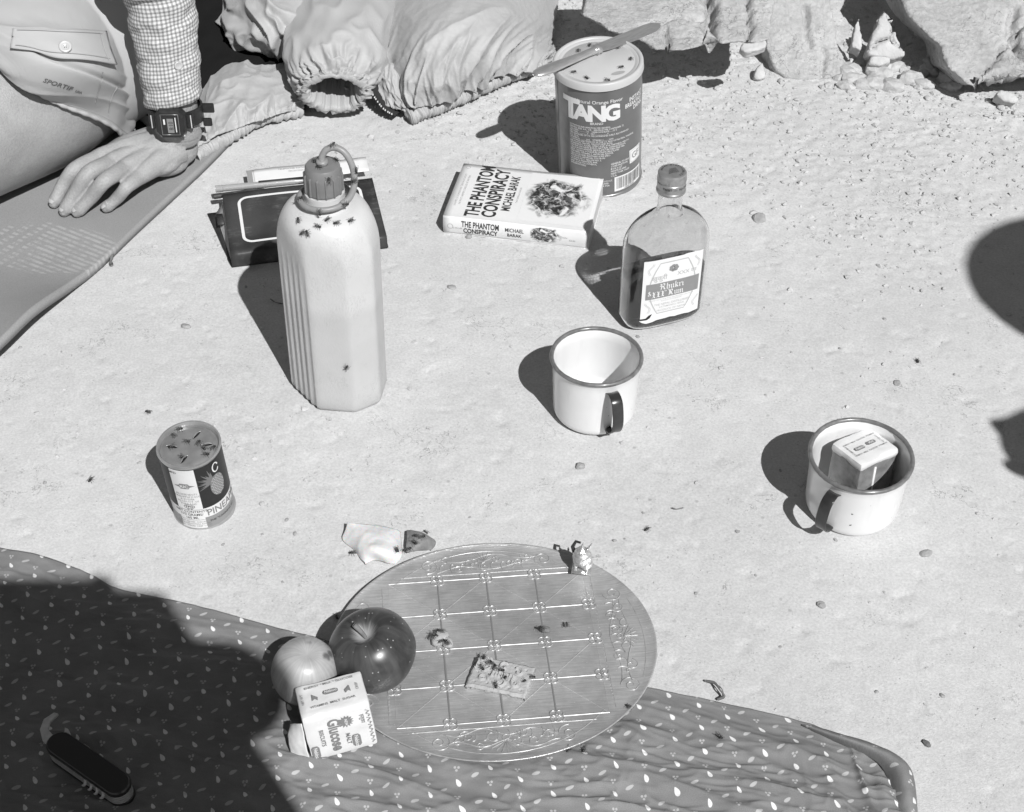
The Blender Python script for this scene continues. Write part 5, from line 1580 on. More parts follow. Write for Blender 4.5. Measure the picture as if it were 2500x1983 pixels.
# scrolls in the four segments
def scroll(cx_, cy_, r_, turns, d_, ph):
    s_ = np.linspace(0, 1, 26)
    a_ = ph + d_ * turns * 6.28 * s_
    rr_ = r_ * (1 - 0.82 * s_)
    return list(zip(cx_ + rr_ * np.cos(a_), cy_ + rr_ * np.sin(a_)))
for side in range(4):
    ca, sa = math.cos(side * math.pi / 2), math.sin(side * math.pi / 2)
    m1 = MB()
    lim = (TRX if side % 2 == 0 else TRY)
    r0, r1 = 2 * gs * (1 if side % 2 == 0 else 0.92) + 0.003, lim * 0.93
    mid = (r0 + r1) / 2
    def pl(pts, w=0.0009, h=0.0006):
        pts = [(x_ * ca - y_ * sa, x_ * sa + y_ * ca) for x_, y_ in pts]
        pts = [p for p in pts if (p[0] / (TRX * 0.95)) ** 2 + (p[1] / (TRY * 0.95)) ** 2 < 1]
        if len(pts) > 3: ridge_line(m1, pts, w, h)
    arcp = [(lim * 0.93 * math.cos(x_), lim * 0.93 * math.sin(x_)) for x_ in np.linspace(-0.82, 0.82, 40)]
    pl(arcp, 0.0007, 0.0004); pl(seg((r0 + 0.0026, -0.070), (r0 + 0.0026, 0.070), 40), 0.0007, 0.0004)
    for k in range(40):
        y_ = -0.06 + 0.12 * k / 39
        pl(seg((r0 + 0.0012, y_), (r0 + 0.0022, y_ + 0.0006), 4), 0.0005, 0.0004)
    # body of an animal-like scroll: long waves, curls and scales
    for o_ in (-0.006, 0.005):
        pl([(mid + o_ + 0.003 * math.sin(y_ * (90 + 25 * side) + side + o_ * 300) + 0.002 * math.sin(y_ * 37 + side * 2), y_) for y_ in np.linspace(-0.045, 0.040, 50)], 0.0007)
    for k in range(9):
        y_ = -0.036 + 0.0085 * k
        pl(scroll(mid + 0.005 * math.sin(k * 2.4 + side), y_ + 0.002 * math.sin(k * 5.1), 0.0036 + 0.0022 * abs(math.sin(k * 1.7 + side)), 0.7 + 0.5 * abs(math.sin(k + side)), (-1) ** k, k * 1.3 + side), 0.0008)
        pl([(mid - 0.004 + 0.0045 * math.cos(x_), y_ + 0.003 + 0.0022 * math.sin(x_)) for x_ in np.linspace(-0.4, 2.6, 8)])
    pl(scroll(mid, 0.047, 0.0085, 1.5, 1, 3.0)); pl(scroll(mid, -0.050, 0.0085, 1.5, -1, 3.0))
    for k in range(7):
        a_ = -0.9 + 0.3 * k
        pl(seg((mid + 0.002, 0.0), (mid + 0.013 * math.cos(a_), 0.015 * math.sin(a_)), 6), 0.0008)
    m1.build('engraved_scrollwork', engr, ty)['kind'] = 'stuff'

# ------------------------------------------------------------------ small bright metal figure on the tray's far rim
shiny = mat('bright_metal', 0.62, rough=0.16, metal=0.75, var=0.2, vscale=300, bump=0.0006, bscale=420)
ff = G(1420, 1388, 0.011)
fg = thing('metal_figure', 'small bright metal figure on the far edge of the tray', 'figurine', tuple(ff), (0, 0, R(-8)))
mb = MB()
mb.ball((0, 0, 0.0135), (0.0085, 0.0065, 0.0105)).ball((-0.0005, -0.0015, 0.021), (0.0062, 0.0055, 0.0055)).ball((0.003, -0.001, 0.008), (0.0065, 0.005, 0.006))
mb.tube([(-0.0045, -0.002, 0.008), (-0.005, -0.0025, 0.003), (-0.0052, -0.0035, 0.0006)], [0.0022, 0.0016, 0.0018], 10).tube([(0.004, -0.003, 0.008), (0.0045, -0.004, 0.003), (0.0046, -0.005, 0.0006)], [0.0024, 0.0018, 0.002], 10)
mb.tube([(-0.0005, -0.001, 0.024), (-0.0002, -0.001, 0.028), (0.0006, -0.0012, 0.0325)], [0.0022, 0.0014, 0.0003], 8)
mb.tube([(0.004, 0, 0.024), (0.0062, 0, 0.028), (0.0075, 0, 0.031)], [0.0016, 0.0017, 0.0010], 8, flat=0.5)
V, F = remesh(mb, 0.00055, 3)
V = V + normals(V, F) * (0.0005 * fbm(V, 330.0, 3))[:, None]
mesh_obj('figure_body', V, F, shiny, fg)
mb = MB(); mb.tube([(-0.006, 0.002, 0.015), (-0.0085, 0.003, 0.022), (-0.006, 0.004, 0.0275), (-0.002, 0.004, 0.0265)], [0.0022, 0.0016, 0.0013, 0.001], 8)
mb.build('curled_tail', mat('tarnished_metal', 0.06, rough=0.4, metal=0.5), fg)
sheet('foot_plate', np.array([[(x_, y_, 0.0012) for y_ in np.linspace(-0.007, 0.006, 3)] for x_ in np.linspace(-0.008, 0.008, 3)]), shiny, fg, thick=0.001)

# ------------------------------------------------------------------ apples
apple_m = mat('dark_apple_skin', 0.08, rough=0.32, spec=0.45, coat=0.08)
t = NT(apple_m)
o = t.coord(); s = t.xyz(o)
az = t.op('ARCTAN2', s[1], s[0])
st = t.noise(t.vec(t.mul(az, 9.0), t.mul(s[2], 30.0)), 1.0, 5, 0.65, 0.3)
big = t.noise(o, 28.0, 3)
v = t.mul(t.ramp(st, 0.2, 0.85, 0.034, 0.056), t.ramp(t.noise(t.vec(t.mul(az, 2.2), t.mul(s[2], 45.0), big), 1.0, 4, 0.6, 0.6), 0.30, 0.70, 0.62, 1.45))
top_ = t.ramp(t.add(s[2], t.mul(0.008, t.sub(st, 0.5))), 0.0455, 0.050, 1.0, 0.0)
rad = t.op('SQRT', t.add(t.mul(s[0], s[0]), t.mul(s[1], s[1])))
hollow = t.mul(t.ramp(t.add(rad, t.mul(0.010, t.sub(st, 0.5))), 0.004, 0.012, 1.0, 0.0), t.ramp(s[2], 0.03, 0.04))
v = t.mix(hollow, v, 0.30)
spk = t.voro(o, 190.0)
v = t.mix(t.mul(t.ramp(spk[0], 0.07, 0.13, 1.0, 0.0), 0.9), v, 0.32)
t.colour(v)
apple2_m = mat('pale_apple_skin', 0.2, rough=0.35, spec=0.45, coat=0.15)
t = NT(apple2_m)
o = t.coord(); s = t.xyz(o)
az = t.op('ARCTAN2', s[1], s[0])
st = t.noise(t.vec(t.mul(az, 10.0), t.mul(s[2], 22.0)), 1.0, 5, 0.65, 0.3)
v = t.mul(t.ramp(st, 0.25, 0.8, 0.30, 0.42), t.ramp(t.noise(o, 35.0, 4), 0.3, 0.7, 0.8, 1.15))
br = t.voro(t.vec(t.add(s[0], t.mul(0.006, st)), s[1], s[2]), 62.0)
v = t.mix(t.mul(t.mul(t.ramp(br[0], 0.12, 0.30, 1.0, 0.0), t.ramp(t.noise(o, 45.0, 2), 0.42, 0.55)), 0.8), v, 0.06)
t.colour(v)
def apple_geo(r, h, dim, seed, lobes=0.0, bot=0.35):
    th = np.linspace(0.0, math.pi, 40)
    a = np.linspace(0, 2 * math.pi, 64, endpoint=False)
    rr = np.sin(th) ** 0.9
    z = h * (0.5 + 0.5 * np.cos(th)) - dim * np.exp(-(rr / 0.30) ** 2) * (th < 1.57) + dim * bot * np.exp(-(rr / 0.28) ** 2) * (th > 1.57)
    w = 1 - 0.16 * (th / math.pi) ** 2
    V = np.stack([np.outer(np.cos(a), r * rr * w), np.outer(np.sin(a), r * rr * w), np.tile(z, (64, 1))], -1)
    lob = 1 + lobes * np.cos(5 * a)[:, None] * ((th / math.pi) ** 2)[None] + 0.05 * fbm(V, 18.0, 2, off=seed)
    V[..., :2] *= lob[..., None]
    return V.reshape(-1, 3), grid_faces(64, 40, wrap_u=True)
stem_m = mat('apple_stem', 0.16, rough=0.8, var=0.3, vscale=200)
ga = G(938, 1676)
ap = thing('red_apple', 'large dark glossy apple with pale speckles and a short stem', 'apple', (ga.x, ga.y + 0.004, 0.0085), (R(-4), R(-13), R(20)))
V, F = apple_geo(0.0355, 0.060, 0.014, 1.0, 0.02)
mesh_obj('apple_flesh', V, F, apple_m, ap)
MB().tube(spline([(0, 0, 0.041), (-0.0004, 0.001, 0.048), (-0.002, 0.003, 0.054), (-0.0042, 0.006, 0.0595)], 10), np.linspace(0.0012, 0.0022, 10), 8).build('stem', stem_m, ap)
gb = G(748, 1690)
ap2 = thing('pale_apple', 'smaller pale bruised apple behind the biscuit packet', 'apple', (gb.x - 0.003, gb.y - 0.004, 0.006), (R(12), R(4), R(40)))
V, F = apple_geo(0.0262, 0.057, 0.004, 7.0, 0.015)
V[:, 0] *= 1.0
mesh_obj('apple_flesh', V, F, apple2_m, ap2)
cb = MB()
for k in range(5): cb.tube([(0.0012 * math.cos(k * 1.26), 0.0012 * math.sin(k * 1.26), 0.0495), (0.0026 * math.cos(k * 1.26), 0.0026 * math.sin(k * 1.26), 0.0515)], [0.0007, 0.0003], 5)
cb.build('calyx', stem_m, ap2)

# ------------------------------------------------------------------ glucose biscuit packet
gpk = G(806, 1815)
gk = thing('glucose_packet', 'printed glucose biscuit packet with torn open side on the cloth', 'packet', (gpk.x + 0.009, gpk.y + 0.001, 0.007), (R(-6), R(-4), R(16)), 'biscuit packets')
PW, PD, PH = 0.0505, 0.033, 0.0465
V, F = soft_box(PW, PD, PH, seed=8, puff=0.0008, crease=0.0007, rad=0.0022)
mesh_obj('paper_wrap', V, F, wrap_white, gk, angle=50)
def ffx(p, off=0.0018):
    return np.stack([p[:, 0], np.full(len(p), -PD / 2 - off), p[:, 1]], -1)
pr = Print(lambda p, k: ffx(p, 0.0018 + 0.000004 * k))
cxp = 0.0
pr.text('Glucose', -0.0075, PH * 0.5, 0.0125, R(-90), bold=0.03, xs=0.80)
pr.text('BISCUITS', -0.0150, PH * 0.5, 0.0044, R(-90), bold=0.012)
star = [((0.0062 if k % 2 else 0.0040) * math.cos(k * math.pi / 14) + 0.0055, (0.0062 if k % 2 else 0.0040) * math.sin(k * math.pi / 14) + PH * 0.73) for k in range(28)]
pr.poly(star)
pr.text('MALT', 0.0035, PH * 0.34, 0.0046, R(-90), bold=0.015)
pr.text('हलुका', 0.0165, PH * 0.7, 0.0042, R(-90))
pw = Print(lambda p, k: ffx(p, 0.0024))
hexlogo(pr, pw, 0.0105, PH * 0.26, 0.0125, 0.0062, 'Nebico', R(-90), 0.0042)
hexlogo(pr, pw, -0.0205, PH * 0.22, 0.0125, 0.0058, 'Nebico', R(-90), 0.0040)
pw.text('NEW', 0.0046, PH * 0.73, 0.0030, R(-90), bold=0.02)
for k in range(9): pr.line([(0.0215 + 0.0010 * (k % 2), PH * (0.12 + 0.085 * k)), (0.0238, PH * (0.16 + 0.085 * k)), (0.0212, PH * (0.19 + 0.085 * k))], 0.0007)
pr.build('front_print', ink, gk); pw.build('front_logo_lettering', white_ink, gk)
tpx = lambda p, k: np.stack([p[:, 0], p[:, 1], np.full(len(p), PH + 0.0018 + 0.000004 * k)], -1)
pr, pw = Print(tpx), Print(lambda p, k: np.stack([p[:, 0], p[:, 1], np.full(len(p), PH + 0.0026)], -1))
hexlogo(pr, pw, 0.0, 0.0015, 0.0110, 0.0042, 'Nebico')
for sx_ in (-1, 1):
    pr.poly([(sx_ * 0.0100, -0.0008), (sx_ * 0.0140, 0.0030), (sx_ * 0.0145, -0.0035), (sx_ * 0.0125, -0.0018), (sx_ * 0.0105, -0.0040)])
pr.text('ENERGY * MILK * GLUCOSE', 0, 0.0095, 0.0030, bold=0.008).text('VITAMINS  MALT  SUGAR', 0, -0.0105, 0.0030, bold=0.008)
pr.text('NET WT', -0.0205, 0, 0.0028, R(90)).text('CRISP', 0.0205, 0, 0.0028, R(90))
pr.build('top_print', ink, gk); pw.build('top_logo_lettering', white_ink, gk)
fl_ = [[(-PW / 2 - 0.001, -PD / 2, 0.002), (-PW / 2 - 0.001, -PD / 2, 0.018), (-PW / 2 - 0.001, -PD / 2 + 0.004, 0.038)],
       [(-PW / 2 - 0.008, -PD / 2 + 0.003, 0.002), (-PW / 2 - 0.010, -PD / 2 + 0.006, 0.018), (-PW / 2 - 0.006, -PD / 2 + 0.010, 0.034)],
       [(-PW / 2 - 0.014, -PD / 2 + 0.010, 0.004), (-PW / 2 - 0.015, -PD / 2 + 0.013, 0.016), (-PW / 2 - 0.009, -PD / 2 + 0.018, 0.026)]]
W_ = np.array(fl_); A_ = bspl(3, 14)
Pf = np.einsum('ia,abk,jb->ijk', A_, W_, A_) + 0
Pf += 0.0012 * np.stack([fbm(Pf, 90.0, 2), fbm(Pf, 90.0, 2, off=5.0), 0 * Pf[..., 0]], -1)
sheet('torn_flap', Pf, wrap_white, gk, thick=0.0004)

# ------------------------------------------------------------------ embossed biscuit, crumbs, fruit scraps
bis = mat('baked_biscuit', 0.36, rough=0.85, spec=0.2, var=0.10, vscale=70, bump=0.0005, bscale=600)
gbk = G(1222, 1657, 0.011)
bs = thing('biscuit', 'rectangular embossed biscuit lying on the tray, covered with flies', 'biscuit', (gbk.x, gbk.y, 0.0100), (0, 0, R(-15)))
nx, ny = 120, 84
bw, bd_ = 0.0475, 0.031
xs3, ys3 = np.linspace(-bw / 2, bw / 2, nx), np.linspace(-bd_ / 2, bd_ / 2, ny)
XX, YY = np.meshgrid(xs3, ys3, indexing='ij')
def dseg(p):
    d_ = np.full(XX.shape, 9.0)
    for i in range(len(p) - 1):
        a_, b_ = np.array(p[i]), np.array(p[i + 1]); e_ = b_ - a_
        t_ = np.clip(((XX - a_[0]) * e_[0] + (YY - a_[1]) * e_[1]) / (e_ @ e_), 0, 1)
        d_ = np.minimum(d_, np.hypot(XX - a_[0] - t_ * e_[0], YY - a_[1] - t_ * e_[1]))
    return d_
em_ = np.zeros_like(XX)
def emb(p, w=0.0008, h=0.0021):
    global em_
    em_ = np.maximum(em_, h * np.exp(-(dseg(p) / w) ** 2))
rr_ = 0.0042
for cx_, cy_, d_ in ((-0.013, -0.006, 1), (0.001, -0.0075, -1), (0.013, -0.005, 1), (-0.014, 0.006, -1), (0.000, 0.0085, 1), (0.0125, 0.0065, -1)):
    emb(scroll(cx_, cy_, rr_, 0.9, d_, 1.2 + cx_ * 90))
for k_, ch in enumerate((-0.0065, -0.002, 0.0025, 0.007)):
    emb([(ch, -0.0015), (ch + 0.0004, 0.0025)], 0.0009); emb([(ch, 0.0025), (ch + 0.0028, 0.0022), (ch + 0.0026, -0.001)], 0.0009)
emb([(-0.020, -0.0132), (0.020, -0.0132)], 0.0006, 0.0004)
edge_ = np.minimum(bw / 2 - np.abs(XX), bd_ / 2 - np.abs(YY))
for hx in np.arange(-0.018, 0.019, 0.009):
    for hy in (-0.0095, 0.0, 0.0105):
        em_ = em_ - 0.0018 * np.exp(-(((XX - hx) ** 2 + (YY - hy) ** 2) / 0.0007 ** 2))
Z = 0.0044 + em_ + 0.0006 * fbm(np.stack([XX, YY], -1), 200.0, 3) - 0.0012 * np.exp(-(edge_ / 0.0009) ** 2)
wob = 0.0011 * fbm(np.stack([XX, YY], -1), 140.0, 2)
bite = sstep(0.0, 0.006, (XX + bw / 2) + (bd_ / 2 - YY) - 0.006)
XXb = XX + (1 - bite) * 0.004 + wob; YYb = YY - (1 - bite) * 0.003 + wob
sheet('baked_slab', np.stack([XXb, YYb, Z], -1), bis, bs, thick=0.0042)

def scrap(name, label, cat, px, sizes, m_, z, seed, parent=None):
    V = IV2.copy()
    V = V * (1 + 0.5 * fbm(V + seed, 1.6, 3)[:, None]) * np.array(sizes)
    o_ = mesh_obj(name, V, IF2, m_, None)
    p_ = G(px[0], px[1], z)
    o_.location = (p_.x, p_.y, z + sizes[2] * 0.35)
    o_.rotation_euler = (0, 0, seed)
    return tag(o_, label, cat)
scrap('biscuit_crumb', 'larger biscuit crumb under flies left of centre on the tray', 'crumb', (1075, 1562), (0.0085, 0.0062, 0.0048), bis, 0.0105, 1.0)
scrap('biscuit_crumb', 'smaller second crumb touching the first one on the tray', 'crumb', (1092, 1570), (0.0062, 0.0045, 0.0035), bis, 0.0105, 2.0)
scrap('biscuit_crumb', 'dark crumb on the right-hand flower boss of the tray', 'crumb', (1330, 1538), (0.0048, 0.0034, 0.0026), stem_m, 0.0105, 3.0)

flesh = mat('pale_fruit_flesh', 0.62, rough=0.5, spec=0.35, var=0.05, vscale=90)
flesh.node_tree.nodes['Principled BSDF'].inputs['Subsurface Weight'].default_value = 0.2
flesh.node_tree.nodes['Principled BSDF'].inputs['Subsurface Scale'].default_value = 0.002
brown = mat('browned_peel', 0.20, rough=0.6, spec=0.3, var=0.3, vscale=110, bump=0.0006, bscale=260)
# a curled chunk of white rind
nn = [[(848, 1276, .010), (842, 1300, .004), (828, 1318, .001), (868, 1342, .001), (880, 1368, .002), (892, 1374, .004)],
      [(866, 1278, .012), (862, 1300, .010), (854, 1318, .006), (870, 1338, .007), (884, 1358, .008), (900, 1372, .004)],
      [(900, 1280, .010), (892, 1300, .014), (886, 1318, .013), (890, 1334, .016), (905, 1352, .012), (920, 1366, .003)],
      [(935, 1284, .008), (930, 1302, .012), (925, 1322, .014), (922, 1340, .017), (935, 1358, .013), (945, 1376, .002)],
      [(965, 1290, .010), (962, 1308, .012), (958, 1326, .013), (952, 1344, .014), (952, 1362, .008), (956, 1378, .001)],
      [(978, 1300, .004), (980, 1316, .003), (980, 1332, .002), (985, 1350, .005), (980, 1366, .003), (966, 1376, .001)]]
Pp = patch_points(nn, 60, 60)
Pp[..., 2] = np.maximum(Pp[..., 2] + 0.0012 * fbm(Pp, 90.0, 3), ground_h(Pp[..., 0], Pp[..., 1]) + 0.001)
jag = sstep(0.86, 1.0, np.linspace(0, 1, 60))
sheet_o = sheet('fruit_rind', Pp, flesh, None, thick=0.0022)
tag(sheet_o, 'curled chunk of white fruit rind on the earth above the tray', 'fruit rind')
nn = [[(992, 1294, .006), (994, 1312, .008), (990, 1330, .007), (992, 1348, .005)],
      [(1012, 1294, .012), (1012, 1312, .013), (1010, 1330, .012), (1008, 1346, .007)],
      [(1036, 1302, .010), (1036, 1316, .012), (1034, 1330, .010), (1030, 1344, .005)],
      [(1058, 1316, .003), (1066, 1322, .002), (1062, 1334, .002), (1054, 1342, .002)]]
Pp = patch_points(nn, 36, 36)
Pp[..., 2] += 0.0012 * fbm(Pp, 130.0, 3)
tag(sheet('fruit_scrap', Pp, brown, None, thick=0.002), 'browned fruit scrap with flies beside the white rind', 'fruit scrap')

# ------------------------------------------------------------------ pocket knife
red_h = mat('knife_scale', 0.020, rough=0.28, spec=0.5, coat=0.4)
kb = mat('knife_blade', 0.60, rough=0.4, metal=0.25, var=0.15, vscale=200)
q0, q1 = G(126, 1806, 0.02), G(312, 1936, 0.02)
dd = q1 - q0
LK = dd.length
pkf = thing('pocket_knife', 'dark pocket knife with opened hooked blade lying on shaded cloth', 'pocket knife', (q0.x, q0.y, 0.0195), (R(4), 0, math.atan2(dd.y, dd.x)))
def capsule(L, hw, z0, z1, r0=0.006):
    pts = []
    for a_ in np.linspace(90, 270, 12): pts.append((hw + hw * math.cos(R(a_)) * 1.0, hw * math.sin(R(a_))))
    for a_ in np.linspace(-90, 90, 12): pts.append((L - hw + hw * math.cos(R(a_)), hw * math.sin(R(a_))))
    P_ = np.array(pts); k = len(P_); c_ = P_.mean(0)
    V = []
    for s_, z_ in ((0.90, z0), (1.0, z0 + 0.0010), (1.0, z1 - 0.0012), (0.90, z1)):
        V.append(np.concatenate([c_ + (P_ - c_) * np.array([1 - (1 - s_) * 0.3, s_]), np.full((k, 1), z_)], 1))
    F = [tuple(q_) for q_ in grid_faces(4, k, wrap_v=True)] + [tuple(range(k - 1, -1, -1)), tuple(3 * k + j for j in range(k))]
    return np.concatenate(V), F
V, F = capsule(LK, 0.0098, 0.0, 0.0055); mesh_obj('upper_scale', V, F, red_h, pkf, angle=50)
V, F = capsule(LK, 0.0098, -0.0135, -0.0085); mesh_obj('lower_scale', V, F, red_h, pkf, angle=50)
for z_ in (-0.0006, -0.0030, -0.0055, -0.0080):
    V, F = capsule(LK - 0.001, 0.0094, z_ - 0.0006, z_ + 0.0004); mesh_obj('steel_liner', V, F, kb, pkf, angle=50)
hk_ = Print(lambda p, k: np.stack([p[:, 0], p[:, 1], np.full(len(p), -0.0030)], -1))
outl = [(0.003, -0.004), (-0.007, -0.0035), (-0.016, 0.002), (-0.0205, 0.010), (-0.0185, 0.0185), (-0.0150, 0.0195), (-0.0148, 0.011), (-0.011, 0.0055), (-0.003, 0.0040), (0.003, 0.004)]
from mathutils.geometry import tessellate_polygon
def prism(name, outline, z0, z1, m_, parent):
    k = len(outline)
    V = [(x_, y_, z0) for x_, y_ in outline] + [(x_, y_, z1) for x_, y_ in outline]
    tr_ = tessellate_polygon([[Vector((x_, y_, 0)) for x_, y_ in outline]])
    F = [tuple(t_) for t_ in tr_] + [tuple(i + k for i in t_) for t_ in tr_] + [(i, (i + 1) % k, (i + 1) % k + k, i + k) for i in range(k)]
    return outward(mesh_obj(name, V, F, m_, parent, smooth=False))
prism('hooked_blade', outl, -0.0042, -0.0022, kb, pkf)
prism('cap_lifter', [(0.004, 0.008), (0.001, 0.0115), (-0.001, 0.0135), (0.002, 0.0140), (0.006, 0.0125), (0.010, 0.010)], -0.0030, -0.0012, kb, pkf)
prism('folded_blade', [(0.018, 0.009), (0.022, 0.0118), (0.028, 0.0118), (0.032, 0.009)], -0.0026, -0.0012, kb, pkf)
prism('long_blade', [(0.030, 0.0085), (0.036, 0.0104), (0.055, 0.0116), (LK - 0.008, 0.0098), (LK - 0.006, 0.0080)], -0.0054, -0.0040, kb, pkf)
for k in range(4):
    x_ = LK * 0.52 + k * 0.0062
    MB().tube([(x_ + 0.0032 * math.cos(s_) , -0.0098 + 0.0020 * math.sin(s_), -0.005 + 0.0030 * math.sin(s_)) for s_ in np.linspace(-1.4, 1.4, 8)], np.array([.0005, .0009, .0012, .0013, .0013, .0012, .0009, .0005]), 7).build('corkscrew_turn', kb, pkf)

# ------------------------------------------------------------------ flies
fly_dark = mat('fly_body', 0.012, rough=0.35, spec=0.5)
fly_grey = mat('fly_abdomen', 0.05, rough=0.4, spec=0.5, var=0.4, vscale=1500)
wing_m = bpy.data.materials.new('fly_wing'); wing_m.use_nodes = True
b = wing_m.node_tree.nodes['Principled BSDF']
b.inputs['Base Color'].default_value = (0.12, 0.12, 0.12, 1); b.inputs['Alpha'].default_value = 0.5; b.inputs['Roughness'].default_value = 0.3
mbf = MB().ball((0.0026, 0, 0.0014), (0.0007, 0.0010, 0.0008), 8, 6).ball((0.0012, 0, 0.0015), (0.0012, 0.0010, 0.0009), 8, 6)
for sx_, f_ in ((-1, 1), (1, 1)):
    for k, (x_, e_) in enumerate(((0.0018, 0.0032), (0.0010, 0.0008), (0.0004, -0.0014))):
        mbf.tube([(x_, sx_ * 0.0006, 0.0012), ((x_ + e_) / 2, sx_ * 0.0020, 0.0017), (e_, sx_ * 0.0030, 0.0001)], [0.00018, 0.00014, 0.0001], 4)
fly_parts = []
proto = bpy.data.objects.new('proto', None)
pb_ = mbf.build('thorax_and_legs', fly_dark)
pa_ = MB().ball((-0.0010, 0, 0.0014), (0.0017, 0.0011, 0.0009), 8, 6).build('abdomen', fly_grey)
wings = []
for sx_ in (-1, 1):
    Vw = [(0.0013, sx_ * 0.0005, 0.0024), (0.0002, sx_ * 0.0013, 0.0024), (-0.0020, sx_ * 0.0021, 0.0021), (-0.0038, sx_ * 0.0020, 0.0019), (-0.0040, sx_ * 0.0012, 0.0021), (-0.0018, sx_ * 0.0005, 0.0025)]
    wings.append(mesh_obj('wing', Vw, [tuple(range(6))], wing_m, smooth=False))
src = [pb_, pa_] + wings
fly_n = 0
def fly(p, yaw, label, group, tilt=(0, 0), s_=1.0):
    global fly_n
    e = thing('fly', label, 'fly', p, (tilt[0], tilt[1], yaw), group)
    e.scale = (s_, s_, s_)
    for o_ in src:
        c_ = o_ if fly_n == 0 else o_.copy()
        if fly_n: COL.objects.link(c_)
        c_.parent = e
    fly_n += 1
    return e
def flies(pts, label, group, z, tilt=(0, 0), s_=1.0):
    for i, q_ in enumerate(pts):
        u, v = q_[0], q_[1]
        zz = q_[2] if len(q_) > 2 else z
        fly(tuple(G(u, v, zz)), (u * 1.7 + v * 2.3) % 6.28, label, group, tilt, s_ * (0.9 + 0.2 * ((u * 13 + v) % 10) / 10))
# on the canteen: placed on its own surface
def surf(o_, u, v):
    """place on object o_ that the photograph shows at (u, v)"""
    a_, b_ = (u - CX) / FPX, (v - CY) / FPX
    d_ = Vector((a_, CP - b_ * SP, -SP - b_ * CP)).normalized()
    mw = o_.matrix_world.inverted()
    hit, loc, nor, _ = o_.ray_cast(mw @ Vector((0, 0, CAM_H)), (mw.to_3x3() @ d_).normalized())
    if not hit: return None, None
    nw = (o_.matrix_world.to_3x3() @ nor).normalized()
    return o_.matrix_world @ loc, (nw if nw.dot(d_) < 0 else -nw)
def flies_on(o_, pts, label, group, s_=1.0):
    bpy.context.view_layer.update()
    for i, (u, v) in enumerate(pts):
        loc, nor = surf(o_, u, v)
        if loc is None: continue
        e = fly(tuple(loc), 0, label, group, s_=s_)
        q_ = nor.to_track_quat('Z', 'Y').to_matrix() @ Matrix.Rotation((u * 1.7 + v * 2.3) % 6.28, 3, 'Z')
        e.rotation_euler = q_.to_euler()
body_o = [c for c in ct.children if c.name.startswith('bottle_body')][0]
flies_on(body_o, [(730, 540), (741, 568), (752, 570), (776, 554), (800, 538), (822, 546), (856, 540)], 'fly sitting on the pale shoulder of the canteen', 'flies on the canteen shoulder')
flies_on(body_o, [(846, 896)], 'single fly low on the front face of the canteen', None)
loop_o = [c for c in ct.children if c.name.startswith('retaining_loop')][0]
flies_on(loop_o, [(781, 517), (867, 415), (812, 356), (731, 487), (842, 497), (866, 440)], 'fly clinging to the grey loop of the canteen', 'flies on the canteen loop')
flies_on(cap_, [(768, 395), (802, 440), (820, 392), (832, 404), (780, 410)], 'fly crawling on the ribbed canteen cap', 'flies on the canteen cap')
flies_on(lid, [(1396, 146), (1384, 162), (1400, 178), (1432, 192), (1482, 196), (1516, 166), (1540, 146), (1508, 118), (1412, 126), (1440, 112)], 'fly walking on the frosted lid of the drink tin', 'flies on the drink tin lid')
plid = [c for c in pt.children if c.name.startswith('lid')][0]
flies_on(plid, [(438, 1050), (425, 1066), (420, 1092), (445, 1118), (498, 1095), (520, 1096), (503, 1111), (456, 1080), (520, 1048), (485, 1084)], 'wet fly on the punched lid of the juice tin', 'flies on the juice tin lid')
bsl = [c for c in bs.children][0]
flies_on(bsl, [(1190, 1616), (1200, 1622), (1201, 1594), (1177, 1628), (1207, 1632), (1225, 1634), (1234, 1655), (1211, 1674), (1277, 1664), (1297, 1654), (1182, 1606)], 'fly feeding on the embossed biscuit', 'flies on the biscuit', 0.95)
flies([(1062, 1552), (1075, 1544), (1078, 1568), (1092, 1572), (1055, 1558)], 'fly gathered on the biscuit crumb at the left of the tray', 'flies on the tray crumb', 0.015)
flies([(1384, 1528)], 'lone fly on the bare metal right of the tray centre', None, 0.0115)
flies([(1323, 1538)], 'fly on the dark crumb on the tray', None, 0.0135)
flies([(1017, 1311), (1030, 1314), (1013, 1326), (1040, 1302), (997, 1344)], 'fly feeding on the browned fruit scrap', 'flies on the fruit scrap', 0.0125)
flies([(862, 1352)], 'fly on the earth just left of the white rind', None, 0.001)
flies([(970, 1344)], 'fly on the tip of the white rind', None, 0.012)
flies([(363, 1008)], 'fly on the earth above the juice tin', None, 0.001)
flies([(222, 1173)], 'fly on the earth left of the juice tin', None, 0.001)
flies([(1580, 1294)], 'fly on the earth right of the metal figure', None, 0.001)
flies([(2240, 883)], 'fly on the earth above the mug holding the packet', None, 0.001)
flies([(1388, 1832), (1425, 1832)], 'fly on the sunlit cloth below the tray', 'flies on the cloth below the tray', 0.009)
flies([(1757, 1800), (1535, 1728)], 'fly on the printed cloth right of the tray', 'flies on the cloth right of the tray', 0.009)
flies([(822, 1508)], 'fly beside the shadow of the large apple', None, 0.001)

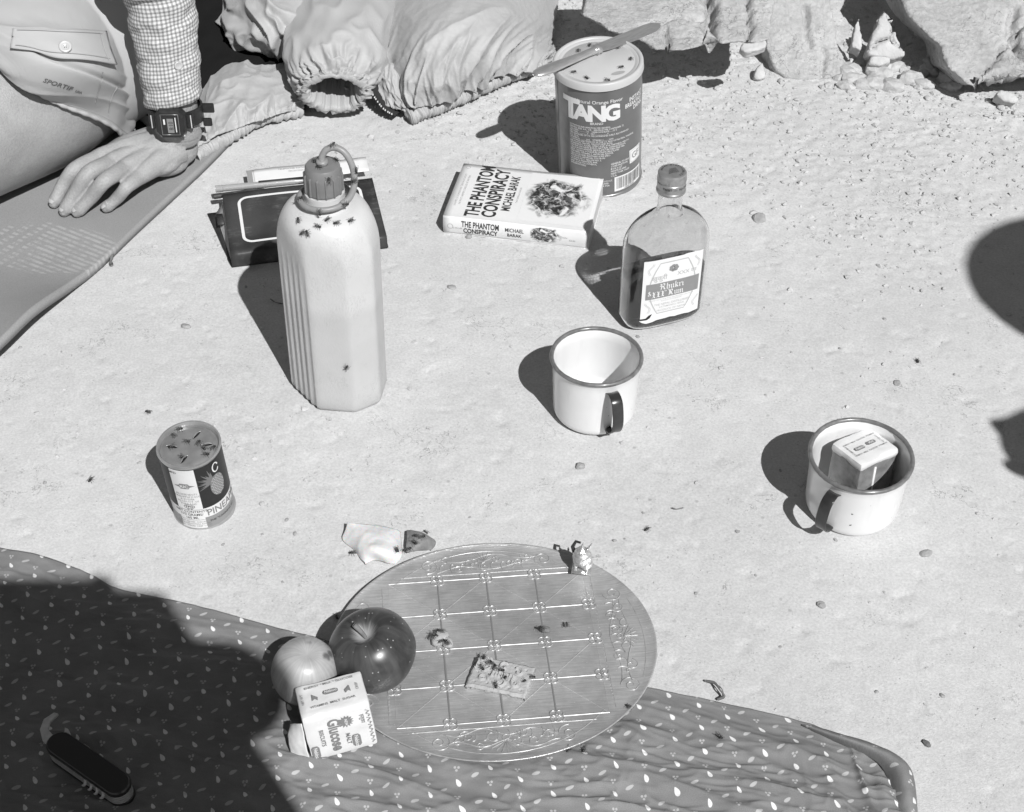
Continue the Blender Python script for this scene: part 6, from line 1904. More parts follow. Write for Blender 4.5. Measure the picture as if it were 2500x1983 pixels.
# ------------------------------------------------------------------ bits of dry plant on the earth
twig_m = mat('dry_stalk', 0.14, rough=0.9, var=0.3, vscale=200)
def twig(label, pts, r, name='twig'):
    P_ = np.array([tuple(G(u_, v_, z_)) for u_, v_, z_ in pts])
    c_ = P_[0].copy()
    o_ = MB().tube(spline(P_ - c_, 24), r * (1 + 0.3 * np.sin(np.linspace(0, 9, 24))), 7).build(name, twig_m)
    o_.location = c_
    return tag(o_, label, 'twig')
twig('short brown stalk on the earth just off the mat edge', [(274, 616, .003), (272, 630, .0035), (270, 640, .003), (273, 647, .003)], 0.0017)
twig('curved dry root lying beside the cloth right of the tray', [(1722, 1662, .003), (1745, 1668, .006), (1758, 1685, .008), (1768, 1700, .006), (1752, 1708, .003)], 0.0009)
twig('thin straw crossing the dry root beside the cloth', [(1748, 1672, .006), (1762, 1682, .008), (1766, 1702, .003)], 0.0006)
twig('thin dark straw on the earth left of the canteen', [(660, 730, .002), (672, 738, .003), (690, 742, .002)], 0.0006)
twig('fine straw on the earth above the figure on the tray', [(1640, 1240, .002), (1652, 1243, .003), (1668, 1240, .002)], 0.0005)
# ------------------------------------------------------------------ person on the mat: bare thigh, shorts, checked sleeve, planted hand
skin = mat('skin', 0.34, rough=0.5, spec=0.35)
t = NT(skin)
o = t.coord()
v = t.mul(0.295, t.ramp(t.noise(o, 30.0, 5), 0.3, 0.7, 0.90, 1.08))
v = t.mul(v, t.ramp(t.noise(o, 420.0, 4), 0.3, 0.7, 0.93, 1.07))
t.colour(v)
t.bump(t.add(t.noise(o, 700.0, 4), t.mul(0.6, t.voro(o, 600.0)[0])), 0.0005)
skin.node_tree.nodes['Principled BSDF'].inputs['Subsurface Weight'].default_value = 0.12
skin.node_tree.nodes['Principled BSDF'].inputs['Subsurface Radius'].default_value = (1, 1, 1)
skin.node_tree.nodes['Principled BSDF'].inputs['Subsurface Scale'].default_value = 0.003
person = thing('person', 'person in pale shorts and checked shirt, leaning on one hand', 'person', (0, 0, 0))
body = MB()
W0 = G(434, 312, 0.064)
up_dir = Vector((0.0, 0.10, 0.98)).normalized()
elbow = W0 + up_dir * 0.24
shoulder = elbow + Vector((-0.05, 0.16, 0.26))
hip = G(290, 50, 0.115); mid = G(48, 219, 0.101); knee = G(-268, 402, 0.094)
pelvis = hip + Vector((-0.12, 0.14, 0.02)); chest = pelvis + Vector((-0.02, 0.06, 0.42))
body.tube(spline([tuple(hip), tuple(hip.lerp(mid, 0.5)), tuple(mid), tuple(mid.lerp(knee, 0.5)), tuple(knee)], 24), np.interp(np.linspace(0, 1, 24), [0, 0.15, 0.5, 1], [0.084, 0.096, 0.096, 0.074]), 110)
body.ball(tuple(hip), (0.083,) * 3, 60, 36).ball(tuple(knee), (0.073,) * 3, 60, 36)
shin = knee + Vector((-0.18, 0.26, -0.02))
body.tube([tuple(knee), tuple(knee.lerp(shin, 0.4)), tuple(shin)], [0.058, 0.056, 0.040], 24)
body.tube([tuple(hip), tuple(pelvis), tuple(pelvis.lerp(chest, 0.5)), tuple(chest), tuple(chest + Vector((0, 0, 0.08)))], [0.08, 0.13, 0.13, 0.15, 0.10], 24, flat=0.8)
body.tube([tuple(chest), tuple(chest.lerp(shoulder, 0.6)), tuple(shoulder), tuple(shoulder.lerp(elbow, 0.5)), tuple(elbow)], [0.09, 0.07, 0.062, 0.044, 0.032], 24)
neck = chest + Vector((0.0, 0.0, 0.20)); head = chest + Vector((0.01, -0.03, 0.33))
body.tube([tuple(chest), tuple(neck), tuple(head)], [0.08, 0.055, 0.055], 20).ball(tuple(head), (0.076, 0.092, 0.115), 28, 20).ball(tuple(head + Vector((0.02, -0.095, -0.01))), (0.014, 0.02, 0.02))
body.ball(tuple(elbow), (0.032,) * 3, 20, 14)
body.tube(spline([tuple(W0 + Vector((0, 0.004, -0.012))), tuple(W0), tuple(W0 + up_dir * 0.03), tuple(W0 + up_dir * 0.1), tuple(elbow)], 20), np.interp(np.linspace(0, 1, 20), [0, 0.25, 0.5, 0.75, 1], [0.0250, 0.0245, 0.0250, 0.027, 0.030]), 28, flat=0.84)
# hand: knuckle rows placed joint by joint (index, middle, ring, little)
fing = [  # knuckle, middle joint, end joint, tip; (u, v, centre height)
    [(240, 388, .043), (184, 414, .046), (156, 450, .032), (136, 488, .0190)],
    [(272, 398, .047), (216, 424, .052), (186, 468, .034), (162, 508, .0190)],
    [(306, 412, .045), (258, 440, .050), (224, 480, .031), (194, 512, .0185)],
    [(340, 432, .037), (310, 456, .038), (288, 482, .026), (264, 504, .0175)]]
rad = [[.0102, .0088, .0076, .0066], [.0104, .0090, .0078, .0067], [.0100, .0086, .0074, .0064], [.0090, .0076, .0066, .0057]]
wr = [(405, 345, .046), (415, 350, .048), (425, 356, .046), (436, 366, .040)]
for k in range(4):
    pts = [tuple(G(*q_)) for q_ in fing[k]]
    tip = np.array(pts[3]) + (np.array(pts[3]) - np.array(pts[2])) * 0.22
    path = spline(pts + [tuple(tip)], 26)
    r_ = np.interp(np.linspace(0, 1, 26), [0, 0.25, 0.38, 0.5, 0.62, 0.75, 0.93, 1.0], [rad[k][0], rad[k][1], rad[k][1] * 0.94, rad[k][2] * 1.07, rad[k][2] * 0.96, rad[k][2], rad[k][3], rad[k][3] * 0.55])
    body.tube(path, r_, 18)
    body.ball(tuple(tip), (rad[k][3] * 0.9,) * 3, 14, 9)
    body.tube(spline([tuple(G(*wr[k])), tuple(G((wr[k][0] + fing[k][0][0]) / 2, (wr[k][1] + fing[k][0][1]) / 2 - 2, .047 - .003 * k)), tuple(G(*fing[k][0]))], 12), np.interp(np.linspace(0, 1, 12), [0, 0.5, 1], [.0165, .0135, rad[k][0] * 1.04]), 16)
    body.ball(tuple(G(*fing[k][0])), (rad[k][0] * 1.05,) * 3, 14, 9)
body.ball(tuple(G(372, 388, .034)), (0.034, 0.030, 0.015), 24, 14)
body.ball(tuple(G(432, 362, .034)), (0.024, 0.022, 0.020), 20, 12)
body.ball(tuple(G(402, 392, .026)), (0.028, 0.026, 0.014), 20, 12)
body.tube(spline([tuple(G(392, 338, .044)), tuple(G(342, 352, .040)), tuple(G(296, 366, .034)), tuple(G(262, 384, .025)), tuple(G(236, 404, .019))], 18), np.interp(np.linspace(0, 1, 18), [0, 0.4, 0.7, 1], [.0170, .0150, .0115, .0085]), 16)
V, F = remesh(body, 0.0013, 4, 0.5)
# tendons, creases at the wrist and knuckles
N_ = normals(V, F)
d = 0.0002 * fbm(V, 120.0, 3)
for k in range(4):
    a_ = np.array(G(*wr[k])); b_ = np.array(G(*fing[k][0]))
    e_ = b_ - a_
    tt_ = ((V - a_) @ e_) / (e_ @ e_)
    dist = np.linalg.norm(V - a_ - np.clip(tt_, 0, 1)[:, None] * e_ - np.array([0, 0, 0.012]), axis=1)
    d += 0.0015 * np.exp(-(dist / 0.0055) ** 2) * sstep(0.1, 0.5, tt_) * (1 - sstep(0.95, 1.05, tt_))
    for j in (1, 2):
        c_ = np.array(G(*fing[k][j])); dir_ = np.array(G(*fing[k][j + 1])) - np.array(G(*fing[k][j - 1])); dir_ /= np.linalg.norm(dir_)
        ax_ = (V - c_) @ dir_
        nearj = np.exp(-(np.linalg.norm(V - c_, axis=1) / 0.013) ** 4)
        d -= nearj * 0.0007 * np.maximum(0, np.cos(ax_ * 2300)) ** 3 * (N_[:, 2] > 0.2)
wx_ = (V - np.array(W0 + Vector((0, 0, -0.008))))
nearw = np.exp(-(np.linalg.norm(wx_, axis=1) / 0.026) ** 4)
d -= nearw * 0.0008 * np.maximum(0, np.sin(wx_[:, 2] * 620 + wx_[:, 0] * 90 + 1.0)) ** 4
V = V + N_ * d[:, None]
body_obj = mesh_obj('body', V, F, skin, person)
nail = mat('finger_nail', 0.42, rough=0.28, spec=0.5)
bpy.context.view_layer.update()
for k in range(4):
    a_, b_ = Vector(G(*fing[k][2])), Vector(G(*fing[k][3]))
    ax = (b_ - a_).normalized()
    c_ = b_ + ax * 0.0015
    side = ax.cross(Vector((0, 0, 1))).normalized(); nup = side.cross(ax).normalized()
    Pn = []
    for s_ in np.linspace(-1, 1, 9):
        col = []
        for q_ in np.linspace(-1, 1, 9):
            w_ = 0.0046 * math.sqrt(max(0.0, 1 - 0.55 * max(0, s_) ** 3 - 0.45 * max(0, -s_) ** 4))
            an_ = q_ * (w_ / 0.0046) * 0.75
            rr_n = (rad[k][3] + 0.0006 - 0.0011 * max(0, s_) ** 2)
            p_ = c_ + ax * (0.0048 * s_) + side * (math.sin(an_) * rr_n) + nup * (math.cos(an_) * rr_n)
            col.append(tuple(p_))
        Pn.append(col)
    sheet('finger_nail', np.array(Pn), nail, body_obj, thick=0.0004)

# shorts
shorts_m = mat('pale_cotton_twill', 0.40, rough=0.85, spec=0.15, var=0.03, vscale=14, bump=0.0003, bscale=1500)
seam_m = mat('seam_thread', 0.34, rough=0.9, spec=0.1)
net = [[(-90, 76, .186), (0, 126, .184), (80, 174, .178), (160, 224, .160), (228, 276, .128), (276, 310, .088), (300, 332, .050), (304, 348, .026)],
       [(-90, 96, .200), (5, 142, .198), (88, 182, .192), (172, 222, .176), (240, 255, .145), (288, 278, .105), (312, 296, .066), (316, 310, .038)],
       [(-90, 50, .205), (12, 100, .206), (100, 138, .200), (186, 176, .182), (256, 205, .150), (300, 226, .112), (322, 240, .075), (324, 254, .045)],
       [(-90, 5, .215), (20, 56, .216), (110, 88, .210), (196, 122, .192), (264, 150, .160), (306, 168, .122), (324, 184, .085), (328, 196, .050)],
       [(-90, -60, .225), (30, -20, .226), (124, 10, .216), (208, 50, .198), (270, 84, .166), (306, 106, .130), (322, 124, .092), (326, 138, .055)],
       [(-90, -160, .22), (40, -130, .22), (140, -100, .21), (226, -60, .19), (290, -10, .16), (320, 30, .13), (336, 60, .09), (342, 80, .055)]]
P = patch_points(net, 130, 170)
U_, V_ = np.meshgrid(np.linspace(0, 1, 130), np.linspace(0, 1, 170), indexing='ij')
Nn = grid_normals(P)
Nn *= np.sign(Nn[..., 2].mean())
q = np.stack([U_ * 5, V_ * 5], -1)
fold = 0.004 * ((1 - np.abs(fbm(np.stack([U_ * 4 - V_ * 1.2, V_ * 1.6], -1), 1.0, 2, off=3.3)) * 2.4).clip(0, 1)) ** 1.6
fold += 0.010 * np.exp(-((U_ - 0.34 - 0.10 * V_) / 0.05) ** 2) * sstep(0.02, 0.4, V_) * 0.5
fold -= 0.007 * np.exp(-((U_ - 0.47 + 0.05 * V_) / 0.022) ** 2) * sstep(0.1, 0.3, V_) * (1 - sstep(0.75, 0.95, V_))
fold += 0.008 * np.sin(V_ * 20 + U_ * 4) * sstep(0.72, 0.95, V_) * (0.5 + 0.5 * fbm(q, 1.0, 2))
fold += 0.0010 * fbm(q, 2.0, 3)
P = P + Nn * fold[..., None]
# the leg of the shorts lies close on the thigh
ax_pts = arr([hip, hip.lerp(mid, 0.5), mid, mid.lerp(knee, 0.5), knee])
ax_d = spline(ax_pts, 200)
ax_r = np.interp(np.linspace(0, 1, 200), [0, 0.15, 0.5, 1], [0.084, 0.096, 0.096, 0.074])
flatP = P.reshape(-1, 3)
kk = np.array([np.argmin(np.linalg.norm(ax_d - p_, axis=1)) for p_ in flatP])
rv = flatP - ax_d[kk]; dist = np.linalg.norm(rv, axis=1)
want = ax_r[kk] + 0.006
wgt = ((1 - sstep(0.0, 0.55, U_)) * (1 - 0.75 * sstep(0.70, 0.95, V_))).reshape(-1)
newd = np.where(dist > want, dist + (want - dist) * wgt, np.maximum(dist, want))
P = (ax_d[kk] + rv / dist[:, None] * newd[:, None]).reshape(P.shape)
sh = sheet('shorts', P, shorts_m, person, thick=0.0016)
hem_r = P[1, :]
MB().tube(hem_r, 0.0022 + 0.0004 * np.sin(np.arange(len(hem_r)) * 0.7), 8).build('hem_roll', shorts_m, sh)
MB().tube(P[9, :] + np.array([0, -0.0004, 0.0009]), 0.0004, 5).build('hem_stitching', seam_m, sh)
bpy.context.view_layer.update()
def on_shorts(u, v, off):
    loc, nor = surf(sh, u, v)
    if loc is None:
        return np.array(G(u, v, 0.15))
    vd = (Vector((0, 0, CAM_H)) - loc).normalized()
    if nor.dot(vd) < 0: nor = -nor
    return np.array(loc + nor * off)
def quad_px(c, n, m2, off, jag=0.0):
    c = np.array(c, float)
    out = np.zeros((n, m2, 3))
    for i in range(n):
        for j in range(m2):
            s_, r_ = i / (n - 1), j / (m2 - 1)
            p_ = (c[0] * (1 - s_) + c[1] * s_) * (1 - r_) + (c[3] * (1 - s_) + c[2] * s_) * r_
            e_ = min(r_, 1) ** 3
            out[i, j] = on_shorts(p_[0], p_[1], off + 0.004 * e_ * (1 if s_ > 0.4 else 0.3))
    return out
flap = quad_px([(36, 76), (256, 84), (272, 162), (32, 122)], 40, 18, 0.0035)
for _ in range(14):
    flap[1:-1, 1:-1] = 0.25 * (flap[:-2, 1:-1] + flap[2:, 1:-1] + flap[1:-1, :-2] + flap[1:-1, 2:])
    for r_ in (0, -1):
        flap[1:-1, r_] = 0.5 * flap[1:-1, r_] + 0.25 * (flap[:-2, r_] + flap[2:, r_])
flap[..., 2] += 0.002
fp_ = sheet('pocket_flap', flap, shorts_m, sh, thick=0.0015)
for r_ in (2, 15):
    MB().tube(flap[2:-2, r_] + np.array([0, -0.0006, 0.0012]), 0.0004, 5).build('stitch_line', seam_m, sh)
MB().tube(flap[36, 1:-1] + np.array([0, -0.0006, 0.0012]), 0.0004, 5).build('stitch_line', seam_m, sh)
bc = on_shorts(155, 124, 0.0065); nb_v = Vector((0.25, -0.62, 0.74)).normalized()
bt = mat('horn_button', 0.44, rough=0.3, spec=0.5)
V, F = lathe([(0.0002, 0.0006), (0.0032, 0.0006), (0.0042, 0.0016), (0.0060, 0.0016), (0.0066, 0.0008), (0.0060, -0.0004), (0.0002, -0.0004)], 40)
bo = mesh_obj('button', V, F, bt, sh); bo.location = bc; bo.rotation_euler = nb_v.to_track_quat('Z', 'Y').to_euler()
for k in range(4):
    V2h = [(0.0013 * math.cos(k * 1.571 + 0.78) + 0.0005 * math.cos(x_), 0.0013 * math.sin(k * 1.571 + 0.78) + 0.0005 * math.sin(x_), 0.0008) for x_ in np.linspace(0, 6.28, 8, endpoint=False)]
    mesh_obj('button_hole', V2h, [tuple(range(8))], ink_dark, bo)
# printed word on the leg
Vt, Ft = text_geo('SPORTIF', 15.5, bold=0.02, xs=1.22, shear=0.45, align='LEFT', spacing=1.05)
Vt2, Ft2 = text_geo('USA', 8.5, bold=0.02, xs=1.1, shear=0.45, align='LEFT')
mbt = MB()
for VV, FF, ox in ((Vt, Ft, 0.0), (Vt2, Ft2, None)):
    if ox is None: VV = VV + np.array([Vt[:, 0].max() + 3, 0])
    VV, FF = cut_grid(VV, FF, 3.0)
    ca, sa = math.cos(R(17.5)), math.sin(R(17.5))
    px = [(104 + x_ * ca + y_ * sa * 0.3, 199 + x_ * sa - y_ * 0.95) for x_, y_ in VV]
    mbt.add([on_shorts(u_, v_, 0.0007) for u_, v_ in px], FF)
mbt.build('printed_word', mat('leg_print_ink', 0.13, rough=0.9), sh, smooth=False)
# side seam and pocket edge
for pts in ([(250, 176), (246, 200), (240, 222), (232, 248)], [(290, 206), (276, 228), (268, 252), (264, 280)]):
    MB().tube([on_shorts(u_, v_, 0.0008) for u_, v_ in spline([(a_, b_, 0) for a_, b_ in pts], 16)[:, :2]], 0.0005, 6).build('side_seam', seam_m, sh)
# checked shirt sleeve
check = mat('gingham', 0.6, rough=0.9, spec=0.1)
t = NT(check)
s = t.xyz(t.coord('UV'))
per_ = 0.0043
fx_ = t.ramp(t.op('PINGPONG', t.op('DIVIDE', s[0], per_ / 2), 1.0), 0.48, 0.60)
fy_ = t.ramp(t.op('PINGPONG', t.op('DIVIDE', s[1], per_ / 2), 1.0), 0.48, 0.60)
v = t.mul(t.mul(0.60, t.sub(1.0, t.mul(0.42, fx_))), t.sub(1.0, t.mul(0.42, fy_)))
v = t.mul(v, t.ramp(t.noise(t.coord('UV'), 1200.0, 2), 0.3, 0.7, 0.95, 1.05))
t.colour(v)
t.bump(t.noise(t.coord('UV'), 900.0, 2), 0.0003)
slv_base = W0 + up_dir * 0.036
nl_, na_ = 90, 120
ss = np.linspace(0, 1, nl_); aa_ = np.linspace(0, 2 * math.pi, na_, endpoint=False)
Ls = 0.235
upv = np.array(up_dir); xax = np.array([1.0, 0, 0]) - upv * upv[0]; xax /= np.linalg.norm(xax); yax = np.cross(upv, xax)
rad_s = np.interp(ss, [0, 0.03, 0.40, 0.52, 0.56, 0.64, 0.75, 1], [0.0305, 0.0310, 0.0345, 0.0360, 0.0450, 0.0480, 0.0480, 0.054])
Vs, UVs = [], []
for i_, s_ in enumerate(ss):
    wr_ = 0.0026 * fbm(np.stack([np.cos(aa_) * 1.3, np.sin(aa_) * 1.3, np.full(na_, s_ * 16)], -1), 1.0, 3) * 2 + 0.0060 * sstep(0.5, 0.6, s_) * fbm(np.stack([np.cos(aa_) * 1.5, np.sin(aa_) * 1.5, np.full(na_, s_ * 9)], -1), 1.0, 2, off=4.0)
    r_ = rad_s[i_] + wr_
    c_ = np.array(slv_base) + upv * (Ls * s_) + xax * (-0.010 * sstep(0.45, 0.7, s_))
    tiltz = 0.006 * np.cos(aa_ - 0.3) * (1 - s_)
    Vs.append(c_ + np.outer(r_ * np.cos(aa_), xax) + np.outer(r_ * 0.9 * np.sin(aa_), yax) + np.outer(tiltz, upv))
    UVs.append(np.stack([aa_ * 0.034, np.full(na_, s_ * Ls)], -1))
PS = np.array(Vs)
PSc = np.concatenate([PS, PS[:, :1]], 1); UVc = np.concatenate([np.array(UVs), np.stack([np.full(nl_, 2 * math.pi * 0.034), ss * Ls], -1)[:, None]], 1)
slv = sheet('shirt_sleeve', PSc, check, person, thick=0.0012, up=False, uv=UVc)
nb_c = PS[18, int(na_ * 0.835)] + np.array([0.0006, -0.0022, 0])
bo2 = mesh_obj('cuff_button', *lathe([(0.0002, 0.0005), (0.0028, 0.0005), (0.0036, 0.0012), (0.0046, 0.0010), (0.0049, 0.0), (0.0002, -0.0004)], 28), bt, slv)
bo2.location = nb_c; bo2.rotation_euler = Vector((0.55, -0.82, 0.1)).to_track_quat('Z', 'Y').to_euler()
MB().tube([tuple(p_ + (p_ - PS[int(nl_ * 0.54)].mean(0)) * 0.03) for p_ in PS[int(nl_ * 0.54)]], 0.0016, 8, wrap=True).build('cuff_fold', check, slv)

# the rest of the clothes, above and behind the frame
shirt = MB()
shirt.tube([tuple(pelvis + Vector((0, 0, 0.10))), tuple(pelvis.lerp(chest, 0.5)), tuple(chest), tuple(chest + Vector((0, 0, 0.10)))], [0.145, 0.146, 0.165, 0.10], 28, flat=0.85)
shirt.tube([tuple(chest), tuple(chest.lerp(shoulder, 0.6)), tuple(shoulder), tuple(shoulder.lerp(elbow, 0.5)), tuple(elbow + Vector((0, 0, 0.015)))], [0.10, 0.085, 0.075, 0.060, 0.048], 24)
V, F = remesh(shirt, 0.006, 3)
V = V + normals(V, F) * (0.004 * fbm(V, 25.0, 3))[:, None]
mesh_obj('shirt', V, F, mat('plain_shirt', 0.45, rough=0.9, spec=0.1, bump=0.0005, bscale=900), person)
hair = MB().ball(tuple(head + Vector((0, 0.022, 0.030))), (0.086, 0.092, 0.105), 30, 20)
V, F = remesh(hair, 0.005, 2)
V = V + normals(V, F) * (0.006 * fbm(V * np.array([1, 1, 0.4]), 90.0, 3))[:, None]
mesh_obj('hair', V, F, mat('dark_hair', 0.03, rough=0.6), person)

# ------------------------------------------------------------------ digital wrist watch
wc = thing('wrist_watch', 'black digital watch with strap worn on the leaning wrist', 'watch', tuple(W0 + up_dir * 0.019), (0, 0, 0))
wc.rotation_euler = Matrix((tuple(xax), tuple(-yax), tuple(upv))).transposed().to_euler()
# local axes: x across the wrist, y towards the arm's back, z along the arm; the face looks to -y
M_ = np.array([xax, yax, upv])
res = mat('black_resin', 0.018, rough=0.42, spec=0.45, var=0.3, vscale=200)
wc.rotation_euler = Matrix([list(r_) for r_ in M_.T]).to_euler()
a = np.linspace(0, 2 * math.pi, 80, endpoint=False)
def strap_ring(r0, hw, th, zo=0.0):
    V = []
    for dz, dr in ((-hw, 0), (-hw, th), (hw, th), (hw, 0)):
        V.append(np.stack([(r0 + dr) * 1.05 * np.cos(a), (r0 + dr) * 0.90 * np.sin(a), np.full(80, dz + zo)], -1))
    return np.concatenate(V), [tuple(q_) for q_ in grid_faces(4, 80, wrap_u=True, wrap_v=True)]
mesh_obj('strap', *strap_ring(0.0268, 0.0090, 0.0020), res, wc, angle=40)
def wbox(name, c, s_, m_, parent, bev=0.001):
    bm = bmesh.new(); bmesh.ops.create_cube(bm, size=1); bmesh.ops.scale(bm, vec=s_, verts=bm.verts)
    if bev: bmesh.ops.bevel(bm, geom=bm.edges[:], offset=bev, segments=2, affect='EDGES')
    bmesh.ops.translate(bm, vec=c, verts=bm.verts)
    return bm_obj(name, bm, m_, parent)
fa = -0.0325
face = wc
# octagonal case
oc = [(-0.0165, -0.0095), (-0.0165, 0.0095), (-0.0105, 0.0165), (0.0105, 0.0165), (0.0165, 0.0095), (0.0165, -0.0095), (0.0105, -0.0165), (-0.0105, -0.0165)]
V = [(x_ * s_, y_, z_ * s_) for s_, y_ in ((1.0, -0.0215), (1.02, -0.0285), (0.93, -0.0320), (0.80, -0.0328)) for x_, z_ in oc]
F = [tuple(q_) for q_ in grid_faces(4, 8, wrap_v=True)] + [tuple(range(8)), tuple(24 + k for k in range(8))[::-1]]
outward(mesh_obj('case', V, F, res, wc, smooth=False))
MB().tube([(x_, -0.0330, z_) for x_, z_ in ((-0.0095, -0.0118), (-0.0095, 0.0118), (0.0095, 0.0118), (0.0095, -0.0118))] , 0.0005, 6, wrap=True).build('bezel', mat('bezel_steel', 0.3, rough=0.3, metal=0.7), wc)
wbox('crystal', (0, -0.0327, 0), (0.0182, 0.0010, 0.0228), mat('watch_crystal', 0.010, rough=0.08, spec=0.6), wc, 0)
wbox('display', (0.0004, -0.0334, -0.001), (0.0068, 0.0004, 0.0165), mat('lcd_grey', 0.20, rough=0.4), wc, 0)
pd = Print(lambda p, k: np.stack([p[:, 0], np.full(len(p), -0.0338), p[:, 1]], -1))
pd.text('8:10', 0.0032, -0.0010, 0.0068, R(90), xs=0.85)
pd.build('digits', ink_dark, wc)
wbox('face_stripe', (0.0062, -0.0335, 0), (0.0010, 0.0004, 0.017), white_ink, wc, 0)
wbox('face_badge', (-0.0060, -0.0335, 0.0035), (0.0018, 0.0004, 0.006), white_ink, wc, 0)
for sx_ in (-1, 1):
    wbox('lug', (sx_ * 0.0195, -0.0225, 0), (0.008, 0.005, 0.0175), res, wc, 0.0012)
    wbox('lug_pin', (sx_ * 0.0215, -0.0252, 0), (0.0010, 0.0010, 0.0150), kb, wc, 0)
    wbox('pusher', (sx_ * 0.0125, -0.0268, -0.0150), (0.0022, 0.0022, 0.0030), kb, wc, 0.0004)
prism_v = [(0.0262, -0.010), (0.037, -0.014), (0.0385, -0.012), (0.0262, -0.005)]
for z0, z1, L_ in ((-0.002, 0.0095, 0.014), (-0.018, -0.008, 0.010)):
    wbox('strap_tail', (0.0285 + L_ / 2, 0.002, (z0 + z1) / 2), (L_, 0.002, (z1 - z0)), res, wc, 0.0008)

# ------------------------------------------------------------------ black garment under the jacket
black = mat('black_fleece', 0.012, rough=0.98, spec=0.05, bump=0.0008, bscale=800)
net = [[(280, -80, .06), (400, -80, .07), (520, -80, .07), (650, -80, .06), (790, -80, .05)],
       [(300, 40, .05), (400, 40, .055), (510, 30, .06), (640, 60, .05), (790, 80, .04)],
       [(312, 150, .035), (400, 140, .04), (500, 130, .04), (630, 140, .035), (780, 150, .03)],
       [(322, 240, .022), (380, 230, .025), (480, 225, .024), (620, 215, .02), (760, 220, .016)],
       [(318, 286, .014), (370, 290, .014), (470, 300, .014), (610, 270, .013), (740, 262, .012)]]
P = patch_points(net, 80, 110)
P[..., 2] += 0.006 * fbm(P[..., :2], 22.0, 3)
tag(sheet('black_garment', P, black, None, thick=0.004), 'black garment in deep shade behind the leaning arm', 'garment')

# ------------------------------------------------------------------ padded jacket
nylon = mat('pale_nylon', 0.36, rough=0.55, spec=0.3, var=0.04, vscale=16, bump=0.0004, bscale=420)
b = nylon.node_tree.nodes['Principled BSDF']
b.inputs['Sheen Weight'].default_value = 0.15
jk = thing('padded_jacket', 'rumpled pale nylon jacket with elastic hem, lying on the ground', 'jacket', (0, 0, 0))
def crease(u, v, fu, fv, off, w=3.0, p=2.0):
    n = fbm(np.stack([u * fu, v * fv], -1), 1.0, 3, 0.5, off=off)
    return (1 - np.abs(n) * w).clip(0, 1) ** p
def panel(name, net, nu, nv, fn, thick=0.003, parent=jk):
    P = patch_points(net, nu, nv)
    U, V = np.meshgrid(np.linspace(0, 1, nu), np.linspace(0, 1, nv), indexing='ij')
    N = grid_normals(P)
    N *= np.sign(N[..., 2].mean())
    P = P + N * fn(U, V, P)[..., None]
    P[..., 2] = np.maximum(P[..., 2], 0.004)
    return sheet(name, P, nylon, parent, thick=thick)
# right-hand body
net = [[(890, -80, .05), (1000, -90, .10), (1120, -90, .12), (1240, -80, .11), (1330, -60, .06), (1372, -40, .01)],
       [(912, 40, .05), (1000, 10, .105), (1110, 0, .125), (1230, 0, .115), (1326, 15, .065), (1358, 40, .008)],
       [(925, 120, .045), (1000, 95, .095), (1110, 75, .115), (1222, 62, .105), (1316, 70, .06), (1348, 92, .008)],
       [(945, 196, .03), (1010, 178, .066), (1110, 150, .082), (1212, 120, .076), (1300, 106, .050), (1340, 124, .008)],
       [(980, 270, .014), (1040, 258, .024), (1120, 228, .027), (1205, 192, .027), (1284, 162, .024), (1332, 156, .008)]]
def f1(U, V, P):
    g = sstep(0.25, 1.0, U)
    a = U * 1.0 + V * 0.55
    d = 0.012 * g * crease(V * 7.5 + U * 3.2, U, 1.0, 0.9, 3.0) - 0.003
    d += 0.010 * crease(V + 0.5 * U, U, 2.4, 1.3, 7.0, 2.4) * (0.35 + 0.65 * g)
    d += 0.0045 * sstep(0.6, 1, U) * crease(V * 17 + 1.5 * U, U, 1.0, 0.9, 13.0)
    d += 0.0016 * fbm(P, 60.0, 3)
    return d
panel('body_panel', net, 190, 230, f1)
def hem_band(name, pts, r, freq, off):
    path = spline([tuple(G(*q_)) for q_ in pts], 420)
    L = np.concatenate([[0], np.cumsum(np.linalg.norm(np.diff(path, axis=0), axis=1))])
    n = 26
    a = np.linspace(0, 2 * math.pi, n, endpoint=False)
    T = np.gradient(path, axis=0); T /= np.linalg.norm(T, axis=1)[:, None]
    x = np.cross(T, (0, 0, 1.0)); x /= np.linalg.norm(x, axis=1)[:, None]; y = np.cross(x, T)
    A, LL = np.meshgrid(a, L)
    q = np.stack([LL * freq + 0.12 * np.sin(A + off), 0.35 * np.cos(A), 0.35 * np.sin(A)], -1)
    w = (1 - np.abs(fbm(q, 1.0, 2, off=off)) * 2.6).clip(0, 1)
    rr = r * (0.84 + 0.30 * w ** 1.3) + 0.0006 * fbm(q, 3.0, 2)
    V = path[:, None] + rr[..., None] * (np.cos(A)[..., None] * x[:, None] + 0.85 * np.sin(A)[..., None] * y[:, None])
    F = [tuple(k) for k in grid_faces(420, n, wrap_v=True)] + [tuple(range(n - 1, -1, -1)), tuple(419 * n + k for k in range(n))]
    return mesh_obj(name, V.reshape(-1, 3), F, nylon, jk)
hem_band('elastic_hem', [(996, 284, .010), (1030, 270, .013), (1090, 246, .014), (1150, 220, .015), (1215, 190, .015), (1275, 168, .014), (1326, 156, .012)], 0.0118, 170, 2.0)
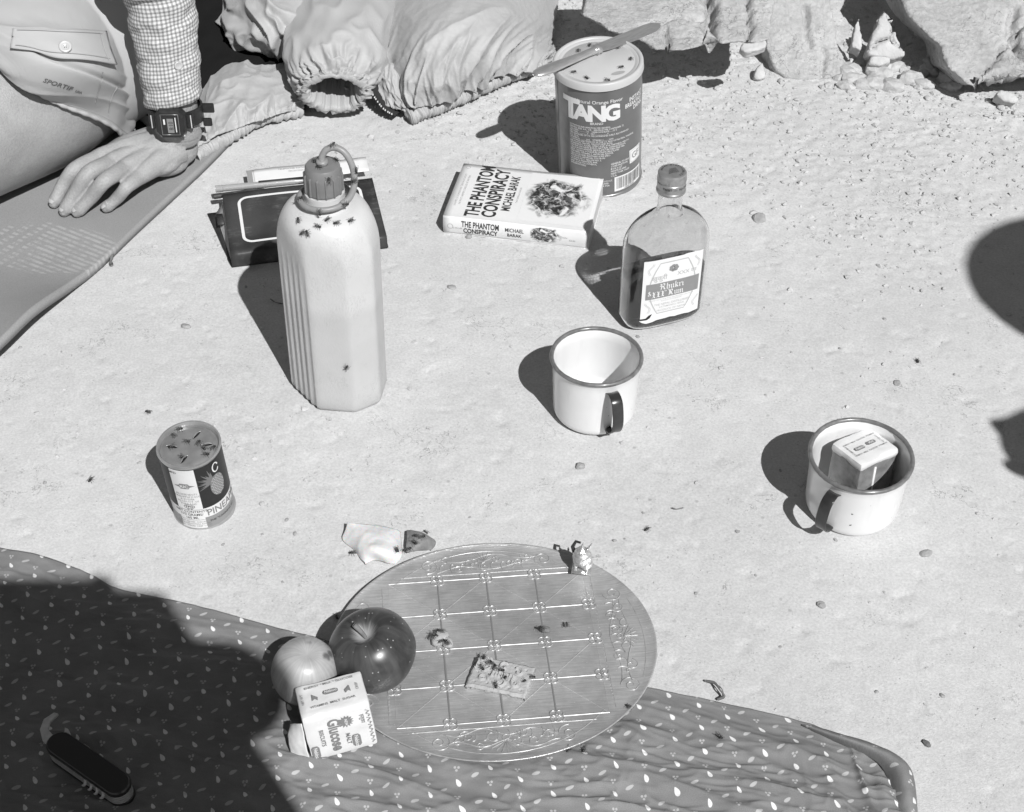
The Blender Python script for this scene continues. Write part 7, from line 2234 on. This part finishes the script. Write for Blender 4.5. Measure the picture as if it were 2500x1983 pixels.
# sleeve lying towards the camera, with its gathered cuff
rings = [((862, -80, .060), .064), ((842, 20, .062), .063), ((826, 95, .062), .062), ((818, 145, .058), .059), ((815, 180, .053), .052), ((816, 200, .049), .043), ((817, 214, .046), .0375), ((818, 224, .044), .0365), ((818, 230, .043), .0340)]
cen = spline([tuple(G(*c_)) for c_, _ in rings], 130)
tt2 = np.linspace(0, 1, 130)
rr0 = np.interp(tt2, np.linspace(0, 1, len(rings)), [r_ for _, r_ in rings])
na2 = 180
a = np.linspace(0, 2 * math.pi, na2, endpoint=False)
A, TT = np.meshgrid(a, tt2)
gat = sstep(0.42, 0.62, TT) * (1 - sstep(0.93, 1.0, TT))
q = np.stack([np.cos(A) * 3.4, np.sin(A) * 3.4, TT * 2.6], -1)
w = (1 - np.abs(fbm(q, 1.0, 2, off=5.0)) * 2.4).clip(0, 1) ** 1.4
q2 = np.stack([np.cos(A) * 1.4, np.sin(A) * 1.4, TT * 5.0], -1)
w2 = (1 - np.abs(fbm(q2, 1.0, 2, off=15.0)) * 2.4).clip(0, 1) ** 1.6
q3 = np.stack([np.cos(A) * 7.5, np.sin(A) * 7.5, TT * 3.0], -1)
w3 = (1 - np.abs(fbm(q3, 1.0, 2, off=25.0)) * 2.2).clip(0, 1) ** 1.4
r_ = rr0[:, None] + gat * (0.013 * w - 0.005) + 0.006 * w2 * (1 - gat) + 0.004 * (w3 - 0.4) * sstep(0.66, 0.74, TT) - 0.004 * np.exp(-((TT - 0.70) / 0.02) ** 2)
T = np.gradient(cen, axis=0); T /= np.linalg.norm(T, axis=1)[:, None]
x = np.cross(T, (0, 0, 1.0)); x /= np.linalg.norm(x, axis=1)[:, None]; y = np.cross(x, T)
Pj = cen[:, None] + r_[..., None] * (np.cos(A)[..., None] * x[:, None] + 0.80 * np.sin(A)[..., None] * y[:, None])
# turn the mouth in and back up the sleeve
inn = []
for f_, dz in ((0.86, 0.0), (0.76, -0.006), (0.72, -0.018), (0.74, -0.05), (0.80, -0.09)):
    c_ = cen[-1] + T[-1] * (0.002 + dz)
    k_ = (Pj[-1] - cen[-1]) * f_ * (1 + 0.10 * fbm(np.stack([np.cos(a) * 2, np.sin(a) * 2, np.full(na2, dz * 60)], -1), 1.0, 2)[:, None])
    inn.append(c_ + k_)
Pj = np.concatenate([Pj, np.array(inn)])
Pj[..., 2] = np.maximum(Pj[..., 2], 0.004)
mesh_obj('sleeve', Pj.reshape(-1, 3), grid_faces(len(Pj), na2, wrap_v=True), nylon, jk)
# lining bunched in the sleeve mouth
net = [[(778, 236, .012), (800, 226, .020), (826, 214, .030), (850, 212, .032)], [(786, 246, .010), (806, 240, .020), (832, 230, .026), (856, 228, .024)], [(800, 254, .008), (820, 250, .012), (840, 246, .016), (862, 240, .014)]]
panel('sleeve_lining', net, 40, 50, lambda U, V, P: 0.004 * crease(U, V * 4, 2.0, 1.0, 2.0), 0.002)
# upper left puff
net = [[(520, -90, .05), (620, -90, .10), (720, -90, .10), (830, -80, .06)],
       [(536, 20, .055), (620, 10, .105), (720, 10, .105), (818, 40, .06)],
       [(556, 70, .05), (634, 72, .09), (716, 70, .09), (802, 84, .055)],
       [(582, 104, .035), (648, 114, .05), (712, 108, .05), (786, 112, .04)],
       [(602, 116, .016), (654, 128, .018), (712, 124, .018), (776, 122, .016)]]
panel('upper_panel', net, 100, 130, lambda U, V, P: 0.012 * crease(V * 2.2 - U * 1.6, U, 1.0, 1.2, 21.0) + 0.010 * crease(V, U, 3.0, 3.0, 31.0, 2.6) * sstep(0.1, 0.5, U) + 0.0015 * fbm(P, 70.0, 3))
# lower left flap with its own elastic edge
net = [[(488, 222, .020), (540, 152, .034), (600, 150, .040), (650, 176, .034), (735, 140, .03)],
       [(488, 262, .030), (545, 205, .044), (605, 200, .048), (660, 206, .040), (735, 190, .03)],
       [(484, 312, .026), (550, 266, .036), (610, 255, .040), (665, 245, .034), (735, 232, .022)],
       [(478, 370, .016), (556, 326, .020), (612, 298, .021), (665, 281, .019), (735, 266, .012)]]
panel('front_panel', net, 110, 150, lambda U, V, P: 0.007 * crease(V * 2.4 + U * 0.8, U, 1.0, 1.0, 41.0) * (0.3 + 0.7 * U) + 0.004 * crease(V, U * 2, 1.6, 1.2, 47.0) + 0.0035 * sstep(0.6, 1, U) * crease(V * 12, U, 1.0, 0.8, 51.0) + 0.0014 * fbm(P, 60.0, 3))
hem_band('front_hem', [(472, 382, .012), (510, 356, .013), (560, 330, .014), (596, 308, .014), (625, 292, .013), (662, 282, .012), (735, 268, .009)], 0.0098, 120, 9.0)
# strip between sleeve and body, with the zip
net = [[(905, 150, .05), (935, 150, .055), (975, 160, .05)], [(915, 205, .03), (945, 205, .04), (985, 215, .04)], [(930, 258, .012), (960, 262, .018), (1000, 275, .014)]]
panel('placket', net, 50, 40, lambda U, V, P: 0.004 * crease(U, V * 2, 1.5, 1.5, 61.0), 0.003)
tape = mat('zip_tape', 0.03, rough=0.9, spec=0.1)
def zipper(pts, w, nteeth):
    path = spline([tuple(G(*q_)) for q_ in pts], 40)
    T = np.gradient(path, axis=0); T /= np.linalg.norm(T, axis=1)[:, None]
    side = np.cross(T, (0, 0, 1.0)); side /= np.linalg.norm(side, axis=1)[:, None]
    z_ = sheet('zip_tape', np.stack([path - side * w / 2, path, path + side * w / 2], 1), tape, jk, thick=0.0012)
    for k in range(nteeth):
        i = int(2 + 36 * k / nteeth)
        MB().box(path[i] + side[i] * w * 0.55 + np.array([0, 0, 0.0008]), (0.0016, 0.0024, 0.0016)).build('zip_tooth', kb, z_)
zipper([(914, 210, .032), (930, 236, .024), (950, 262, .016), (972, 276, .012)], 0.015, 14)
zipper([(312, 288, .022), (336, 306, .020), (360, 326, .018), (378, 342, .017)], 0.014, 12)
net = [[(316, 262, .02), (345, 272, .026), (368, 290, .02)], [(318, 280, .02), (344, 292, .025), (372, 318, .018)]]
panel('corner_tab', net, 14, 20, lambda U, V, P: 0.0008 * fbm(P, 80.0, 2), 0.0015)
sn = mesh_obj('snap_fastener', *lathe([(0.0002, 0.003), (0.002, 0.0028), (0.0034, 0.0016), (0.0038, 0.0), (0.0002, 0.0)], 24), mat('snap_metal', 0.6, rough=0.2, metal=0.7), jk)
sn.location = G(342, 274, .030)
# ------------------------------------------------------------------ what stands outside the frame and throws shadows into it
cam_wood = mat('camera_wood', 0.10, rough=0.5)
bell = mat('bellows_leather', 0.02, rough=0.8)
darkcloth = mat('focusing_cloth', 0.02, rough=0.95)
vc = thing('view_camera', 'large-format view camera on a tripod, behind the viewpoint', 'camera', (0, 0, 0))
fm_ = MB()
for x_ in (-0.075, 0.105): fm_.box((x_, -0.05, 0.985), (0.016, 0.03, 0.19))
fm_.box((0.015, -0.05, 1.072), (0.20, 0.03, 0.016)).box((0.015, -0.05, 0.885), (0.20, 0.03, 0.016))
fm_.build('front_standard', cam_wood, vc)
MB().box((0.0, -0.058, 0.975), (0.23, 0.006, 0.19)).build('shadow_lens_board', cam_wood, vc)  # solid board added to close gaps in the camera's shadow
MB().tube([(0.110, -0.05, 1.07), (0.111, -0.05, 1.098)], 0.0065, 12).build('standard_knob', cam_wood, vc)
MB().tube([(0.11, -0.05, 1.068), (0.155, -0.05, 1.066)], 0.010, 12).build('focus_knob', cam_wood, vc)
MB().box((0.137, -0.055, 1.028), (0.046, 0.02, 0.078)).build('shadow_block', cam_wood, vc)  # block added beside the knob to fill a hole in the shadow
pts = []
for k in range(21):
    s_ = 1.0 if k % 2 else 0.88
    pts.append(((0.015, -0.07 - 0.012 * k, 0.975), 0.085 * s_ * 1.05))
mbb = MB(); mbb.tube([p for p, _ in pts], [r_ for _, r_ in pts], 4, cap=True); mbb.build('bellows', bell, vc)
MB().box((0.02, -0.34, 0.98), (0.24, 0.05, 0.22)).build('rear_standard', cam_wood, vc)
for sx_, sy_ in ((0.22, -0.55), (-0.30, -0.60), (0.30, -0.16)):
    MB().tube([(0.03, -0.22, 0.86), (sx_, sy_, 0.0)], [0.014, 0.011], 10).build('tripod_leg', cam_wood, vc)
# focusing cloth draped over the back of the camera and the photographer
a0 = []
for i, s_ in enumerate(np.linspace(0, 1, 24)):
    row = []
    for j, q_ in enumerate(np.linspace(-1, 1, 30)):
        x_ = 0.06 + q_ * 0.17 * (1 + 0.05 * math.sin(9 * s_))
        drop = 0.0 if abs(q_) < 0.62 else (abs(q_) - 0.62) * 0.55
        z_ = 1.085 - drop * 1.0 - 0.01 * math.sin(14 * q_ + 3 * s_) * abs(q_) - 0.35 * max(0, s_ - 0.85)
        x_ = x_ if abs(q_) < 0.62 else 0.06 + math.copysign(0.62 * 0.17 + (abs(q_) - 0.62) * 0.10, q_)
        row.append((x_, -0.075 - 0.57 * s_, z_ - 0.012))
    a0.append(row)
sheet('focusing_cloth', np.array(a0), darkcloth, vc, thick=0.003)
ph = thing('photographer', 'photographer crouching under a dark cloth behind the view camera', 'person', (0, 0, 0))
bd2 = MB()
bd2.tube([(0.10, -0.62, 0.10), (0.10, -0.60, 0.35), (0.10, -0.55, 0.70), (0.08, -0.45, 0.90), (0.05, -0.40, 0.96)], [0.20, 0.19, 0.17, 0.13, 0.06], 24)
bd2.ball((0.04, -0.42, 0.99), (0.078, 0.095, 0.11), 24, 16)
bd2.tube([(0.24, -0.52, 0.80), (0.20, -0.30, 0.58), (0.105, -0.09, 0.74), (0.125, -0.07, 0.90), (0.155, -0.06, 0.97)], [0.06, 0.055, 0.050, 0.045, 0.04], 16)
bd2.ball((0.175, -0.055, 0.965), (0.048, 0.035, 0.046), 18, 12).tube([(0.15, -0.055, 0.98), (0.152, -0.052, 1.03), (0.150, -0.05, 1.062)], [0.020, 0.015, 0.010], 12)
bd2.tube([(0.0, -0.62, 0.16), (-0.08, -0.30, 0.24), (-0.06, -0.40, 0.05)], [0.10, 0.075, 0.05], 16).tube([(0.18, -0.62, 0.16), (0.25, -0.30, 0.36), (0.24, -0.36, 0.04)], [0.10, 0.075, 0.05], 16)
V, F = remesh(bd2, 0.008, 3)
mesh_obj('body', V, F, darkcloth, ph)
# a companion sitting just beyond the right edge
cpn = thing('seated_companion', 'companion sitting just outside the right edge of the picture', 'person', (0, 0, 0))
cb_ = MB()
cb_.ball((0.975, 0.50, 0.870), (0.110, 0.10, 0.112), 28, 20).ball((0.985, 0.50, 0.925), (0.125, 0.12, 0.06), 28, 16)
cb_.tube([(1.02, 0.50, 0.84), (1.08, 0.49, 0.72), (1.10, 0.47, 0.45), (1.10, 0.45, 0.12)], [0.06, 0.15, 0.17, 0.19], 24)
cb_.tube([(1.05, 0.42, 0.72), (0.94, 0.38, 0.58), (0.83, 0.47, 0.61)], [0.055, 0.045, 0.034], 16)
cb_.ball((0.795, 0.495, 0.612), (0.088, 0.05, 0.080), 18, 12).tube([(0.775, 0.495, 0.645), (0.745, 0.50, 0.668), (0.724, 0.50, 0.668)], [0.013, 0.011, 0.009], 10)
cb_.tube([(0.77, 0.495, 0.60), (0.72, 0.50, 0.605), (0.697, 0.50, 0.600)], [0.015, 0.012, 0.010], 10).tube([(0.775, 0.495, 0.59), (0.715, 0.50, 0.575), (0.70, 0.50, 0.565)], [0.015, 0.012, 0.010], 10)
cb_.tube([(1.05, 0.47, 0.18), (0.86, 0.62, 0.50), (0.84, 0.50, 0.06)], [0.10, 0.07, 0.05], 16)
V, F = remesh(cb_, 0.006, 3)
mesh_obj('body', V, F, skin, cpn)
